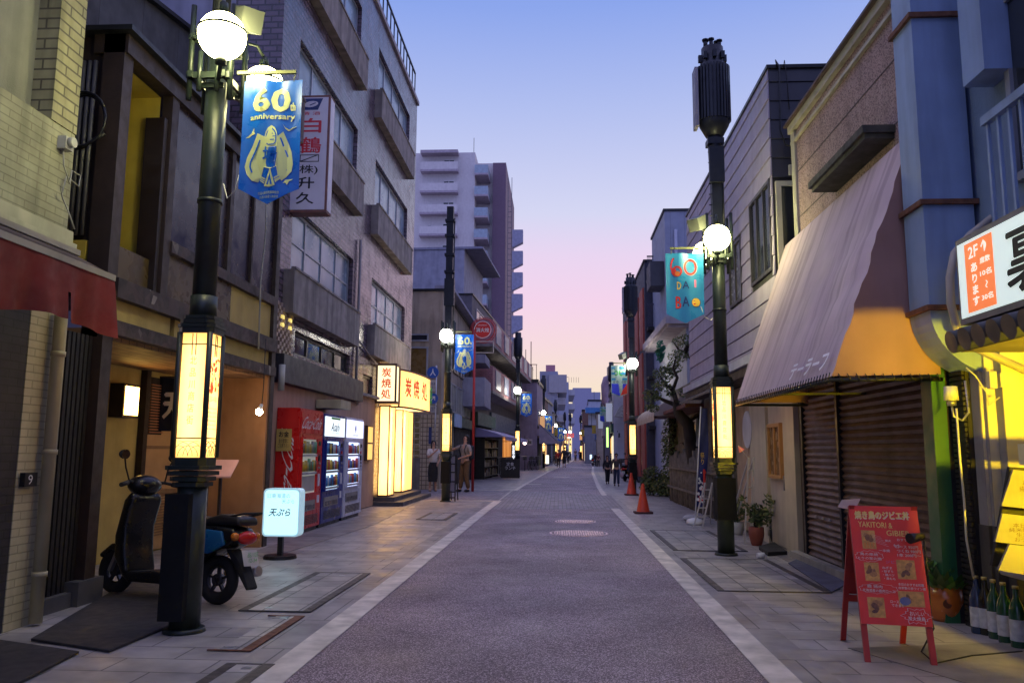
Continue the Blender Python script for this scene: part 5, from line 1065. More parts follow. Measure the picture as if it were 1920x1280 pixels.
# ---- pale house with flat balcony roof behind the tree
f2 = RX(3.35); PH = thing('pale_balcony_house', 'pale blue-grey house with a jutting flat balcony roof behind the gnarled tree', 'building', (3.35, 22, 0))
MB().box(3.5, 9, 24.55, 27.7, 0, 4.7).build('wall', M('cream_blue_wall', (.34, .36, .42), .8, noise=.12, grime=.3), PH); MB().box(3.5, 9, 21.9, 24.54, 3.105, 4.7).build('front_wall', M('cream_blue_wall', (.34, .36, .42), .8), PH)
MB().box(3.0, 9, 21.8, 27.6, 4.7, 4.78).box(2.92, 9, 21.72, 27.65, 4.781, 4.98).build('balcony_slab', M('pinkish_slab', (.38, .34, .38), .7, grime=.3), PH)
fyp = FY(21.9); sg = MB()
for i in range(10): sg.fb(fyp, 4.35, 7, 3.2+i*.15, 3.33+i*.15, .001, .02)
sg.build('pale_siding', M('pale_blue_siding', (.42, .48, .60), .6, noise=.1), PH); MB().cyl((4.25, 21.85, 2.6), (4.25, 21.85, 4.6), .05).box(4.15, 4.35, 21.75, 21.88, 4.4, 4.6).build('downpipe', M('pale_blue_gutter', (.42, .44, .54), .4), PH)
rl = MB()
for i in range(30): x = 3.1+i*.17; rl.bar((x, 21.8, 4.98), (x, 21.8, 5.9), .02)
for z in (5.3, 5.6, 5.9): rl.bar((3.0, 21.8, z), (8.5, 21.8, z), .03)
rl.build('roof_railing', BLUW, PH); gc = thing('green_net', 'bundle of green netting hanging under the balcony eave', 'net', (3.3, 21.6, 3.6)); c = MB(); rr = random.Random(8); q = PYp(1238, 658, 22); leafy(c, q, (.13, .1, .3), 160, .07, [M('green_net', (.03, .18, .11), .6)], rr); c.build('netting', LF[0], gc)
# ---- grey-blue building, dark balcony building
f3 = RX(3.8); z3 = FY(28).px(1255, 396)[1]; GB = block('slate_blue_building', 'plain slate-blue building with a vertical pipe behind the hand-drawn banner', 'building', f3, 28, 31.9, z3, 6, M('slate_blue_panel', (.28, .31, .42), .6, noise=.1, brick=(.5, 6, .006, (.26, .29, .40), (.15, .17, .22), '', 0.)))
x_ = PYp(1267, 430, 27.9); MB().cyl((x_.x, 27.93, 4), (x_.x, 27.93, x_.z), .06).build('pipe', M('pale_blue_gutter', (.42, .44, .54), .4), GB)
MB().box(3.3, 3.79, 28.3, 29.5, 7.2, 8.1).build('roof_unit', M('dark_siding', (.035, .036, .05), .5), GB)
f4 = RX(3.5); z4 = FY(32).px(1225, 468)[1]; DBD = block('dark_balcony_building', 'dark building with stacked slatted balconies and tall red wall panels', 'building', f4, 32, 43, z4-.5, 7, M('dark_blue_cladding', (.035, .04, .07), .6, noise=.2))
fy4 = FY(32); m_ = MB(); mk = MB()
for i in range(4):
    z = 2.2+i*1.95; mk.fb(fy4, 3.55, 4.6, z, z+.12, .001, .5)
    for j in range(22): x = 3.56+j*.047; m_.fb(fy4, x, x+.015, z+.12, z+1.0, .45, .47)
    m_.fb(fy4, 3.55, 4.6, z+1.0, z+1.05, .44, .48)
m_.build('balcony_slats', M('blue_black_slats', (.05, .055, .10), .5), DBD); mk.build('balcony_floor', BLK, DBD)
RP = M('red_wall_panel', (.42, .085, .06), .6, noise=.12, grime=.25); k = 0
for j in range(3):
    for i in range(5):
        y = 32.3+i*2.1+(.6 if j % 2 else 0); MB().fb(f4, y, min(y+1.25, 43), .3+j*2.6, 2.75+j*2.6, .001, .07).build('red_panel', RP, DBD)
for j in range(3):
    for i in range(4): y = 33.65+i*2.1+(.6 if j % 2 else 0); MB().fb(f4, y+.05, y+.65, .6+j*2.6, 2.5+j*2.6, .001, .03).build('dark_window', WIN, DBD)
# ================================================================= FARTHER BUILDINGS
def rows(par, fr, a0, a1, zs, h, n, gap=.3, glass=None, fm=None, nx=2, d=.001):
    w = (a1-a0)/n
    for z in zs:
        for i in range(n): window(par, fr, (a0+w*i+gap/2, a0+w*(i+1)-gap/2, z, z+h), d, nx, 1, glass, fm, .05)
def balcony(par, fr, a0, a1, z, h, dep, mat, railmat=None, slab=None):
    b = MB().fb(fr, a0, a1, z-.12, z, .001, dep).build('balcony', slab or mat, par)
    m_ = MB(); m_.fb(fr, a0, a1, z+.001, z+h, dep-.06, dep-.01); m_.fb(fr, a0, a0+.05, z+.001, z+h, .001, dep-.061); m_.fb(fr, a1-.05, a1, z+.001, z+h, .001, dep-.061); m_.build('balustrade', railmat or mat, b)
GRN2 = M('dark_green_fascia', (.02, .07, .06), .5, noise=.2)
# corner house after the side street
fD = FY(27.5); xr = fD.px(828, 700)[0]; zD = fD.px(800, 546)[1]; fDl = LX(xr)
D_ = block('corner_house', 'beige rendered corner house behind the looking-up pair, with stained side wall', 'building', fDl, 27.5, 36.8, zD, 6, M('stained_beige_render', (.36, .30, .23), .85, noise=.25, ns=1.2, grime=.7, bump=.2))
xw0, xw1, z0, z1 = fD.rect(768, 650, 802, 716); window(D_, fD, (xw0-.9, xw1, z0, z1), .001, 2, 1, M('amber_glass', (.16, .10, .03), .3, noise=.3), ALU, .06); a, b_, z0, z1 = fD.rect(768, 626, 802, 640); window(D_, fD, (xw0-.9, xw1, z0, z1), .001, 2, 1, WIN, ALU, .05)
a, b_, z0, z1 = fD.rect(790, 777, 820, 917); MB().fb(fD, a, b_, 0, z1, .001, .05).build('white_tile_pier', M('white_square_tile', (.55, .47, .34), .3, noise=.08, brick=(.15, .15, .012, (.5, .42, .3), (.12, .09, .06), '', 0.)), D_)
a2, _, z0, z1 = fD.rect(768, 778, 789, 858); MB().fb(fD, a2-.3, a-.01, z0, z1, .001, .04).build('glass_block_panel', M('glass_block', (.30, .24, .12), .2, noise=.4, ns=8, brick=(.19, .19, .02, (.2, .17, .08), (.5, .42, .3), '', 0.)), D_); MB().fb(fD, a2-.3, a-.01, 0, z0-.001, .001, .06).build('low_wall', GREYC, D_)
MB().fb(fDl, 27.45, 36.85, zD+.09, zD+.2, -.3, .35).build('eaves', M('pale_side_wall', (.30, .29, .33), .85), D_)
rows(D_, fDl, 28.2, 36.4, (4.3,), 1.6, 4, .3, WINB, ALUD, 2, .002); rows(D_, fDl, 28.2, 36.4, (2.75,), 1.1, 5, .25, WIN, ALU, 3, .002)
MB().fb(fDl, 28, 36.7, 2.25, 2.65, .002, .18).build('green_fascia', GRN2, D_)
sg = MB().fb(fDl, 29.6, 31.6, 2.2, 2.68, .19, .24); solo(sg, 'shop_sign', M('pale_blue_sign', (.35, .50, .70), .5), 'pale blue shop sign on the green fascia behind the red pole', 'sign')
m_ = MB()
for i in range(24): m_.fb(fDl, 28.1, 30.9, .05+i*.09, .12+i*.09, .002, .02)
m_.build('grey_shutter', M('grey_shutter_slat', (.16, .15, .15), .5), D_); MB().fb(fDl, 31.0, 36.5, .02, 2.24, .002, .03).build('dark_shopfront', DARKW, D_)
# purple awning shop
fE = Fr((-4.05, 36.85, 0), (1.15, 21.5, 0), (21.5, -1.15, 0)); zE = 8.6; LE = 21.2
E_ = block('balcony_flats', 'dark flats with reddish pink balconies over the purple awning shop', 'building', fE, .05, LE, zE, 8, M('grey_mauve_render', (.13, .115, .13), .8, noise=.15, grime=.4), parapet=.2)
RBK = M('reddish_balcony_brick', (.46, .20, .22), .75, noise=.2, brick=(.25, .08, .01, (.38, .16, .18), (.2, .14, .14))); PBL = M('blue_balcony_panel', (.18, .22, .32), .4)
MB().fb(fE, .05, 6, zE+.08, zE+2.2, -8, -.4).build('upper_storey', M('pale_lilac_render', (.32, .32, .40), .8, grime=.3), E_); MB().fb(fE, .0, 6.5, zE+2.21, zE+2.32, -8, .5).build('upper_roof', M('pale_side_wall', (.30, .29, .33), .85), E_)
for j, z in enumerate((4.1, 6.3)):
    balcony(E_, fE, .3, LE-.3, z, 1.15, 1.0, RBK, slab=GREYC)
    for a in (1.2, 4.6, 8.0, 11.6, 15.3, 18.6): MB().fb(fE, a, a+1.9, z+.15, z+1.05, 1.0, 1.03).build('blue_panel', PBL, E_)
    rows(E_, fE, .8, LE-.6, (z+.05,), 1.8, 6, .8, WIN, ALU)
balcony(D_, fDl, 33.6, 36.7, 3.3, 1.1, .95, M('pale_lilac_render', (.32, .32, .40), .8)); balcony(D_, fDl, 34.2, 36.6, 5.2, .25, .9, M('pale_side_wall', (.30, .29, .33), .85))
MB().fb(fE, .1, 6.3, 2.5, 3.1, .002, .35).build('green_fascia', GRN2, E_); MB().fb(fE, .1, 12, .02, 2.48, .002, .02).build('dark_shopfront', DARKW, E_)
MB().fb(fE, 6.4, LE, 2.45, 3.4, .002, .12).build('blue_grey_fascia', M('blue_grey_metal', (.10, .13, .18), .4, .3), E_)
MB().fb(fE, 12.3, 16.8, .95, 2.25, .022, .06).build('orange_lit_window', EM('warm_window_light', (1., .36, .07), .9), E_); MB().fb(fE, 12.1, LE, .02, 2.44, .002, .02).build('timber_front', BRN, E_)
m_ = MB(); 
for i in range(7): m_.fb(fE, 12.3+i*.75, 12.34+i*.75, .95, 2.25, .061, .09)
m_.build('window_bars', BRN, E_)
def slope_awning(fr, a0, a1, zt, zb, dep, mat, lab, endmat=None):
    b = fr.p(a0, zb, 0); t = thing('shop_awning', lab, 'awning', tuple(b)); m_ = MB(); m_.hexa([fr.p(a0, zt, 0.15), fr.p(a1, zt, .15), fr.p(a1, zt-.03, .15), fr.p(a0, zt-.03, .15), fr.p(a0, zb, dep), fr.p(a1, zb, dep), fr.p(a1, zb-.03, dep), fr.p(a0, zb-.03, dep)]); m_.build('canvas', mat, t)
    e = MB(); e.fb(fr, a0, a1, zb-.16, zb-.031, dep-.015, dep); e.add([fr.p(a0+.01, zt-.02, .15), fr.p(a0+.01, zb-.02, dep-.02), fr.p(a0+.01, zb-.02, .15)], [(0, 1, 2)]); e.build('valance', endmat or mat, t)
    s = MB(); s.bar(fr.p(a0+.1, zb-.1, .1), fr.p(a0+.1, zb-.05, dep), .03).bar(fr.p(a1-.1, zb-.1, .1), fr.p(a1-.1, zb-.05, dep), .03); s.build('arms', BLK, t); return t
slope_awning(fE, .6, 11.2, 2.42, 1.98, 1.6, M('lilac_canvas', (.30, .27, .48), .6, noise=.1), 'lilac-purple sloping shop awning beyond the red hydrant pole')
# stock in the purple awning shop
rr = random.Random(2)
gd = thing('display_rack', 'crowded dark display rack of small goods beneath the purple awning', 'display rack', tuple(fE.p(3, 0, .4))); m_ = MB()
for z in (.1, .55, 1.0, 1.45, 1.9): m_.fb(fE, 1.0, 6.0, z, z+.04, .1, .55)
for a in (1, 3.5, 5.95): m_.fb(fE, a, a+.05, 0, 1.95, .1, .55)
m_.build('shelves', BLK, gd); m_ = MB()
gm_ = [M('goods_%d' % i, c, .5) for i, c in enumerate([(.3, .25, .2), (.08, .06, .05), (.5, .42, .35), (.12, .05, .03), (.05, .06, .1), (.35, .3, .12)])]
for z in (.14, .59, 1.04, 1.49):
    for i in range(26): a = 1.1+i*.185; m_.mat(rr.choice(gm_)).fb(fE, a, a+rr.uniform(.08, .16), z, z+rr.uniform(.12, .36), .2, .5)
m_.build('goods', gm_[0], gd)
bb = fE.p(1.6, 0, 1.7); bbt = thing('chalk_signboard', 'black standing signboard with white chalk writing by the purple awning shop', 'signboard', tuple(bb)); f_ = FY(bb.y-.05); MB().fb(f_, bb.x-.45, bb.x+.45, .05, .95, -.05, 0).build('board', BLACK, bbt); tx = MB(); text(tx, '定食\nランチ', f_, bb.x, .62, .5, .35, .005); tx.build('lettering', WHT_, bbt)
vs_ = thing('vertical_lit_sign', 'small vertical sign with glowing white characters by the purple awning shop', 'lit sign', tuple(fE.p(7.6, 0, 1.2))); q = fE.p(7.6, 0, 1.2); f_ = FY(q.y); MB().box(q.x-.14, q.x+.14, q.y, q.y+.08, .5, 1.75).build('case', BLACK, vs_); tx = MB(); text(tx, '営\n業\n中\n!', f_, q.x, 1.15, .17, 1.0, .005, off=.02); tx.build('lettering', EM('white_letter_glow', (.85, .9, 1), 1.6), vs_)
# mauve building and row beyond
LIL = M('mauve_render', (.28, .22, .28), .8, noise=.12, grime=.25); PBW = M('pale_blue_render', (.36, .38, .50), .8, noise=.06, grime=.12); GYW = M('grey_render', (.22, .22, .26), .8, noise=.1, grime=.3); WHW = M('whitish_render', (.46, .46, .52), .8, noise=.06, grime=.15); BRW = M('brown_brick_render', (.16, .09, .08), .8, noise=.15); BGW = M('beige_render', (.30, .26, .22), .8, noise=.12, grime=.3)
def far(name, lab, u0, u1, vt, Y, L_, side, mat, winds=True, face_u1=None, sc=1.):
    """a building of the far row: its camera side spans u0..u1 at Y, its street side runs L_ metres back along the bend"""
    f = FY(Y); x0, x1, zz0, zz1 = f.rect(u0, vt, u1, vt); z = zz1; xe = x1 if side < 0 else x0; sl = (cx(Y+L_)-cx(Y))
    fr = Fr((xe, Y, 0), (sl, L_, 0), (L_, -sl, 0) if side < 0 else (-L_, sl, 0)); ll = math.hypot(sl, L_)
    t = thing(name, lab, 'building', (xe, Y, 0)); m_ = MB(); xo = x0-4 if side < 0 else x1+4
    m_.hexa([(xo, Y, 0), (xe, Y, 0), (xe+sl, Y+L_, 0), (xo, Y+L_, 0), (xo, Y, z), (xe, Y, z), (xe+sl, Y+L_, z), (xo, Y+L_, z)]); m_.build('wall', mat, t)
    MB().hexa([(xo, Y-.1, z+.001), (xe+side*-.1, Y-.1, z+.001), (xe+sl+side*-.1, Y+L_, z+.001), (xo, Y+L_, z+.001), (xo, Y-.1, z+.2), (xe+side*-.1, Y-.1, z+.2), (xe+sl+side*-.1, Y+L_, z+.2), (xo, Y+L_, z+.2)]).build('roof', BLK, t)
    if winds:
        zs = [3.2+2.8*i for i in range(int((z-3.6)/2.8)+1) if 3.2+2.8*i+1.2 < z]
        n = max(1, int(ll/3)); rows(t, fr, .3, ll-.3, zs, 1.2, n, .9, WIN, ALU, 2)
        w = abs(x1-x0); 
        if w > 1.5: rows(t, f, (x0+.2), (x1-.2), zs, 1.1, max(1, int(w/2.2)), .8, WIN, ALU, 2)
    q = random.Random(name); sh = q.choice([EM('shop_warm', (1, .55, .2), 1.1), EM('shop_pale', (1, .85, .6), .8), DARKW, DARKW]); MB().fb(fr, .5, ll*.62, .3, 2.25, .001, .04).build('shopfront', sh, t)
    MB().fb(fr, .2, ll-.2, 2.45, 2.95, .001, .15).build('fascia', q.choice([GRN2, LIL, BGW, M('fascia_red', (.3, .05, .04), .5), M('fascia_white', (.4, .4, .42), .5), M('fascia_blue', (.06, .12, .3), .5)]), t)
    k = MB(); a = ll*q.uniform(.1, .5); hh = q.uniform(.9, 1.6); k.fb(fr, a, a+.12, 3.1, 3.1+hh*.75, .05, .42); k.build('blade_sign', q.choice([EM('blade_white', (.7, .75, .9), .22), M('blade_red', (.45, .05, .04), .5), M('blade_yellow', (.6, .42, .05), .5), EM('blade_warm', (1, .5, .2), .5)]), t)
    k = MB(); k.fb(fr, ll*.7, ll*.7+.7, 3.3, 3.85, .001, .35); k.build('air_conditioner', M('fascia_white', (.4, .4, .42), .5), t)
    k = MB(); k.bar(fr.p(ll*.9, z, -.8), fr.p(ll*.9, z+1.8, -.8), .05).bar(fr.p(ll*.9-.6, z+1.6, -.8), fr.p(ll*.9+.6, z+1.6, -.8), .03); k.build('aerial', BLK, t)
    return t, fr, ll, z
FG = 'buildings along the far end of the street'
t, fr, ll, z = far('mauve_house', 'mauve house with roof railings and aerial above the navy awning on the left', 982, 1007, 716, 58.5, 7, -1, LIL)
m_ = MB(); q = t.location
for i in range(8): m_.bar((q.x-2.5+i*.35, 58.6, z+.2), (q.x-2.5+i*.35, 58.6, z+1.3), .04)
m_.bar((q.x-2.5, 58.6, z+1.3), (q.x, 58.6, z+1.3), .05).bar((q.x-.9, 60, z), (q.x-.9, 60, z+2.6), .05).bar((q.x-.5, 60, z), (q.x-.5, 60, z+3.2), .06); m_.build('roof_railing', M('rusty_rail', (.2, .08, .07), .7), t)
MB().box(q.x-3, q.x-1, 60, 62, z+.2, z+1.9).build('roof_shed', GYW, t)
slope_awning(fr, .2, 6, 3.3, 1.9, 1.6, M('navy_canvas', (.02, .025, .07), .7), 'navy shop awning with a pale end panel beneath the third blue banner', M('pale_lilac_canvas', (.34, .30, .38), .7))
far('narrow_shop_house', 'narrow dark shop house with warm lit doorway right of the navy awning', 1004, 1017, 745, 67, 8, -1, BRW)
far('grey_shop_house', 'grey shop house behind the stacked pair of blue banners', 1012, 1026, 752, 76, 9, -1, GYW)
far('pale_shop_house', 'pale shop house with dark trim beyond the stacked banners', 1026, 1036, 775, 87, 10, -1, BGW)
far('brown_shop_house', 'small brown shop house far down on the left', 1036, 1044, 792, 99, 10, -1, BRW); far('low_shop_house', 'low grey house beside the last lamp posts on the left', 1044, 1052, 800, 112, 14, -1, GYW)
far('far_white_shop', 'small whitish shop at the left end of the far street', 1052, 1061, 805, 130, 18, -1, WHW)
# pale blue apartment blocks closing the view
def flats(name, lab, u0, u1, vt, Y, dep, mat, side, u2=None, fl=2.9, nb=4):
    f = FY(Y); x0, x1, zz, z = f.rect(u0, vt, u1, vt); t = thing(name, lab, 'building', ((x0+x1)/2, Y, 0)); MB().box(x0, x1, Y, Y+dep, 0, z).build('wall', mat, t); xs = x1 if side < 0 else x0; fr = (LX if side < 0 else RX)(xs)
    n = int(z/fl)
    for i in range(2, n):
        zz = z-(n-i)*fl+.4
        if zz < 5: continue
        bal = MB().fb(fr, Y+.5, Y+dep-.5, zz-.15, zz+1.0, .001, 1.3); o = bal.build('balcony', WHW, t); MB().fb(fr, Y+.6, Y+dep-.6, zz+1.05, zz+2.3, .001, .05).build('window', WIN, t)
    return t, x0, x1, z
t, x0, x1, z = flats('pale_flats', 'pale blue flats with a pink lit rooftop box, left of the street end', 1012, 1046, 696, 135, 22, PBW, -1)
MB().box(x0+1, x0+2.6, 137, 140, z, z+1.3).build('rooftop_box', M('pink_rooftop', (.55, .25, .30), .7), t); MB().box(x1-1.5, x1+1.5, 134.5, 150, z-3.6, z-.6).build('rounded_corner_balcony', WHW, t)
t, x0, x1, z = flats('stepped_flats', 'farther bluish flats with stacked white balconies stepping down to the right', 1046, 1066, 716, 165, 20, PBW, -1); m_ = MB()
for i in range(9): m_.bar((x0+.3+i*.5, 166, z), (x0+.3+i*.5, 166, z+1.1), .06)
m_.bar((x0, 166, z+1.1), (x1, 166, z+1.1), .08); m_.build('roof_railing', M('rusty_rail', (.2, .08, .07), .7), t)
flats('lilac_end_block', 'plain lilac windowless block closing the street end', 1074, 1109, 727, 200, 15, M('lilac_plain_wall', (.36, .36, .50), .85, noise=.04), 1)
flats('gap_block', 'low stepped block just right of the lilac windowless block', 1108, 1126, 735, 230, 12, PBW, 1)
# right far row
t, fr, ll, z = far('white_blue_house', 'pale blue-white house with projecting signs before the red panelled wall', 1150, 1171, 728, 47, 8, 1, WHW)
far('pipe_house', 'tall house with a big looping pink duct on its roof, right far row', 1133, 1153, 724, 57, 10, 1, GYW)
dq = thing('looping_duct', 'pinkish duct arching above the far right roofs', 'duct', (5, 57, 8)); P_ = [PYp(u, v, 56.5) for u, v in ((1144, 760), (1135, 755), (1134, 722), (1137, 711), (1146, 708), (1150, 712))]; MB().tube(P_, .28, 10).build('duct_tube', M('pink_duct', (.34, .24, .30), .5), dq)
t, fr, ll, z = far('blue_roof_house', 'whitish corrugated house with a bright blue lower roof on the far right', 1103, 1128, 752, 100, 9, 1, WHW, False); f_ = FY(99.9); a, b_, z0, z1 = f_.rect(1097, 765, 1126, 775)
MB().fb(f_, a, b_, z0, z1, 0, 1.5).build('blue_roof', M('bright_blue_roof', (.05, .18, .45), .5), t)
far('beige_shop', 'beige narrow shop on the right below the blue roof', 1118, 1134, 776, 75, 12, 1, BGW); far('dark_gable_house', 'dark gabled house left of the blue roof, far right row', 1092, 1104, 770, 118, 14, 1, BRW); far('grey_corner_shop', 'grey corner shop farthest on the right row', 1096, 1112, 800, 92, 6, 1, GYW)
# tall apartment tower
Yt = 100.; f = FY(Yt); xa, xb_, _, zT = f.rect(740, 288, 891, 288); TW = thing('apartment_tower', 'tall pale lilac apartment tower with stacked balconies and a mauve shaft', 'building', (xb_, Yt, 0)); TWM = M('tower_lilac_wall', (.72, .67, .66), .85, noise=.06, grime=.1)
MB().box(xa-6, xb_, Yt, Yt+18, 0, zT).build('wall', TWM, TW)
xs0, xs1 = f.px(921, 400)[0], f.px(946, 400)[0]; zS_ = f.px(935, 295)[1]; MB().box(xs0, xs1, Yt+2, Yt+22, 0, zS_).build('mauve_shaft', M('mauve_tower_tile', (.19, .12, .17), .7, noise=.06), TW); MB().box(xb_+.001, xs0-.001, Yt+3, Yt+18, 0, zT-.4).build('link_wall', TWM, TW)
fa2 = FY(Yt); MTT = M('mauve_tower_trim', (.44, .37, .42), .7); PBB = M('pale_teal_balustrade', (.36, .44, .52), .4)
vb = [265+41.2*i for i in range(14)]; b0, b1 = f.px(789, 400)[0], f.px(859, 400)[0]; c0, c1 = xb_-.2, f.px(915, 400)[0]
for i in range(13):
    zz = zT-2.5-i*2.86
    if zz < 9: break
    b = MB().fb(fa2, b0, b1, zz-.38, zz-.1, .001, 1.1).build('balcony', MTT, TW); k = MB(); k.fb(fa2, b0, b1, zz-.1, zz+.9, 1.05, 1.09); k.build('balustrade', TWM, b)
    window(TW, fa2, (b0+2.9, b0+4.3, zz-.1, zz+1.5), .002, 2, 1, WIN, WHITE, .06); window(TW, fa2, (b0+.9, b0+1.4, zz+.1, zz+1.3), .002, 1, 1, WIN, WHITE, .06)
    b = MB().box(c0+.21, c1, Yt-.6, Yt+3, zz-.75, zz-.5).build('balcony', MTT, TW); MB().box(c0+.22, c1-.01, Yt-.59, Yt-.5, zz-.499, zz+.6).box(c1-.1, c1-.01, Yt-.49, Yt+2.9, zz-.499, zz+.6).build('balustrade', PBB, b)
    if i > 2 and True:
        xe = xs1; zz2 = zz+.3; MB().box(xe+.9, xe+2.3, Yt+2, Yt+3, zz2-.8, zz2+.9).prism([(xe+.9, Yt+1.9, zz2-1.5), (xe+2.3, Yt+1.9, zz2-.8), (xe+.9, Yt+1.9, zz2-.8)], (0, 1.1, 0)).build('escape_stair_box', M('escape_lilac', (.34, .34, .46), .7), TW)
rl = MB(); rl.fb(fa2, b0, b1, zT-.5, zT-.1, .001, 1.4); rl.build('roof_canopy', MTT, TW)
m_ = MB(); 
for dx in (.3, .8): m_.bar((xs1+dx, Yt+2.2, 6), (xs1+dx, Yt+2.2, zS_-2.), .07)
for i in range(40): m_.bar((xs1+.3, Yt+2.2, 6+i*.72), (xs1+.8, Yt+2.2, 6.+i*.72), .05)
m_.build('escape_ladder', M('ladder_grey', (.12, .12, .15), .6), TW); ax = f.px(884, 270); MB().bar((ax[0], Yt+3, zT), (ax[0], Yt+3, zT+3.2), .06).build('roof_aerial', BLK, TW)
# ================================================================= STREET OBJECTS
def torus(mb, c, R_, r, ax='y', n=28, k=8):
    c = Vector(c); vs = []; fs = []
    for i in range(n):
        a = 2*math.pi*i/n
        for j in range(k):
            b = 2*math.pi*j/k; rr_ = R_+r*math.cos(b); w = r*math.sin(b)
            vs.append(c+(Vector((rr_*math.cos(a), w, rr_*math.sin(a))) if ax == 'y' else Vector((w, rr_*math.cos(a), rr_*math.sin(a)))))
    for i in range(n):
        for j in range(k): fs.append((i*k+j, ((i+1) % n)*k+j, ((i+1) % n)*k+(j+1) % k, i*k+(j+1) % k))
    mb.add(vs, fs, True)
def soft(o, w=.02, seg=3, sub=0):
    m_ = o.modifiers.new('bevel', 'BEVEL'); m_.width = w; m_.segments = seg; m_.limit_method = 'ANGLE'; m_.angle_limit = math.radians(25)
    if sub: s = o.modifiers.new('sub', 'SUBSURF'); s.levels = s.render_levels = sub
    for p in o.data.polygons: p.use_smooth = True
    return o
# traffic cones
CNM = M('cone_orange', (.62, .055, .02), .5, noise=.1, ns=8)
c1 = thing('traffic_cone', 'x', 'traffic cone', (0, 0, 0), 'orange traffic cones on the right pavement'); MB().lathe([(.155, .045), (.145, .06), (.03, .66), (.026, .68), (0, .68)], n=28).build('cone', CNM, c1)
b = MB().prism([(x, y, 0) for x, y in rrect(-.21, .21, -.21, .21, .07)], (0, 0, .045)); b.build('base', M('cone_base_dark', (.06, .02, .02), .7, noise=.2), c1)
c2 = copy_tree(c1); c1.location = G(1206, 962); c2.location = G(1184, 928); c1['label'] = 'orange traffic cone standing alone on the pavement, the nearer one'; c2['label'] = 'orange traffic cone touching the foot of the second right-hand lamp post'
c1.scale = (.95, .95, .93)
# A-frame sign
F1, F2, B1_, B2_ = G(1624, 1240), G(1750, 1254), G(1571, 1200), G(1672, 1206); sb = thing('a_frame_menu_board', 'red A-frame board with handwritten YAKITORI & GIBIER menu and food photos', 'signboard', tuple((F1+F2)/2))
ex = Vector((.985, -.17, 0)).normalized(); wF = .42; back = Vector((.05, .60, 0)); Tc = PYp(1650, 950, ((F1+F2)/2).y+.2).z
F1p = Vector((1.935, 5.40, 0)); top = F1p+back*.36+Vector((0, 0, Tc)); upv = (top-F1p); Ls = upv.length; upn = upv.normalized(); nn = ex.cross(upn).normalized()
if nn.y > 0: nn = -nn
RD = M('board_red', (.66, .028, .020), .45, noise=.1, ns=5); RDd = M('board_frame_red', (.33, .018, .016), .5, noise=.15)
class Sl(Fr):
    def __init__(s, O, E, Uu, Nn): s.O, s.E, s.U, s.N = O, E, Uu, Nn
    def p(s, a, z, d=0.): return s.O+s.E*a+s.U*z+s.N*d
sf_ = Sl(F1p, ex, upn, nn)
fm_ = MB(); fm_.fb(sf_, 0, .035, 0, Ls, -.03, 0).fb(sf_, wF-.035, wF, 0, Ls, -.03, 0); fm_.build('front_legs', RDd, sb)
pn = MB().fb(sf_, .0, wF, Ls*.235, Ls, .001, .014); pno = pn.build('front_panel', RD, sb)
Bk = Sl(F1p+back, ex, (top-F1p-back).normalized(), -nn); Lb = (top-F1p-back).length
bm = MB(); bm.fb(Bk, 0, .035, 0, Lb, -.03, 0).fb(Bk, wF-.035, wF, 0, Lb, -.03, 0).fb(Bk, .035, wF-.035, Lb*.3, Lb*.35, -.03, 0).fb(Bk, .035, wF-.035, Lb*.36, Lb*.98, -.012, -.002); bm.build('back_frame', RDd, sb)
tx = MB(); Lp = Ls*.765; zb0 = Ls*.235
def at_(x, y): return x*wF, zb0+(1-y)*Lp        # panel coordinates 0..1 from its top left
YC = M('chalk_yellow', (.75, .55, .15), .6); WC = M('chalk_white', (.70, .62, .58), .6); VC = M('chalk_violet', (.3, .15, .4), .6)
text(tx.mat(YC), '焼き鳥のジビエ丼', sf_, *at_(.47, .08), wF*.8, Lp*.075, .016, off=.05); text(tx.mat(WC), '焼き鳥のジビエ丼', sf_, *at_(.475, .083), wF*.8, Lp*.075, .0165, off=.0)
text(tx.mat(YC), 'YAKITORI &', sf_, *at_(.36, .165), wF*.5, Lp*.05, .016, off=.01, rot=-.03); text(tx, 'GIBIER', sf_, *at_(.68, .235), wF*.34, Lp*.048, .016, off=.01, rot=-.03)
for s_, x, y, w_, h_ in (('炭火', .52, .3, .09, .02), ('もも', .64, .34, .1, .025), ('一本焼', .45, .385, .16, .025), ('おすすめ', .75, .29, .2, .022), ('ロース 950円', .78, .35, .32, .028), ('つくね 980円', .8, .385, .34, .028), ('1本 200円〜', .8, .42, .34, .028), ('鳥の串焼', .22, .42, .26, .025), ('とりの炭火焼', .22, .455, .34, .025), ('ねぎま', .46, .53, .14, .022), ('・砂ずり', .46, .56, .16, .022), ('・鶏ハツ', .47, .59, .16, .022), ('・鳥もも', .48, .62, .16, .022), ('鹿 猪肉', .25, .69, .22, .026), ('北海道産の鹿肉ロース', .3, .725, .46, .026), ('本日のおすすめ料理', .77, .665, .36, .024), ('自家製の赤ワイン煮', .78, .695, .38, .022), ('ローストも', .55, .81, .2, .024), ('できます', .55, .84, .18, .024), ('おいしい', .8, .9, .2, .035), ('炭火焼鳥', .79, .94, .24, .035)):
    text(tx.mat(WC), s_, sf_, *at_(x, y), wF*w_, Lp*h_, .016, off=.01, rot=-.02)
text(tx.mat(VC), 'ジビエ', sf_, *at_(.55, .48), wF*.2, Lp*.025, .016)
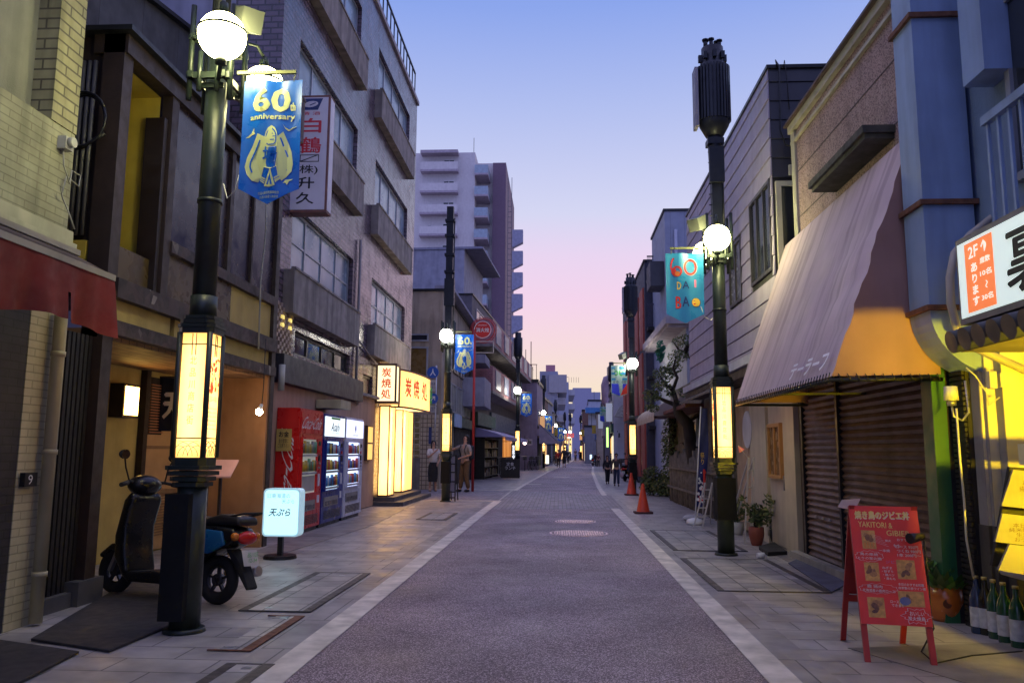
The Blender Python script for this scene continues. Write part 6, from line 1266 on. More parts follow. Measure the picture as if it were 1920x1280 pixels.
def cloud(cx_, cy_, rx, ry, spk=False):
    n = 30; pts = [at_(cx_+rx*math.cos(i*2*math.pi/n)*(1+.08*math.sin(i*2.5)+(.35*(i % 5 == 0) if spk else 0)), cy_+ry*math.sin(i*2*math.pi/n)*(1+.12*math.sin(i*2.5)+(.35*(i % 5 == 0) if spk else 0))) for i in range(n)]
    for p, q in zip(pts, pts[1:]+pts[:1]): tx.bar(sf_.p(*p, .016), sf_.p(*q, .016), .003, .001)
tx.mat(WC); cloud(.22, .437, .2, .045); cloud(.3, .708, .27, .04); cloud(.79, .92, .17, .055, True)
for i in range(6): p, q = at_(.3, .25+i*.012), at_(.42+.02*i, .27+i*.016); tx.bar(sf_.p(*p, .016), sf_.p(*q, .016), .002, .001)
tx.build('lettering', WC, pno)
ph = [M('photo_ochre', (.50, .26, .07), .5, noise=.3, ns=40), M('photo_meat', (.13, .05, .03), .5, noise=.4, ns=60), M('photo_meat_light', (.3, .14, .06), .5, noise=.4, ns=60), M('photo_blue_plate', (.06, .08, .25), .5), M('photo_orange', (.6, .2, .03), .5)]
for x0, y0, x1, y1, k in ((.14, .215, .34, .375, 0), (.13, .49, .34, .645, 1), (.6, .46, .86, .62, 2), (.57, .72, .93, .845, 3), (.12, .78, .36, .945, 4)):
    m_ = MB(); a0, z1 = at_(x0, y0); a1, z0 = at_(x1, y1); m_.mat(ph[0]).fb(sf_, a0, a1, z0, z1, .015, .0165); rr = random.Random(k); W_, H_ = a1-a0, z1-z0
    for i in range(5 if k != 3 else 2):
        cx_, cz_ = a0+W_*rr.uniform(.3, .7), z0+H_*rr.uniform(.25, .75); ra, rb_ = W_*rr.uniform(.15, .28), H_*rr.uniform(.08, .16); th_ = rr.uniform(0, 3)
        m_.mat(ph[1 if i % 2 == 0 else 2]).add([sf_.p(cx_+ra*math.cos(t)*math.cos(th_)-rb_*math.sin(t)*math.sin(th_), cz_+ra*math.cos(t)*math.sin(th_)+rb_*math.sin(t)*math.cos(th_), .0168+i*.0002) for t in [j*.6283 for j in range(10)]], [tuple(range(10))])
    if k == 3: m_.mat(ph[3]).add([sf_.p(a0+W_*.25+W_*.22*math.cos(t), z0+H_*.35+H_*.28*math.sin(t), .0175) for t in [j*.5236 for j in range(12)]], [tuple(range(12))])
    if k == 0:
        for i in range(4): m_.mat(ph[4]).fb(sf_, a0+W_*(.15+.2*i), a0+W_*(.24+.2*i), z0+H_*.05, z0+H_*.35, .0168, .0178)
    m_.build('food_photo', ph[0], pno)
lp = thing('clip_lamp', 'small black clip-on spotlight on the right edge of the red board', 'lamp', tuple(sf_.p(wF, Ls*.6, .05))); q0, q1 = sf_.p(wF*1.0, Ls*.80, .06), sf_.p(wF*.78, Ls*.775, .12); MB().cyl(q0, q1, .022, .034, 16).build('lamp_head', BLK, lp); MB().bar(sf_.p(wF+.01, Ls*.80, -.02), q0, .02).build('clip', BLK, lp)
q = sf_.p(wF+.02, Ls*.78, 0); MB().tube([q, q+Vector((.01, 0, -.2)), q+Vector((.03, .03, -.5)), Vector((q.x+.02, q.y-.02, .2)), Vector((q.x-.08, q.y-.05, .06)), Vector((q.x-.03, q.y-.12, .008)), Vector((q.x+.3, q.y+.1, .008)), Vector((q.x+.7, q.y+.25, .008))], .006, 6).build('power_cord', BLK, lp)
pcs = thing('paper_flyer', 'pale paper flyer tucked behind the top of the red board', 'paper', tuple(top)); s = Sl(top-ex*.0-nn*.05, ex, Vector((0, 0, 1)), nn); MB().add([s.p(-.06, .0, -.01), s.p(.05, -.02, -.01), s.p(.09, .06, -.01), s.p(-.03, .05, -.01)], [(0, 1, 2, 3)]).add([s.p(-.06, .0, -.013), s.p(.05, -.02, -.013), s.p(.09, .06, -.013), s.p(-.03, .05, -.013)], [(0, 1, 2, 3)]).build('sheet', M('pale_flyer', (.55, .45, .42), .6, noise=.2), pcs)
# tub with bottles, menu boards
tub = thing('grey_tub', 'big grey plastic tub with a moulded handle at the near right edge', 'tub', (3.4, 5.2, 0)); m_ = MB(); TG = M('tub_grey', (.24, .24, .25), .45, noise=.08, grime=.2)
m_.hexa([(3.2, 4.5, 0), (3.8, 4.5, 0), (3.8, 5.6, 0), (3.2, 5.6, 0), (3.1, 4.45, .5), (3.85, 4.45, .5), (3.85, 5.7, .5), (3.1, 5.7, .5)]); soft(m_.build('body', TG, tub), .03); m_ = MB().box(2.98, 3.9, 4.4, 5.76, .5, .545); soft(m_.build('rim', TG, tub), .015)
m_ = MB(); f_ = RX(3.12)
for r_, wd in ((.16, .02),): m_.tube([f_.p(5.45+r_*math.cos(a)*1.1, .22+r_*1.35*math.sin(a), .04) for a in [math.pi*i/12 for i in range(13)]], wd, 8)
m_.build('handle', TG, tub)
GLS = [M('bottle_green', (.01, .06, .022), .12, noise=0, spec=.8), M('bottle_dark_blue', (.012, .03, .07), .12, noise=0, spec=.8), M('bottle_brown_black', (.015, .015, .01), .12, noise=0)]
LAB = M('bottle_label', (.42, .44, .46), .6, noise=.25, ns=25)
for i, (u, v, k, lab) in enumerate(((1836, 1186, 1, 'dark blue-black sake bottle with white label, farthest left against the tub'), (1852, 1189, 2, 'dark sake bottle, second along from the blue-black one'), (1869, 1196, 0, 'green sake bottle with a tall white label in the middle of the bottle row'), (1888, 1204, 0, 'green sake bottle, second nearest in the bottle row'), (1912, 1214, 0, 'bright green sake bottle, nearest the camera in the bottle row'))):
    p = G(u, v); t = thing('sake_bottle', lab, 'bottle', tuple(p), 'sake bottles standing against the grey tub'); c = p; MB().lathe([(0, 0), (.05, 0), (.052, .01), (.052, .24), (.045, .28), (.022, .33), (.017, .38), (.018, .395), (0, .395)], c, 20).build('glass', GLS[k], t); MB().lathe([(.053, .05), (.053, .19)], c, 20).build('label', LAB, t); MB().cyl(c+Vector((0, 0, .39)), c+Vector((0, 0, .41)), .02, .02, 12).build('cap', M('gold_cap', (.4, .32, .12), .4, .5), t)
PAP = M('yellowed_menu_paper', (.18, .165, .13), .7, noise=.12, ns=10)
for k, (pts, lab) in enumerate((([(1900, 880), (1990, 890), (1990, 960), (1878, 948)], 'upper cream menu sheet leaning at the near right edge'), ([(1880, 962), (1990, 975), (1990, 1030), (1866, 1015)], 'lower cream menu sheet below the photo strip at the right edge'), ([(1893, 1020), (1990, 1032), (1990, 1090), (1872, 1068)], 'framed picture leaning on the grey tub'))):
    Y_ = 5.35-.05*k; m_ = MB(); m_.prism([PYp(u, v, Y_) for u, v in pts], (0, .02, 0)); o = solo(m_, 'menu_sheet' if k < 2 else 'framed_picture', PAP if k < 2 else M('picture_frame_grey', (.2, .18, .15), .5), lab, 'menu' if k < 2 else 'picture'); 
    if k < 2:
        m2 = MB(); f_ = FY(Y_); a0, a1, z0, z1 = f_.rect(pts[0][0]+5, pts[0][1]+12, pts[2][0], pts[2][1]-8); text(m2, '本日の日本酒\n純米吟醸 七百円\n生酒 六百円\nおつまみ各種', f_, (a0+a1)/2, (z0+z1)/2, (a1-a0)*.9, (z1-z0)*.75, .004); m2.build('lettering', INK, o)
tbx = thing('food_photo_panel', 'dark board with small food photos behind the cream menu sheets', 'board', (3.6, 5.6, .55)); MB().prism([PYp(u, v, 5.5) for u, v in ((1893, 875), (1990, 880), (1990, 1080), (1860, 1060))], (0, .03, 0)).build('panel', DARKW, tbx)
pr = thing('tank_box', 'cream wall-mounted box in the yellow lit alcove', 'box', (3.6, 5.6, 1.2)); f_ = FY(5.65); a0, a1, z0, z1 = f_.rect(1908, 832, 1990, 872); MB().fb(f_, a0, a1, z0, z1, 0, .12).build('casing', M('meter_cream', (.5, .48, .38), .5), pr)
# plants
def pot_plant(u, v, r, h, potm, lab, ph_=.3, n=500, sz=.045, mats=None, fr=.3, glossy=False):
    p = G(u, v); t = thing('potted_plant', lab, 'potted plant', tuple(p)); MB().lathe([(0, 0), (r*.6, 0), (r*.72, .03), (r, h*.62), (r*.96, h*.98), (r*.86, h), (r*.84, h*.96), (0, h*.93)], p, 28).build('pot', potm, t); return t, p
CER = M('glazed_orange_pot', (.48, .13, .02), .18, noise=.12, ns=8, spec=.7)
t, p = pot_plant(1772, 1162, .155, .27, CER, 'glossy orange ceramic pot with low green leaves beside the red board'); m_ = MB(); rr = random.Random(5)
LV = [M('bright_leaf', (.10, .26, .05), .45), M('bright_leaf_dark', (.06, .16, .035), .5), M('leaf_mid', (.05, .085, .03), .55)]
for i in range(260):
    a = rr.uniform(0, 6.28); r0 = rr.uniform(0, .15); l_ = rr.uniform(.09, .22); b = p+Vector((r0*math.cos(a), r0*math.sin(a), .25)); d = Vector((math.cos(a)*rr.uniform(.2, .9), math.sin(a)*rr.uniform(.2, .9), rr.uniform(.2, 1))).normalized(); e = b+d*l_; w = d.cross(Vector((0, 0, 1))).normalized()*l_*.16; m_.mat(rr.choice(LV)).add([b, (b+e)/2+w, e, (b+e)/2-w], [(0, 1, 2, 3)])
for i in range(5): a = i*1.3; m_.mat(LV[0]); leafy(m_, p+Vector((.05*math.cos(a)-.02, .05*math.sin(a), .40)), (.05, .05, .08), 14, .03, LV, rr)
m_.build('leaves', LV[0], t); MB().add([p+Vector((-.04+.035*math.cos(i*.52), -.147, .15+.035*math.sin(i*.52))) for i in range(12)], [tuple(range(12))]).build('round_emblem', M('pot_emblem', (.15, .04, .015), .5), t)
t, p = pot_plant(1419, 1022, .11, .26, M('terracotta_red', (.22, .055, .035), .7, noise=.2), 'leafy rubber plant in a reddish pot beside the cream doorway'); m_ = MB(); rr = random.Random(6)
for k_ in range(10):
    a = k_*.63; tip = p+Vector((.12*math.cos(a)+rr.uniform(-.05, .2), .15*math.sin(a), rr.uniform(.4, .68))); 
    for i in range(34):
        s = rr.uniform(.25, 1.1); b = p+Vector((0, 0, .24))+(tip-p-Vector((0, 0, .24)))*s; d = Vector((rr.gauss(0, 1), rr.gauss(0, 1), rr.gauss(.3, .7))).normalized(); l_ = rr.uniform(.06, .11); e = b+d*l_; w = d.cross(Vector((rr.gauss(0, 1), rr.gauss(0, 1), .3))).normalized()*l_*.22; m_.mat(rr.choice(LF)).add([b, (b+e)/2+w, e, (b+e)/2-w], [(0, 1, 2, 3)])
m_.build('leaves', LF[0], t); s = MB()
for a in range(5): s.tube([p+Vector((0, 0, .2)), p+Vector((.08*math.cos(a*1.3), .08*math.sin(a*1.3), .5))], .007, 5)
s.build('stems', BARK, t)
t, p = pot_plant(1452, 1018, .09, .2, M('black_pot', (.02, .02, .02), .6), 'small plant in a black pot right of the reddish potted rubber plant'); m_ = MB(); leafy(m_, p+Vector((0, 0, .3)), (.12, .12, .13), 160, .04, LF, rr); m_.build('leaves', LF[0], t)
t, p = pot_plant(1385, 1002, .09, .2, M('white_pot', (.4, .4, .38), .6), 'plant in a whitish pot just behind the folding racks'); m_ = MB(); leafy(m_, p+Vector((0, 0, .38)), (.14, .14, .2), 200, .04, LF, rr); m_.build('leaves', LF[0], t)
# nobori flag and white folding racks
p0 = G(1303, 983); top_ = PYp(1314, 762, p0.y); nb = thing('nobori_flag', 'navy and white upright banner flag on a white pole by the near right lamp post', 'flag', tuple(p0)); MB().cyl(p0, top_, .012, .01, 8).build('pole', WHITE, nb)
m_ = MB(); NVF = M('flag_navy', (.012, .02, .12), .7, noise=.1); n = 16; zt_, zb_ = top_.z-.03, .32
def fx(z): return p0.x+(top_.x-p0.x)*z/top_.z
vs = []
for i in range(n+1):
    z = zt_+(zb_-zt_)*i/n
    for j in range(5): vs.append((fx(z)+.012+.11*j/4*(1+.5*math.sin(i*.2)), p0.y+.02*math.sin(i*.8+j*1.4), z))
m_.add(vs, [(5*i+j, 5*i+j+1, 5*i+j+6, 5*i+j+5) for i in range(n) for j in range(4)], True); clo = m_.build('cloth', NVF, nb)
tx = MB(); f_ = FY(p0.y-.035); rr = random.Random(11); zm = .75
for i in range(26): z = rr.uniform(.4, .95); x = fx(z)+.02+rr.uniform(0, .1); r_ = rr.uniform(.012, .035); tx.mat(WHT_ if i % 4 else RED_).add([f_.p(x+r_*math.cos(k*.9), z+r_*math.sin(k*.9), .001*(i % 5)) for k in range(7)], [tuple(range(7))])
tx.mat(RED_).fb(f_, fx(1)+.09, fx(1)+.13, .62, 1.0, .002, .006); tx.mat(YE2); text(tx, '祭\nり', f_, fx(1.2)+.07, 1.2, .07, .22, .004); tx.build('print', WHT_, clo)
MB().lathe([(0, 0), (.14, 0), (.16, .03), (.14, .09), (.05, .12), (0, .12)], p0, 24).build('water_base', WHITE, nb)
def rack(pts, w, lab, ty):
    p = G(*pts[0]); q = G(*pts[1]); t = thing('folding_rack', lab, 'folding rack', tuple(p), 'white folding racks on the right pavement'); m_ = MB(); zt_ = PYp(pts[2][0], pts[2][1], p.y).z; tp = PYp(pts[2][0], pts[2][1], p.y)
    dy = Vector((.0, .32, 0)); wx = Vector((w, .05, 0))
    for o in (Vector((0, 0, 0)), wx):
        m_.bar(p+o, tp+o*.8, .022).bar(q+o+dy, tp+o*.8, .022)
    for s in (.25, .45, .65, .85): m_.bar(p.lerp(tp, s), (p+wx).lerp(tp+wx*.8, s), .018)
    m_.bar(q+dy+Vector((0, 0, .15)), q+dy+wx+Vector((0, 0, .15)), .018); m_.build('rack_frame', M('rack_white', (.5, .48, .46), .5, noise=.1), t); return t
rack([(1300, 990), (1322, 985), (1322, 905)], .16, 'white folding rack behind the near right lamp post, under the flag', 0); t = rack([(1396, 1018), (1372, 1000), (1404, 858)], .1, 'taller white folding rack leaning beside the cream shopfront', 0)
m_ = MB(); q = PYp(1335, 900, G(1320, 990).y+.1); 
pk = PYp(1384, 835, 10.9); wk = thing('pink_windmill_toy', 'pink striped paper pennant above the taller folding rack', 'pennant', tuple(pk)); MB().add([pk, pk+Vector((.09, 0, -.05)), pk+Vector((.01, 0, -.1))], [(0, 1, 2)]).add([pk+Vector((0, .004, 0)), pk+Vector((.09, .004, -.05)), pk+Vector((.01, .004, -.1))], [(0, 1, 2)]).build('paper', PINK_, wk); MB().tube([pk, PYp(1404, 860, 10.9)], .004, 5).build('stick', WHITE, wk)
pb_ = G(1297, 978); m_ = MB().sph(pb_+Vector((0, 0, .07)), .13, 16, 8, (1.3, 1, .55)); solo(m_, 'sandbag', M('white_bag', (.45, .44, .46), .7), 'white sandbag weight at the foot of the flag', 'sandbag')
cp2 = G(1426, 1046); m_ = MB().cyl(cp2+Vector((-.04, 0, .035)), cp2+Vector((.05, .02, .035)), .03, .035, 14); solo(m_, 'paper_cup', WHITE, 'white paper cup lying on the right pavement', 'cup')
m_ = MB().prism([G(u, v, .003) for u, v in ((1423, 1030), (1440, 1042), (1476, 1040), (1452, 1022))], (0, 0, .05)); solo(m_, 'rubber_ramp', RUB, 'small black rubber kerb ramp in front of the cream doorway', 'ramp')
m_ = MB().prism([G(u, v, .007) for u, v in ((1478, 1056), (1560, 1110), (1590, 1094), (1500, 1046))], (0, 0, .008)); solo(m_, 'door_mat', M('blue_grey_mat', (.11, .115, .17), .8, noise=.2), 'blue-grey flat mat before the brown shutters', 'mat')
# hydrant sign and pole, road signs
ph_ = G(886, 921); Yh = ph_.y; hs = thing('hydrant_sign', 'round red fire hydrant sign on a tall red pole with an empty square frame', 'sign', tuple(ph_)); cc = PYp(905, 618, Yh); RPM = M('pole_red', (.45, .03, .025), .45, noise=.1)
MB().cyl(ph_, (ph_.x, Yh, cc.z+.0), .045, .04, 12).build('pole', RPM, hs); R_ = 17*Yh/1500; m_ = MB(); m_.cyl((cc.x, Yh-.02, cc.z), (cc.x, Yh+.02, cc.z), R_, R_, 32, False); dso = m_.build('disc', M('hydrant_red', (.62, .025, .02), .4, noise=.05), hs)
m_ = MB(); f_ = FY(Yh-.02)
for i in range(32): a, b = i*math.pi/16, (i+1)*math.pi/16; m_.add([f_.p(cc.x+r*math.cos(t), cc.z+r*math.sin(t), .002) for r, t in ((R_*.9, a), (R_*.9, b), (R_*.97, b), (R_*.97, a))], [(0, 1, 2, 3)])
text(m_, '消火栓', f_, cc.x, cc.z-.01, R_*1.5, R_*.5, .003, off=.02); text(m_, 'FIRE HYDRANT', f_, cc.x, cc.z+R_*.5, R_*1.0, R_*.14, .003); m_.build('lettering', WHT_, dso)
m_ = MB(); torus(m_, (cc.x+.02, Yh+.05, cc.z), R_*1.25, .02); torus(m_, (cc.x+.02, Yh+.09, cc.z), R_*1.45, .012); m_.bar((ph_.x, Yh, cc.z), (cc.x, Yh, cc.z), .04); q0, q1 = PYp(891, 640, Yh), PYp(925, 661, Yh)
m_.build('ring_bracket', RPM, hs); m_ = MB()
for a, b in (((q0.x, Yh, q0.z), (q1.x, Yh, q0.z)), ((q0.x, Yh, q1.z), (q1.x, Yh, q1.z)), ((q0.x, Yh, q0.z), (q0.x, Yh, q1.z)), ((q1.x, Yh, q0.z), (q1.x, Yh, q1.z))): m_.bar(a, b, .03)
m_.build('empty_frame', M('frame_pale', (.5, .48, .46), .5), hs)
Yr = 26.8; p = G(815, 919); rs = thing('road_sign_post', 'pale post with two round blue road signs and white plates on the beige corner house', 'sign', (PYp(817, 900, Yr).x, Yr, 0)); px_ = PYp(814, 760, Yr).x
MB().cyl((px_+.05, Yr, 0), (px_+.05, Yr, PYp(812, 685, Yr).z), .03, n=10).build('pole', STEEL, rs); BL = M('road_sign_blue', (.02, .10, .45), .4, noise=.05); m_ = MB(); f_ = FY(Yr-.04)
for v, r_ in ((698, 11), (747, 10)): q = PYp(812, v, Yr); m_.mat(BL).cyl((q.x, Yr-.04, q.z), (q.x, Yr-.02, q.z), r_*Yr/1500, n=24, smooth=False)
q = PYp(812, 698, Yr); m_.mat(WHT_); text(m_, '人', f_, q.x, q.z, .2, .24, .002, off=.02); q = PYp(812, 747, Yr); text(m_, '→', f_, q.x, q.z, .22, .2, .002, off=.03, rot=.8)
for v0, v1, u0, u1 in ((712, 733, 806, 817), (760, 773, 806, 817)): a0, a1, z0, z1 = f_.rect(u0, v0, u1, v1); m_.mat(M('plate_white', (.5, .47, .44), .5)).fb(f_, a0, a1, z0, z1, -.02, 0); m_.mat(NAV_); text(m_, '自転車\nを除く', f_, (a0+a1)/2, (z0+z1)/2, (a1-a0)*.8, (z1-z0)*.6, .003)
a0, a1, z0, z1 = f_.rect(804, 800, 809, 832); m_.mat(NAV_).fb(f_, a0, a1, z0, z1, -.02, 0); m_.build('sign_plates', BL, rs)
# folding black frame boards by the second left lamp
q = G(858, 938); q2 = G(826, 938); bf = thing('black_folding_board', 'black framed folding board with pale panels leaning at the second left lamp post', 'signboard', tuple(q)); f_ = FY(q.y-.35); a0, a1, z0, z1 = f_.rect(843, 852, 854, 938); m_ = MB(); m_.fb(f_, a0, a0+.03, 0, z1, -.03, 0).fb(f_, a1-.03, a1, 0, z1, -.03, 0)
for k in (.08, .2, .42, .62, .8, .98): m_.fb(f_, a0+.03, a1-.03, z1*k-.015, z1*k+.015, -.03, 0)
m_.bar(f_.p(a0, 0, -.5), f_.p(a0, z1, -.02), .03).bar(f_.p(a1, 0, -.5), f_.p(a1, z1, -.02), .03); m_.build('frame', BLACK, bf); MB().fb(f_, a0+.03, a1-.03, z1*.22, z1*.97, -.02, -.012).build('pale_panels', M('panel_grey_violet', (.28, .26, .32), .6), bf)
# bicycles
def bicycle(loc, rot, lab, mat, group='parked bicycles and bikes'):
    t = thing('bicycle', lab, 'bicycle', (0, 0, 0), group)
    for x in (-.52, .52):
        m_ = MB(); torus(m_, (x, 0, .32), .305, .02); w = m_.build('wheel', RUB, t); m_ = MB(); torus(m_, (x, 0, .32), .28, .008, k=5)
        for i in range(12): a = i*math.pi/6; m_.bar((x, 0, .32), (x+.28*math.cos(a), 0, .32+.28*math.sin(a)), .004)
        m_.build('rim', STEEL, w)
    m_ = MB(); A_, B_, Cc, D_2, E2 = (-.52, 0, .32), (-.08, 0, .27), (-.2, 0, .72), (.36, 0, .75), (.52, 0, .32)
    for p, q in ((A_, B_), (B_, Cc), (A_, Cc), (B_, D_2), ((-.17, 0, .6), (.35, 0, .62)), (D_2, E2), (D_2, (.34, 0, .95))): m_.bar(p, q, .03)
    m_.build('frame', mat, t); MB().tube([(.2, -.28, .95), (.34, -.2, .98), (.34, .2, .98), (.2, .28, .95)], .012, 6).build('handlebar', STEEL, t); MB().sph((-.22, 0, .8), .12, 12, 6, (1.2, .6, .35)).build('saddle', RUB, t)
    m_ = MB(); m_.box(.45, .75, -.14, .14, .72, .74)
    for x in (.45, .75): m_.box(x-.01, x+.01, -.14, .14, .74, .95)
    for y in (-.14, .14): m_.box(.45, .75, y-.01, y+.01, .74, .95)
    m_.build('basket', M('basket_grey', (.1, .1, .1), .5), t); t.location = loc; t.rotation_euler = (0, 0, rot); return t
bk = bicycle(G(1003, 881), 1.25, 'black bicycle parked beside the fourth left lamp post, nearest of the cluster', BLK)
for (u, v, r, s, lab) in ((994, 881, 1.4, 1, 'bicycle in the middle of the cluster beneath the navy awning'), (984, 882, 1.6, 1, 'bicycle at the left of the cluster beneath the navy awning'), (1035, 872, .6, 1, 'bicycle farther on, right of the small lit pavement sign'), (1192, 905, 1.2, 1.0, 'bicycle parked behind the second right-hand lamp post'), (1166, 893, 1.5, 1, 'bicycle beyond the pair of walkers on the right'), (941, 893, 1.5, 1, 'bicycle beside the orange lit window on the left')):
    c = copy_tree(bk); c.location = G(u, v); c.rotation_euler = (0, 0, r); c['label'] = lab
# scooters
def scooter(full=True):
    t = thing('motor_scooter', 'black scooter with blue rear side panels parked behind the near left lamp post', 'scooter', (0, 0, 0)); SBK = M('scooter_black', (.008, .009, .011), .3, noise=.1, spec=.35); SBL = M('scooter_blue', (.01, .12, .30), .3, noise=.05)
    for x in (0, 1.22):
        m_ = MB(); torus(m_, (x, 0, .2), .155, .05, n=32, k=10); w = m_.build('wheel', RUB, t); m_ = MB(); m_.cyl((x, -.03, .2), (x, .03, .2), .05, n=14)
        for i in range(5): a = i*1.2566+.3; m_.bar((x, 0, .2), (x+.12*math.cos(a), 0, .2+.12*math.sin(a)), .03, .02)
        torus(m_, (x, 0, .2), .115, .018, k=6); m_.build('rim', M('dark_rim', (.06, .06, .07), .3, .6), w)
    def pr(name, pts, w, mat, bev=.03, y=0):
        o = MB().prism([(a, y-w/2, b) for a, b in pts], (0, w, 0)).build(name, mat, t); return soft(o, bev)
    pr('rear_body', [(-.26, .56), (-.22, .64), (.0, .66), (.48, .60), (.50, .5), (.42, .22), (.3, .16), (.2, .3), (.0, .44), (-.15, .47)], .27, SBK, .04)
    for s in (-1, 1): pr('side_panel', [(-.16, .50), (-.12, .61), (.05, .62), (.16, .56), (.12, .42), (.0, .42)], .03, SBL, .01, s*.145)
    pr('seat', [(-.28, .66), (-.26, .73), (-.05, .75), (.1, .71), (.3, .72), (.44, .69), (.46, .63), (0, .65)], .25, M('seat_vinyl', (.014, .014, .016), .45), .035)
    pr('floorboard', [(.36, .14), (.36, .22), (.62, .24), (.93, .22), (1.0, .3), (1.02, .2), (.92, .13)], .30, SBK, .025)
    pr('leg_shield', [(.90, .2), (.98, .18), (1.10, .34), (1.12, .52), (1.06, .84), (.98, .92), (.92, .86), (.98, .6), (.96, .4)], .34, SBK, .05)
    pr('front_fender', [(1.02, .36), (1.12, .44), (1.26, .44), (1.4, .34), (1.38, .3), (1.26, .38), (1.14, .38), (1.06, .3)], .13, SBK, .02); m_ = MB()
    for s in (-1, 1): m_.bar((1.06, s*.07, .6), (1.22, s*.07, .2), .035)
    m_.build('fork', STEEL, t); MB().sph((1.0, 0, .97), .11, 20, 12, (1.1, 1.5, .85)).build('headset', SBK, t); MB().sph((1.10, 0, .96), .06, 16, 10, (.7, 1.3, .9)).build('headlight', M('lamp_lens', (.3, .3, .3), .1, noise=0), t)
    m_ = MB(); m_.tube([(.9, -.34, .97), (.98, -.2, 1.0), (1.0, 0, .98), (.98, .2, 1.0), (.9, .34, .97)], .014, 8); m_.cyl((.88, -.36, .965), (.93, -.25, .985), .02, n=10).cyl((.88, .36, .965), (.93, .25, .985), .02, n=10); m_.build('handlebar', RUB, t)
    for s in (-1, 1):
        o = MB().tube([(.97, s*.2, 1.0), (.99, s*.24, 1.12), (.98, s*.27, 1.2)], .007, 6).sph((.98, s*.28, 1.235), .055, 16, 8, (.3, 1.1, .75)).build('mirror', RUB, t)
        MB().cyl((.965, s*.28, 1.235), (.96, s*.28, 1.235), .042, n=16, smooth=False).build('mirror_glass', M('mirror_surface', (.6, .6, .6), .05, 1, noise=0), o)
    MB().sph((-.27, 0, .56), .07, 16, 10, (.6, 1.6, .8)).build('tail_light', M('tail_red', (.55, .02, .015), .15, noise=0), t)
    for s in (-1, 1): MB().sph((-.25, s*.13, .57), .035, 12, 8).build('indicator', M('indicator_orange', (.6, .18, .02), .2, noise=0), t)
    pr('rear_mudguard', [(-.16, .46), (-.1, .46), (-.26, .26), (-.36, .14), (-.38, .16), (-.28, .34)], .12, RUB, .008); m_ = MB(); m_.hexa([(-.30, -.09, .46), (-.30, .09, .46), (-.305, .09, .455), (-.305, -.09, .455), (-.34, -.09, .34), (-.34, .09, .34), (-.345, .09, .335), (-.345, -.09, .335)]); pl = m_.build('number_plate', M('plate_white', (.5, .47, .44), .5), t)
    tx = MB(); f_ = Fr((-.325, 0, 0), (0, -1, 0), (-1, 0, .2)); text(tx, '品川区\n12-34', f_, 0, .4, .13, .08, .024); tx.build('lettering', GRN_, pl)
    m_ = MB(); m_.tube([(-.1, -.1, .72), (-.3, -.11, .76), (-.4, 0, .77), (-.3, .11, .76), (-.1, .1, .72)], .01, 6).bar((-.3, -.1, .76), (-.3, .1, .76), .012); m_.build('grab_rail', RUB, t)
    m_ = MB(); m_.tube([(.08, -.16, .24), (-.2, -.17, .26), (-.28, -.17, .28)], [.025, .04, .045], 12); m_.build('exhaust', STEEL, t); m_ = MB(); pts = [(.03+.012*math.cos(i*1.3), -.12+.012*math.sin(i*1.3), .2+i*.006) for i in range(40)]; m_.tube(pts, .005, 5); m_.build('shock_spring', YE2, t)
    m_ = MB(); m_.bar((.3, .05, .18), (.36, .22, .02), .02); m_.build('stand', STEEL, t)
    return t
sc_ = scooter(); r0, f0 = G(405, 1132), G(168, 1106); sc_.location = r0; d_ = f0-r0; sc_.rotation_euler = (math.radians(4), 0, math.atan2(d_.y, d_.x))
for u, v, r, lab in ((1172, 902, 1.2, 'dark parked scooter with a pale cover behind the second right-hand lamp post'), (1112, 874, 1.3, 'parked scooter farther along the right pavement behind the walkers')):
    c = copy_tree(sc_); c.location = G(u, v); c.rotation_euler = (0, 0, r); c['label'] = lab
    sc_['group'] = c['group'] = 'parked motor scooters'
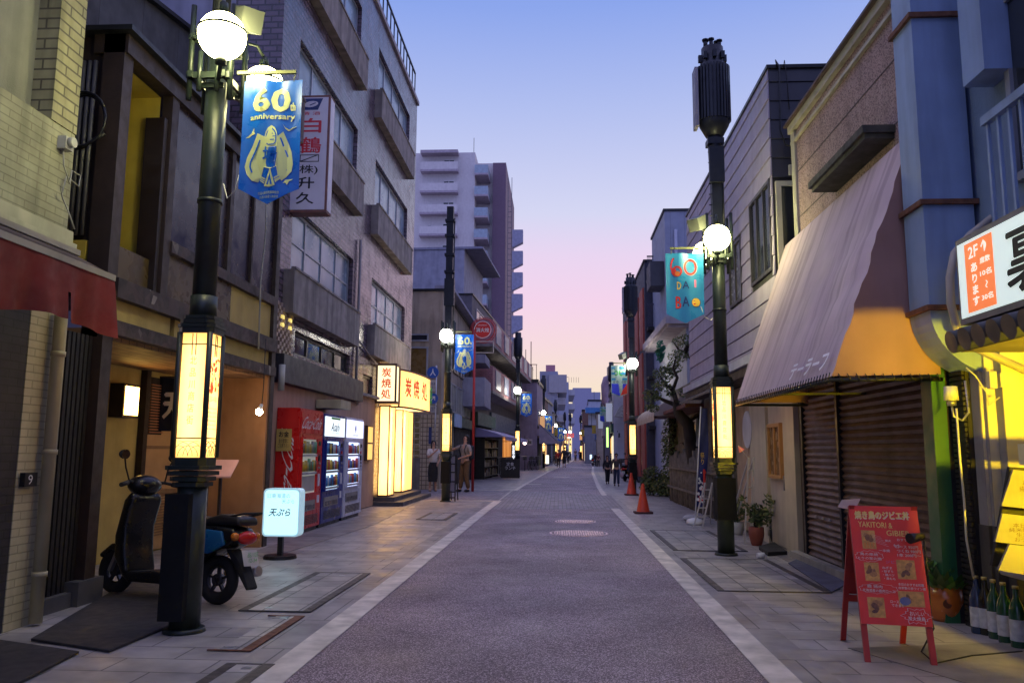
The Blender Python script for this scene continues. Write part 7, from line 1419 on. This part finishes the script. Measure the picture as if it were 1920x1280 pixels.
# ================================================================= PEOPLE
SKIN = M('skin', (.48, .27, .18), .5, noise=.04); HAIR = M('dark_hair', (.015, .011, .010), .5, noise=.2)
def skinned(name, verts, edges, radii, mat, parent, sub=1):
    me = bpy.data.meshes.new(name); me.from_pydata([tuple(v) for v in verts], edges, []); me.update(); o = bpy.data.objects.new(name, me); COL.objects.link(o); o.parent = parent
    m_ = o.modifiers.new('skin', 'SKIN'); m_.use_smooth_shade = True; d = me.skin_vertices[0].data
    for i, r in enumerate(radii): d[i].radius = (r, r) if not isinstance(r, tuple) else r; d[i].use_root = (i == 0)
    s = o.modifiers.new('sub', 'SUBSURF'); s.levels = s.render_levels = sub
    b = bpy.data.materials; me.materials.append(mat); return o
def person(loc, h, rot, lab, top, bottom, la=None, ra=None, legs=None, head=(0, -.05, 1), hair='short', sleeve='short', fingers=False, skirt=None, bag=None, group=None, shoe=None):
    """faces -y before rotation; la / ra are (elbow, wrist) of the arm at -x / +x; heights for a body 1.70 tall"""
    k = h/1.70; t = thing('person', lab, 'person', (0, 0, 0), group); V = []; E_ = []; R_ = []
    def v(p, r, par=None):
        V.append(Vector(p)*k); R_.append(tuple(x*k for x in r) if isinstance(r, tuple) else r*k)
        if par is not None: E_.append((par, len(V)-1))
        return len(V)-1
    la = la or ((-.24, .02, 1.12), (-.25, -.05, .88)); ra = ra or ((.24, .02, 1.12), (.25, -.05, .88)); legs = legs or (((-.09, -.02, .50), (-.10, .02, .09)), ((.09, -.02, .50), (.10, .02, .09)))
    pel = v((0, 0, .94), (.135, .10)); ab = v((0, 0, 1.08), (.115, .085), pel); ch = v((0, 0, 1.27), (.135, .10), ab); nb = v((0, 0, 1.40), (.075, .065), ch); hd = Vector(head).normalized(); nk = v((0, -.005, 1.47), .048, nb)
    j = v(Vector((0, -.01, 1.49))+hd*.045, (.055, .06), nk); hc = v(Vector((0, -.01, 1.49))+hd*.115, (.072, .085), j); tp = v(Vector((0, -.01, 1.49))+hd*.185, (.055, .065), hc)
    fwd = (Vector((0, -1, 0))-hd*Vector((0, -1, 0)).dot(hd)).normalized(); v(Vector((0, -.01, 1.49))+hd*.095+fwd*.095, .013, hc)
    arms = []
    for s, (e, w) in ((-1, la), (1, ra)):
        sh = v((s*.17, 0, 1.375), .055, ch); el = v(e, .042, sh); fm_ = v((Vector(e)+Vector(w))/2, .036, el); wr = v(w, .026, fm_); dr = (Vector(w)-Vector(e)).normalized(); pm = v(Vector(w)+dr*.05, (.036, .018), wr); arms.append(((s*.17, 0, 1.375), e, w))
        sd = dr.orthogonal().normalized()
        if fingers:
            for q in range(4): f1 = v(Vector(w)+dr*.10+sd*(q-1.5)*.019, .009, pm); v(Vector(w)+dr*(.15-.012*abs(q-1.3))+sd*(q-1.5)*.022+Vector((0, 0, -.01)), .007, f1)
            v(Vector(w)+dr*.07+sd*.05, .010, pm)
        else: v(Vector(w)+dr*.12, (.03, .014), pm)
    for s, (kn, an) in ((-1, legs[0]), (1, legs[1])):
        hp = v((s*.085, 0, .88), .085, pel); kk = v(kn, .058, hp); cf = v((Vector(kn)*.6+Vector(an)*.4), .052, kk); aa = v(an, .036, cf); v((an[0], an[1]-.10, .035), (.035, .028), aa)
    skinned('body', V, E_, R_, SKIN, t)
    # top garment
    V, E_, R_ = [], [], []
    a = v((0, 0, .90), (.155, .115)); b = v((0, 0, 1.08), (.135, .105), a); c = v((0, 0, 1.27), (.15, .118), b); d = v((0, 0, 1.385), (.085, .075), c)
    for s, (sh, e, w) in zip((-1, 1), arms):
        q = v(sh, .072, c); m_ = v(Vector(sh).lerp(Vector(e), .8), .06, q)
        if sleeve == 'long': x = v(e, .055, m_); v(Vector(e).lerp(Vector(w), .92), .042, x)
    skinned('shirt', V, E_, R_, top, t)
    if skirt:
        m_ = MB(); n = 20; pr_ = [(.125, .98), (.16, .85), (.175, .6), (.15, .35), (.16, .33)] if skirt == 'long' else [(.125, .98), (.16, .85), (.2, .5)]
        m_.lathe([(r*k, z*k) for r, z in pr_], n=n); m_.build('skirt', bottom, t)
    else:
        V, E_, R_ = [], [], []; a = v((0, 0, .96), (.14, .108))
        for s, (kn, an) in ((-1, legs[0]), (1, legs[1])): hp = v((s*.085, 0, .86), .10, a); kk = v(kn, .08, hp); v((an[0], an[1], .09), .065, kk)
        skinned('trousers', V, E_, R_, bottom, t)
    hc_ = (Vector((0, -.01, 1.49))+hd*.125)*k; m_ = MB(); m_.sph(hc_-fwd*.022*k+hd*.02*k, .098*k, 18, 12, (.95, 1.08, 1.0))
    if hair == 'long': m_.sph(hc_-fwd*.06*k-Vector((0, 0, .10*k)), .085*k, 14, 10, (1, .8, 1.5))
    # keep the face clear: push hair vertices in front of the face back
    for i, q in enumerate(m_.v):
        q = Vector(q); r = q-hc_
        if r.dot(fwd) > .01*k and r.dot(hd) < .055*k: q -= fwd*(r.dot(fwd)+.01*k); m_.v[i] = tuple(q)
    m_.build('hair', HAIR, t); m_ = MB(); sm = shoe or BLACK
    for kn, an in legs: m_.sph((an[0]*k, (an[1]-.06)*k, .045*k), .06*k, 12, 8, (.75, 2.0, .75))
    m_.build('shoes', sm, t); fc_ = MB()
    for s in (-1, 1): sd = hd.cross(fwd); e_ = hc_+fwd*.078*k+sd*s*.03*k-hd*.002*k; fc_.sph(e_, .011*k, 8, 5)
    fc_.build('eyes', HAIR, t); m_ = MB().sph(hc_+fwd*.076*k-hd*.055*k, .016*k, 8, 5, (1.3, .5, .5)); m_.build('mouth', M('lips', (.35, .1, .08), .5), t)
    if bag == 'backpack': o = MB().prism([(x*k, .1*k, z*k) for x, z in rrect(-.14, .14, .98, 1.4, .06)], (0, .16*k, 0)).build('backpack', M('backpack_black', (.015, .015, .02), .7), t); soft(o, .03); MB().tube([(-.12*k, .1*k, 1.4*k), (-.12*k, -.08*k, 1.4*k), (-.115*k, -.14*k, 1.25*k), (-.13*k, -.05*k, 1.05*k)], .016*k, 6).tube([(.12*k, .1*k, 1.4*k), (.12*k, -.08*k, 1.4*k), (.115*k, -.14*k, 1.25*k), (.13*k, -.05*k, 1.05*k)], .016*k, 6).build('shoulder_straps', BLACK, t)
    if bag == 'shopping': w = Vector((ra[1]))*k; o = MB().sph(w+Vector((.02, 0, -.28*k)), .13*k, 12, 8, (.8, .7, 1.1)).tube([w, w+Vector((0, 0, -.18*k))], .01, 5).build('shopping_bag', M('pink_white_bag', (.5, .36, .40), .6), t)
    t.location = loc; t.rotation_euler = (0, 0, rot); return t
def cl_(n, c): return M('cloth_'+n, c, .85, noise=.12, ns=12)
person(G(871, 922), 1.80, math.radians(-42), 'man in beige t-shirt and brown trousers with a backpack, looking up beside the red pole', cl_('greige', (.30, .265, .24)), cl_('brown', (.13, .075, .035)),
       la=((-.40, -.12, 1.28), (-.62, -.25, 1.22)), ra=((.30, -.02, 1.12), (.08, -.18, 1.04)), head=(-.05, .32, 1), fingers=True, bag='backpack', legs=(((-.10, -.04, .5), (-.13, -.06, .09)), ((.09, -.02, .50), (.10, .06, .09))))
person(G(811, 921), 1.62, math.radians(22), 'woman in a pale blouse and long black skirt, hand raised to her chin, looking up', cl_('white_blouse', (.66, .62, .58)), cl_('black', (.015, .015, .017)),
       la=((-.20, -.10, 1.13), (.02, -.20, 1.34)), ra=((.24, -.02, 1.12), (.14, -.14, .96)), head=(.12, .30, 1), hair='long', fingers=True, skirt='long', shoe=M('tan_shoe', (.4, .26, .16), .5))
def ht(u, vf, vh, v=0): p = G(u, vf); return p, PYp(u, vh, p.y).z
WK = (((-.08, -.14, .50), (-.08, -.10, .09)), ((.08, -.02, .52), (.09, .22, .12))); WK2 = (((-.08, .0, .50), (-.08, .2, .12)), ((.08, -.12, .5), (.09, -.12, .09)))
p, h = ht(1139, 907, 854); person(p, h, .1, 'woman in black carrying a small pale bag, left of the pair walking this way', cl_('blackish', (.02, .02, .025)), cl_('navyblack', (.012, .013, .02)), legs=WK, hair='long', sleeve='long', ra=((.22, -.05, 1.12), (.12, -.18, .98)), group='pedestrians on the street')
p, h = ht(1156, 911, 850); person(p, h, .05, 'person in olive-brown sweater with a shopping bag, right of the pair walking this way', cl_('olive_brown', (.06, .05, .045)), cl_('jeans', (.02, .03, .07)), legs=WK2, sleeve='long', bag='shopping', group='pedestrians on the street')
for u, vf, vh, r, lab, tc_, bc_, sk in ((1047, 876, 843, 3.0, 'person in a dark red top walking away on the left side of the far road', (.28, .02, .025), (.02, .015, .02), None), (1058, 876, 838, 3.2, 'person in a long dark coat walking away beside the red-topped one', (.02, .02, .028), (.015, .015, .02), 'long'), (1065, 869, 842, 3.1, 'person in dark clothes just beyond the long-coated one', (.02, .025, .04), (.015, .015, .02), None),
                                        (1087, 862, 843, .1, 'small distant person left of the road end group', (.05, .05, .07), (.02, .02, .03), None), (1092, 862, 843, .0, 'small distant person right in the road end group', (.04, .035, .04), (.02, .02, .03), None), (1098, 862, 846, .2, 'small distant person in pale top beside the glowing far signs', (.3, .3, .34), (.03, .03, .05), None),
                                        (1122, 875, 850, .1, 'person in dark reddish clothes far on the right pavement', (.08, .02, .03), (.02, .015, .02), None)):
    p, h = ht(u, vf, vh); person(p, h, r, lab, cl_('t%.2f%.2f' % (tc_[0], tc_[2]), tc_), cl_('b%.2f%.2f' % (bc_[0], bc_[2]), bc_), legs=WK if u % 2 else WK2, sleeve='long', skirt=sk, group='pedestrians on the street')
# distant cyclist
p, h = ht(1079, 864, 843); c = copy_tree(bk); c.location = p; c.rotation_euler = (0, 0, -math.pi/2+.1); c['label'] = 'bicycle ridden by the distant cyclist in the middle of the road'
person(p+Vector((0, .1, .12)), 1.6, 0, 'distant cyclist riding towards the camera in the middle of the road', cl_('cyc', (.12, .10, .12)), cl_('navyblack', (.012, .013, .02)), sleeve='long', la=((-.22, -.2, 1.15), (-.22, -.42, 1.0)), ra=((.22, -.2, 1.15), (.22, -.42, 1.0)), legs=(((-.09, -.35, .72), (-.10, -.3, .3)), ((.09, -.3, .62), (.10, -.25, .2))), group='pedestrians on the street')
# ================================================================= FAR SHOP SIGNS
def sgn(name, lab, u0, v0, u1, v1, Y, mat, txt=None, tm=None, dep=.15, rot=False):
    f_ = FY(Y); a0, a1, z0, z1 = f_.rect(u0, v0, u1, v1); t = thing(name, lab, 'sign', f_.p((a0+a1)/2, z0)); MB().fb(f_, a0, a1, z0, z1, -dep, 0).build('panel', mat, t)
    if txt: tx = MB(); text(tx, txt, f_, (a0+a1)/2, (z0+z1)/2, (a1-a0)*.75, (z1-z0)*.8, .02, off=.02); tx.build('lettering', tm or BLACK, t)
    b = MB(); b.bar(f_.p(a0, z1, -.1), f_.p(a0, z1+.1, -.1), .03); b.build('bracket', BLK, t); return t
sgn('neon_tube_sign', 'tall narrow yellow-green glowing tube sign on the right before the third lamp post', 1137, 801, 1141, 838, 48, EM('green_tube', (.55, 1, .25), 1.6))
sgn('round_sign', 'red sign beside a yellow one, far on the right', 1108, 807, 1114, 820, 100, EM('red_sign', (.8, .05, .04), .7)); sgn('round_sign', 'yellow sign overlapping the red one, far on the right', 1102, 811, 1108, 825, 98, EM('yellow_sign', (.9, .6, .05), .7))
sgn('green_lit_sign', 'small glowing green sign under the stacked blue banners', 1029, 821, 1036, 829, 68, EM('green_sign', (.05, .8, .45), 1.3)); sgn('white_lit_sign', 'white glowing pavement sign by the fourth left lamp post', 1023, 853, 1029, 869, 62, EM('white_sign', (1, .95, .75), 1.8), dep=.3)
sgn('blue_white_sign', 'bluish white glowing sign low down at the far right', 1101, 850, 1104, 858, 95, EM('blue_sign', (.6, .8, 1), 1.6)); sgn('blue_white_sign', 'second bluish glowing sign beside the low one at the far right', 1106, 852, 1110, 861, 90, EM('blue_sign', (.6, .8, 1), 1.6))
sgn('orange_lit_sign', 'orange glowing shopfront panel far on the right', 1119, 833, 1125, 849, 88, EM('orange_sign', (1, .35, .06), .9)); sgn('small_shop_sign', 'pale sign with dark letters beneath the navy awning', 988, 823, 998, 834, 57, M('pale_sign', (.32, .30, .38), .5), '酒 BAR'); sgn('red_lit_sign', 'red sign in the middle distance left of centre', 1063, 812, 1076, 820, 120, EM('red_sign2', (.75, .08, .08), .7), '焼肉', WHT_)
sgn('white_strip_sign', 'short white glowing strip below the far red sign', 1064, 819, 1070, 821, 119, EM('white_sign', (1, .95, .75), 1.8)); sgn('hanging_white_sign', 'white board on the pale blue-white house, right row', 1158, 810, 1164, 822, 46.5, M('board_white', (.5, .5, .55), .5), '薬')
for i, (u, v, Y) in enumerate(((1012, 812, 66), (1060, 828, 118), (1064, 829, 121), (1070, 828, 124))):
    sgn('lit_window_panel', ('warm lit window panel right of the navy awning', 'first of three tiny warm window lights left of the road end', 'second of three tiny warm window lights left of the road end', 'third of three tiny warm window lights left of the road end')[i], u-(2 if i == 0 else 1.2), v-(8 if i == 0 else 2.5), u+(2 if i == 0 else 1.2), v+(8 if i == 0 else 2.5), Y, EM('warm_small', (1, .6, .2), 1.6))
# warm spot bulb under the navy awning
q = PYp(984, 830, 56); t = thing('bulb_lamp', 'glowing pinkish bulb under the navy awning', 'lamp', tuple(q)); MB().sph(q, .12, 12, 8).build('bulb', EM('pink_bulb', (1, .7, .6), 12), t); MB().bar(q, q+Vector((0, 0, .5)), .03).build('cord', BLK, t)
# far awnings on the right
f_ = RX(4.3); 
t = thing('scalloped_awning', 'white ribbed awning high on the right beyond the red wall panels', 'awning', (4.6, 46.4, 4)); q = [PYp(u, v, 46) for u, v in ((1152, 780), (1170, 782), (1170, 757), (1162, 762))]; MB().prism(q, (0, .7, 0)).build('canvas', M('ribbed_white_canvas', (.40, .40, .38), .7, noise=.3, ns=9), t)
bpy.context.view_layer.update()
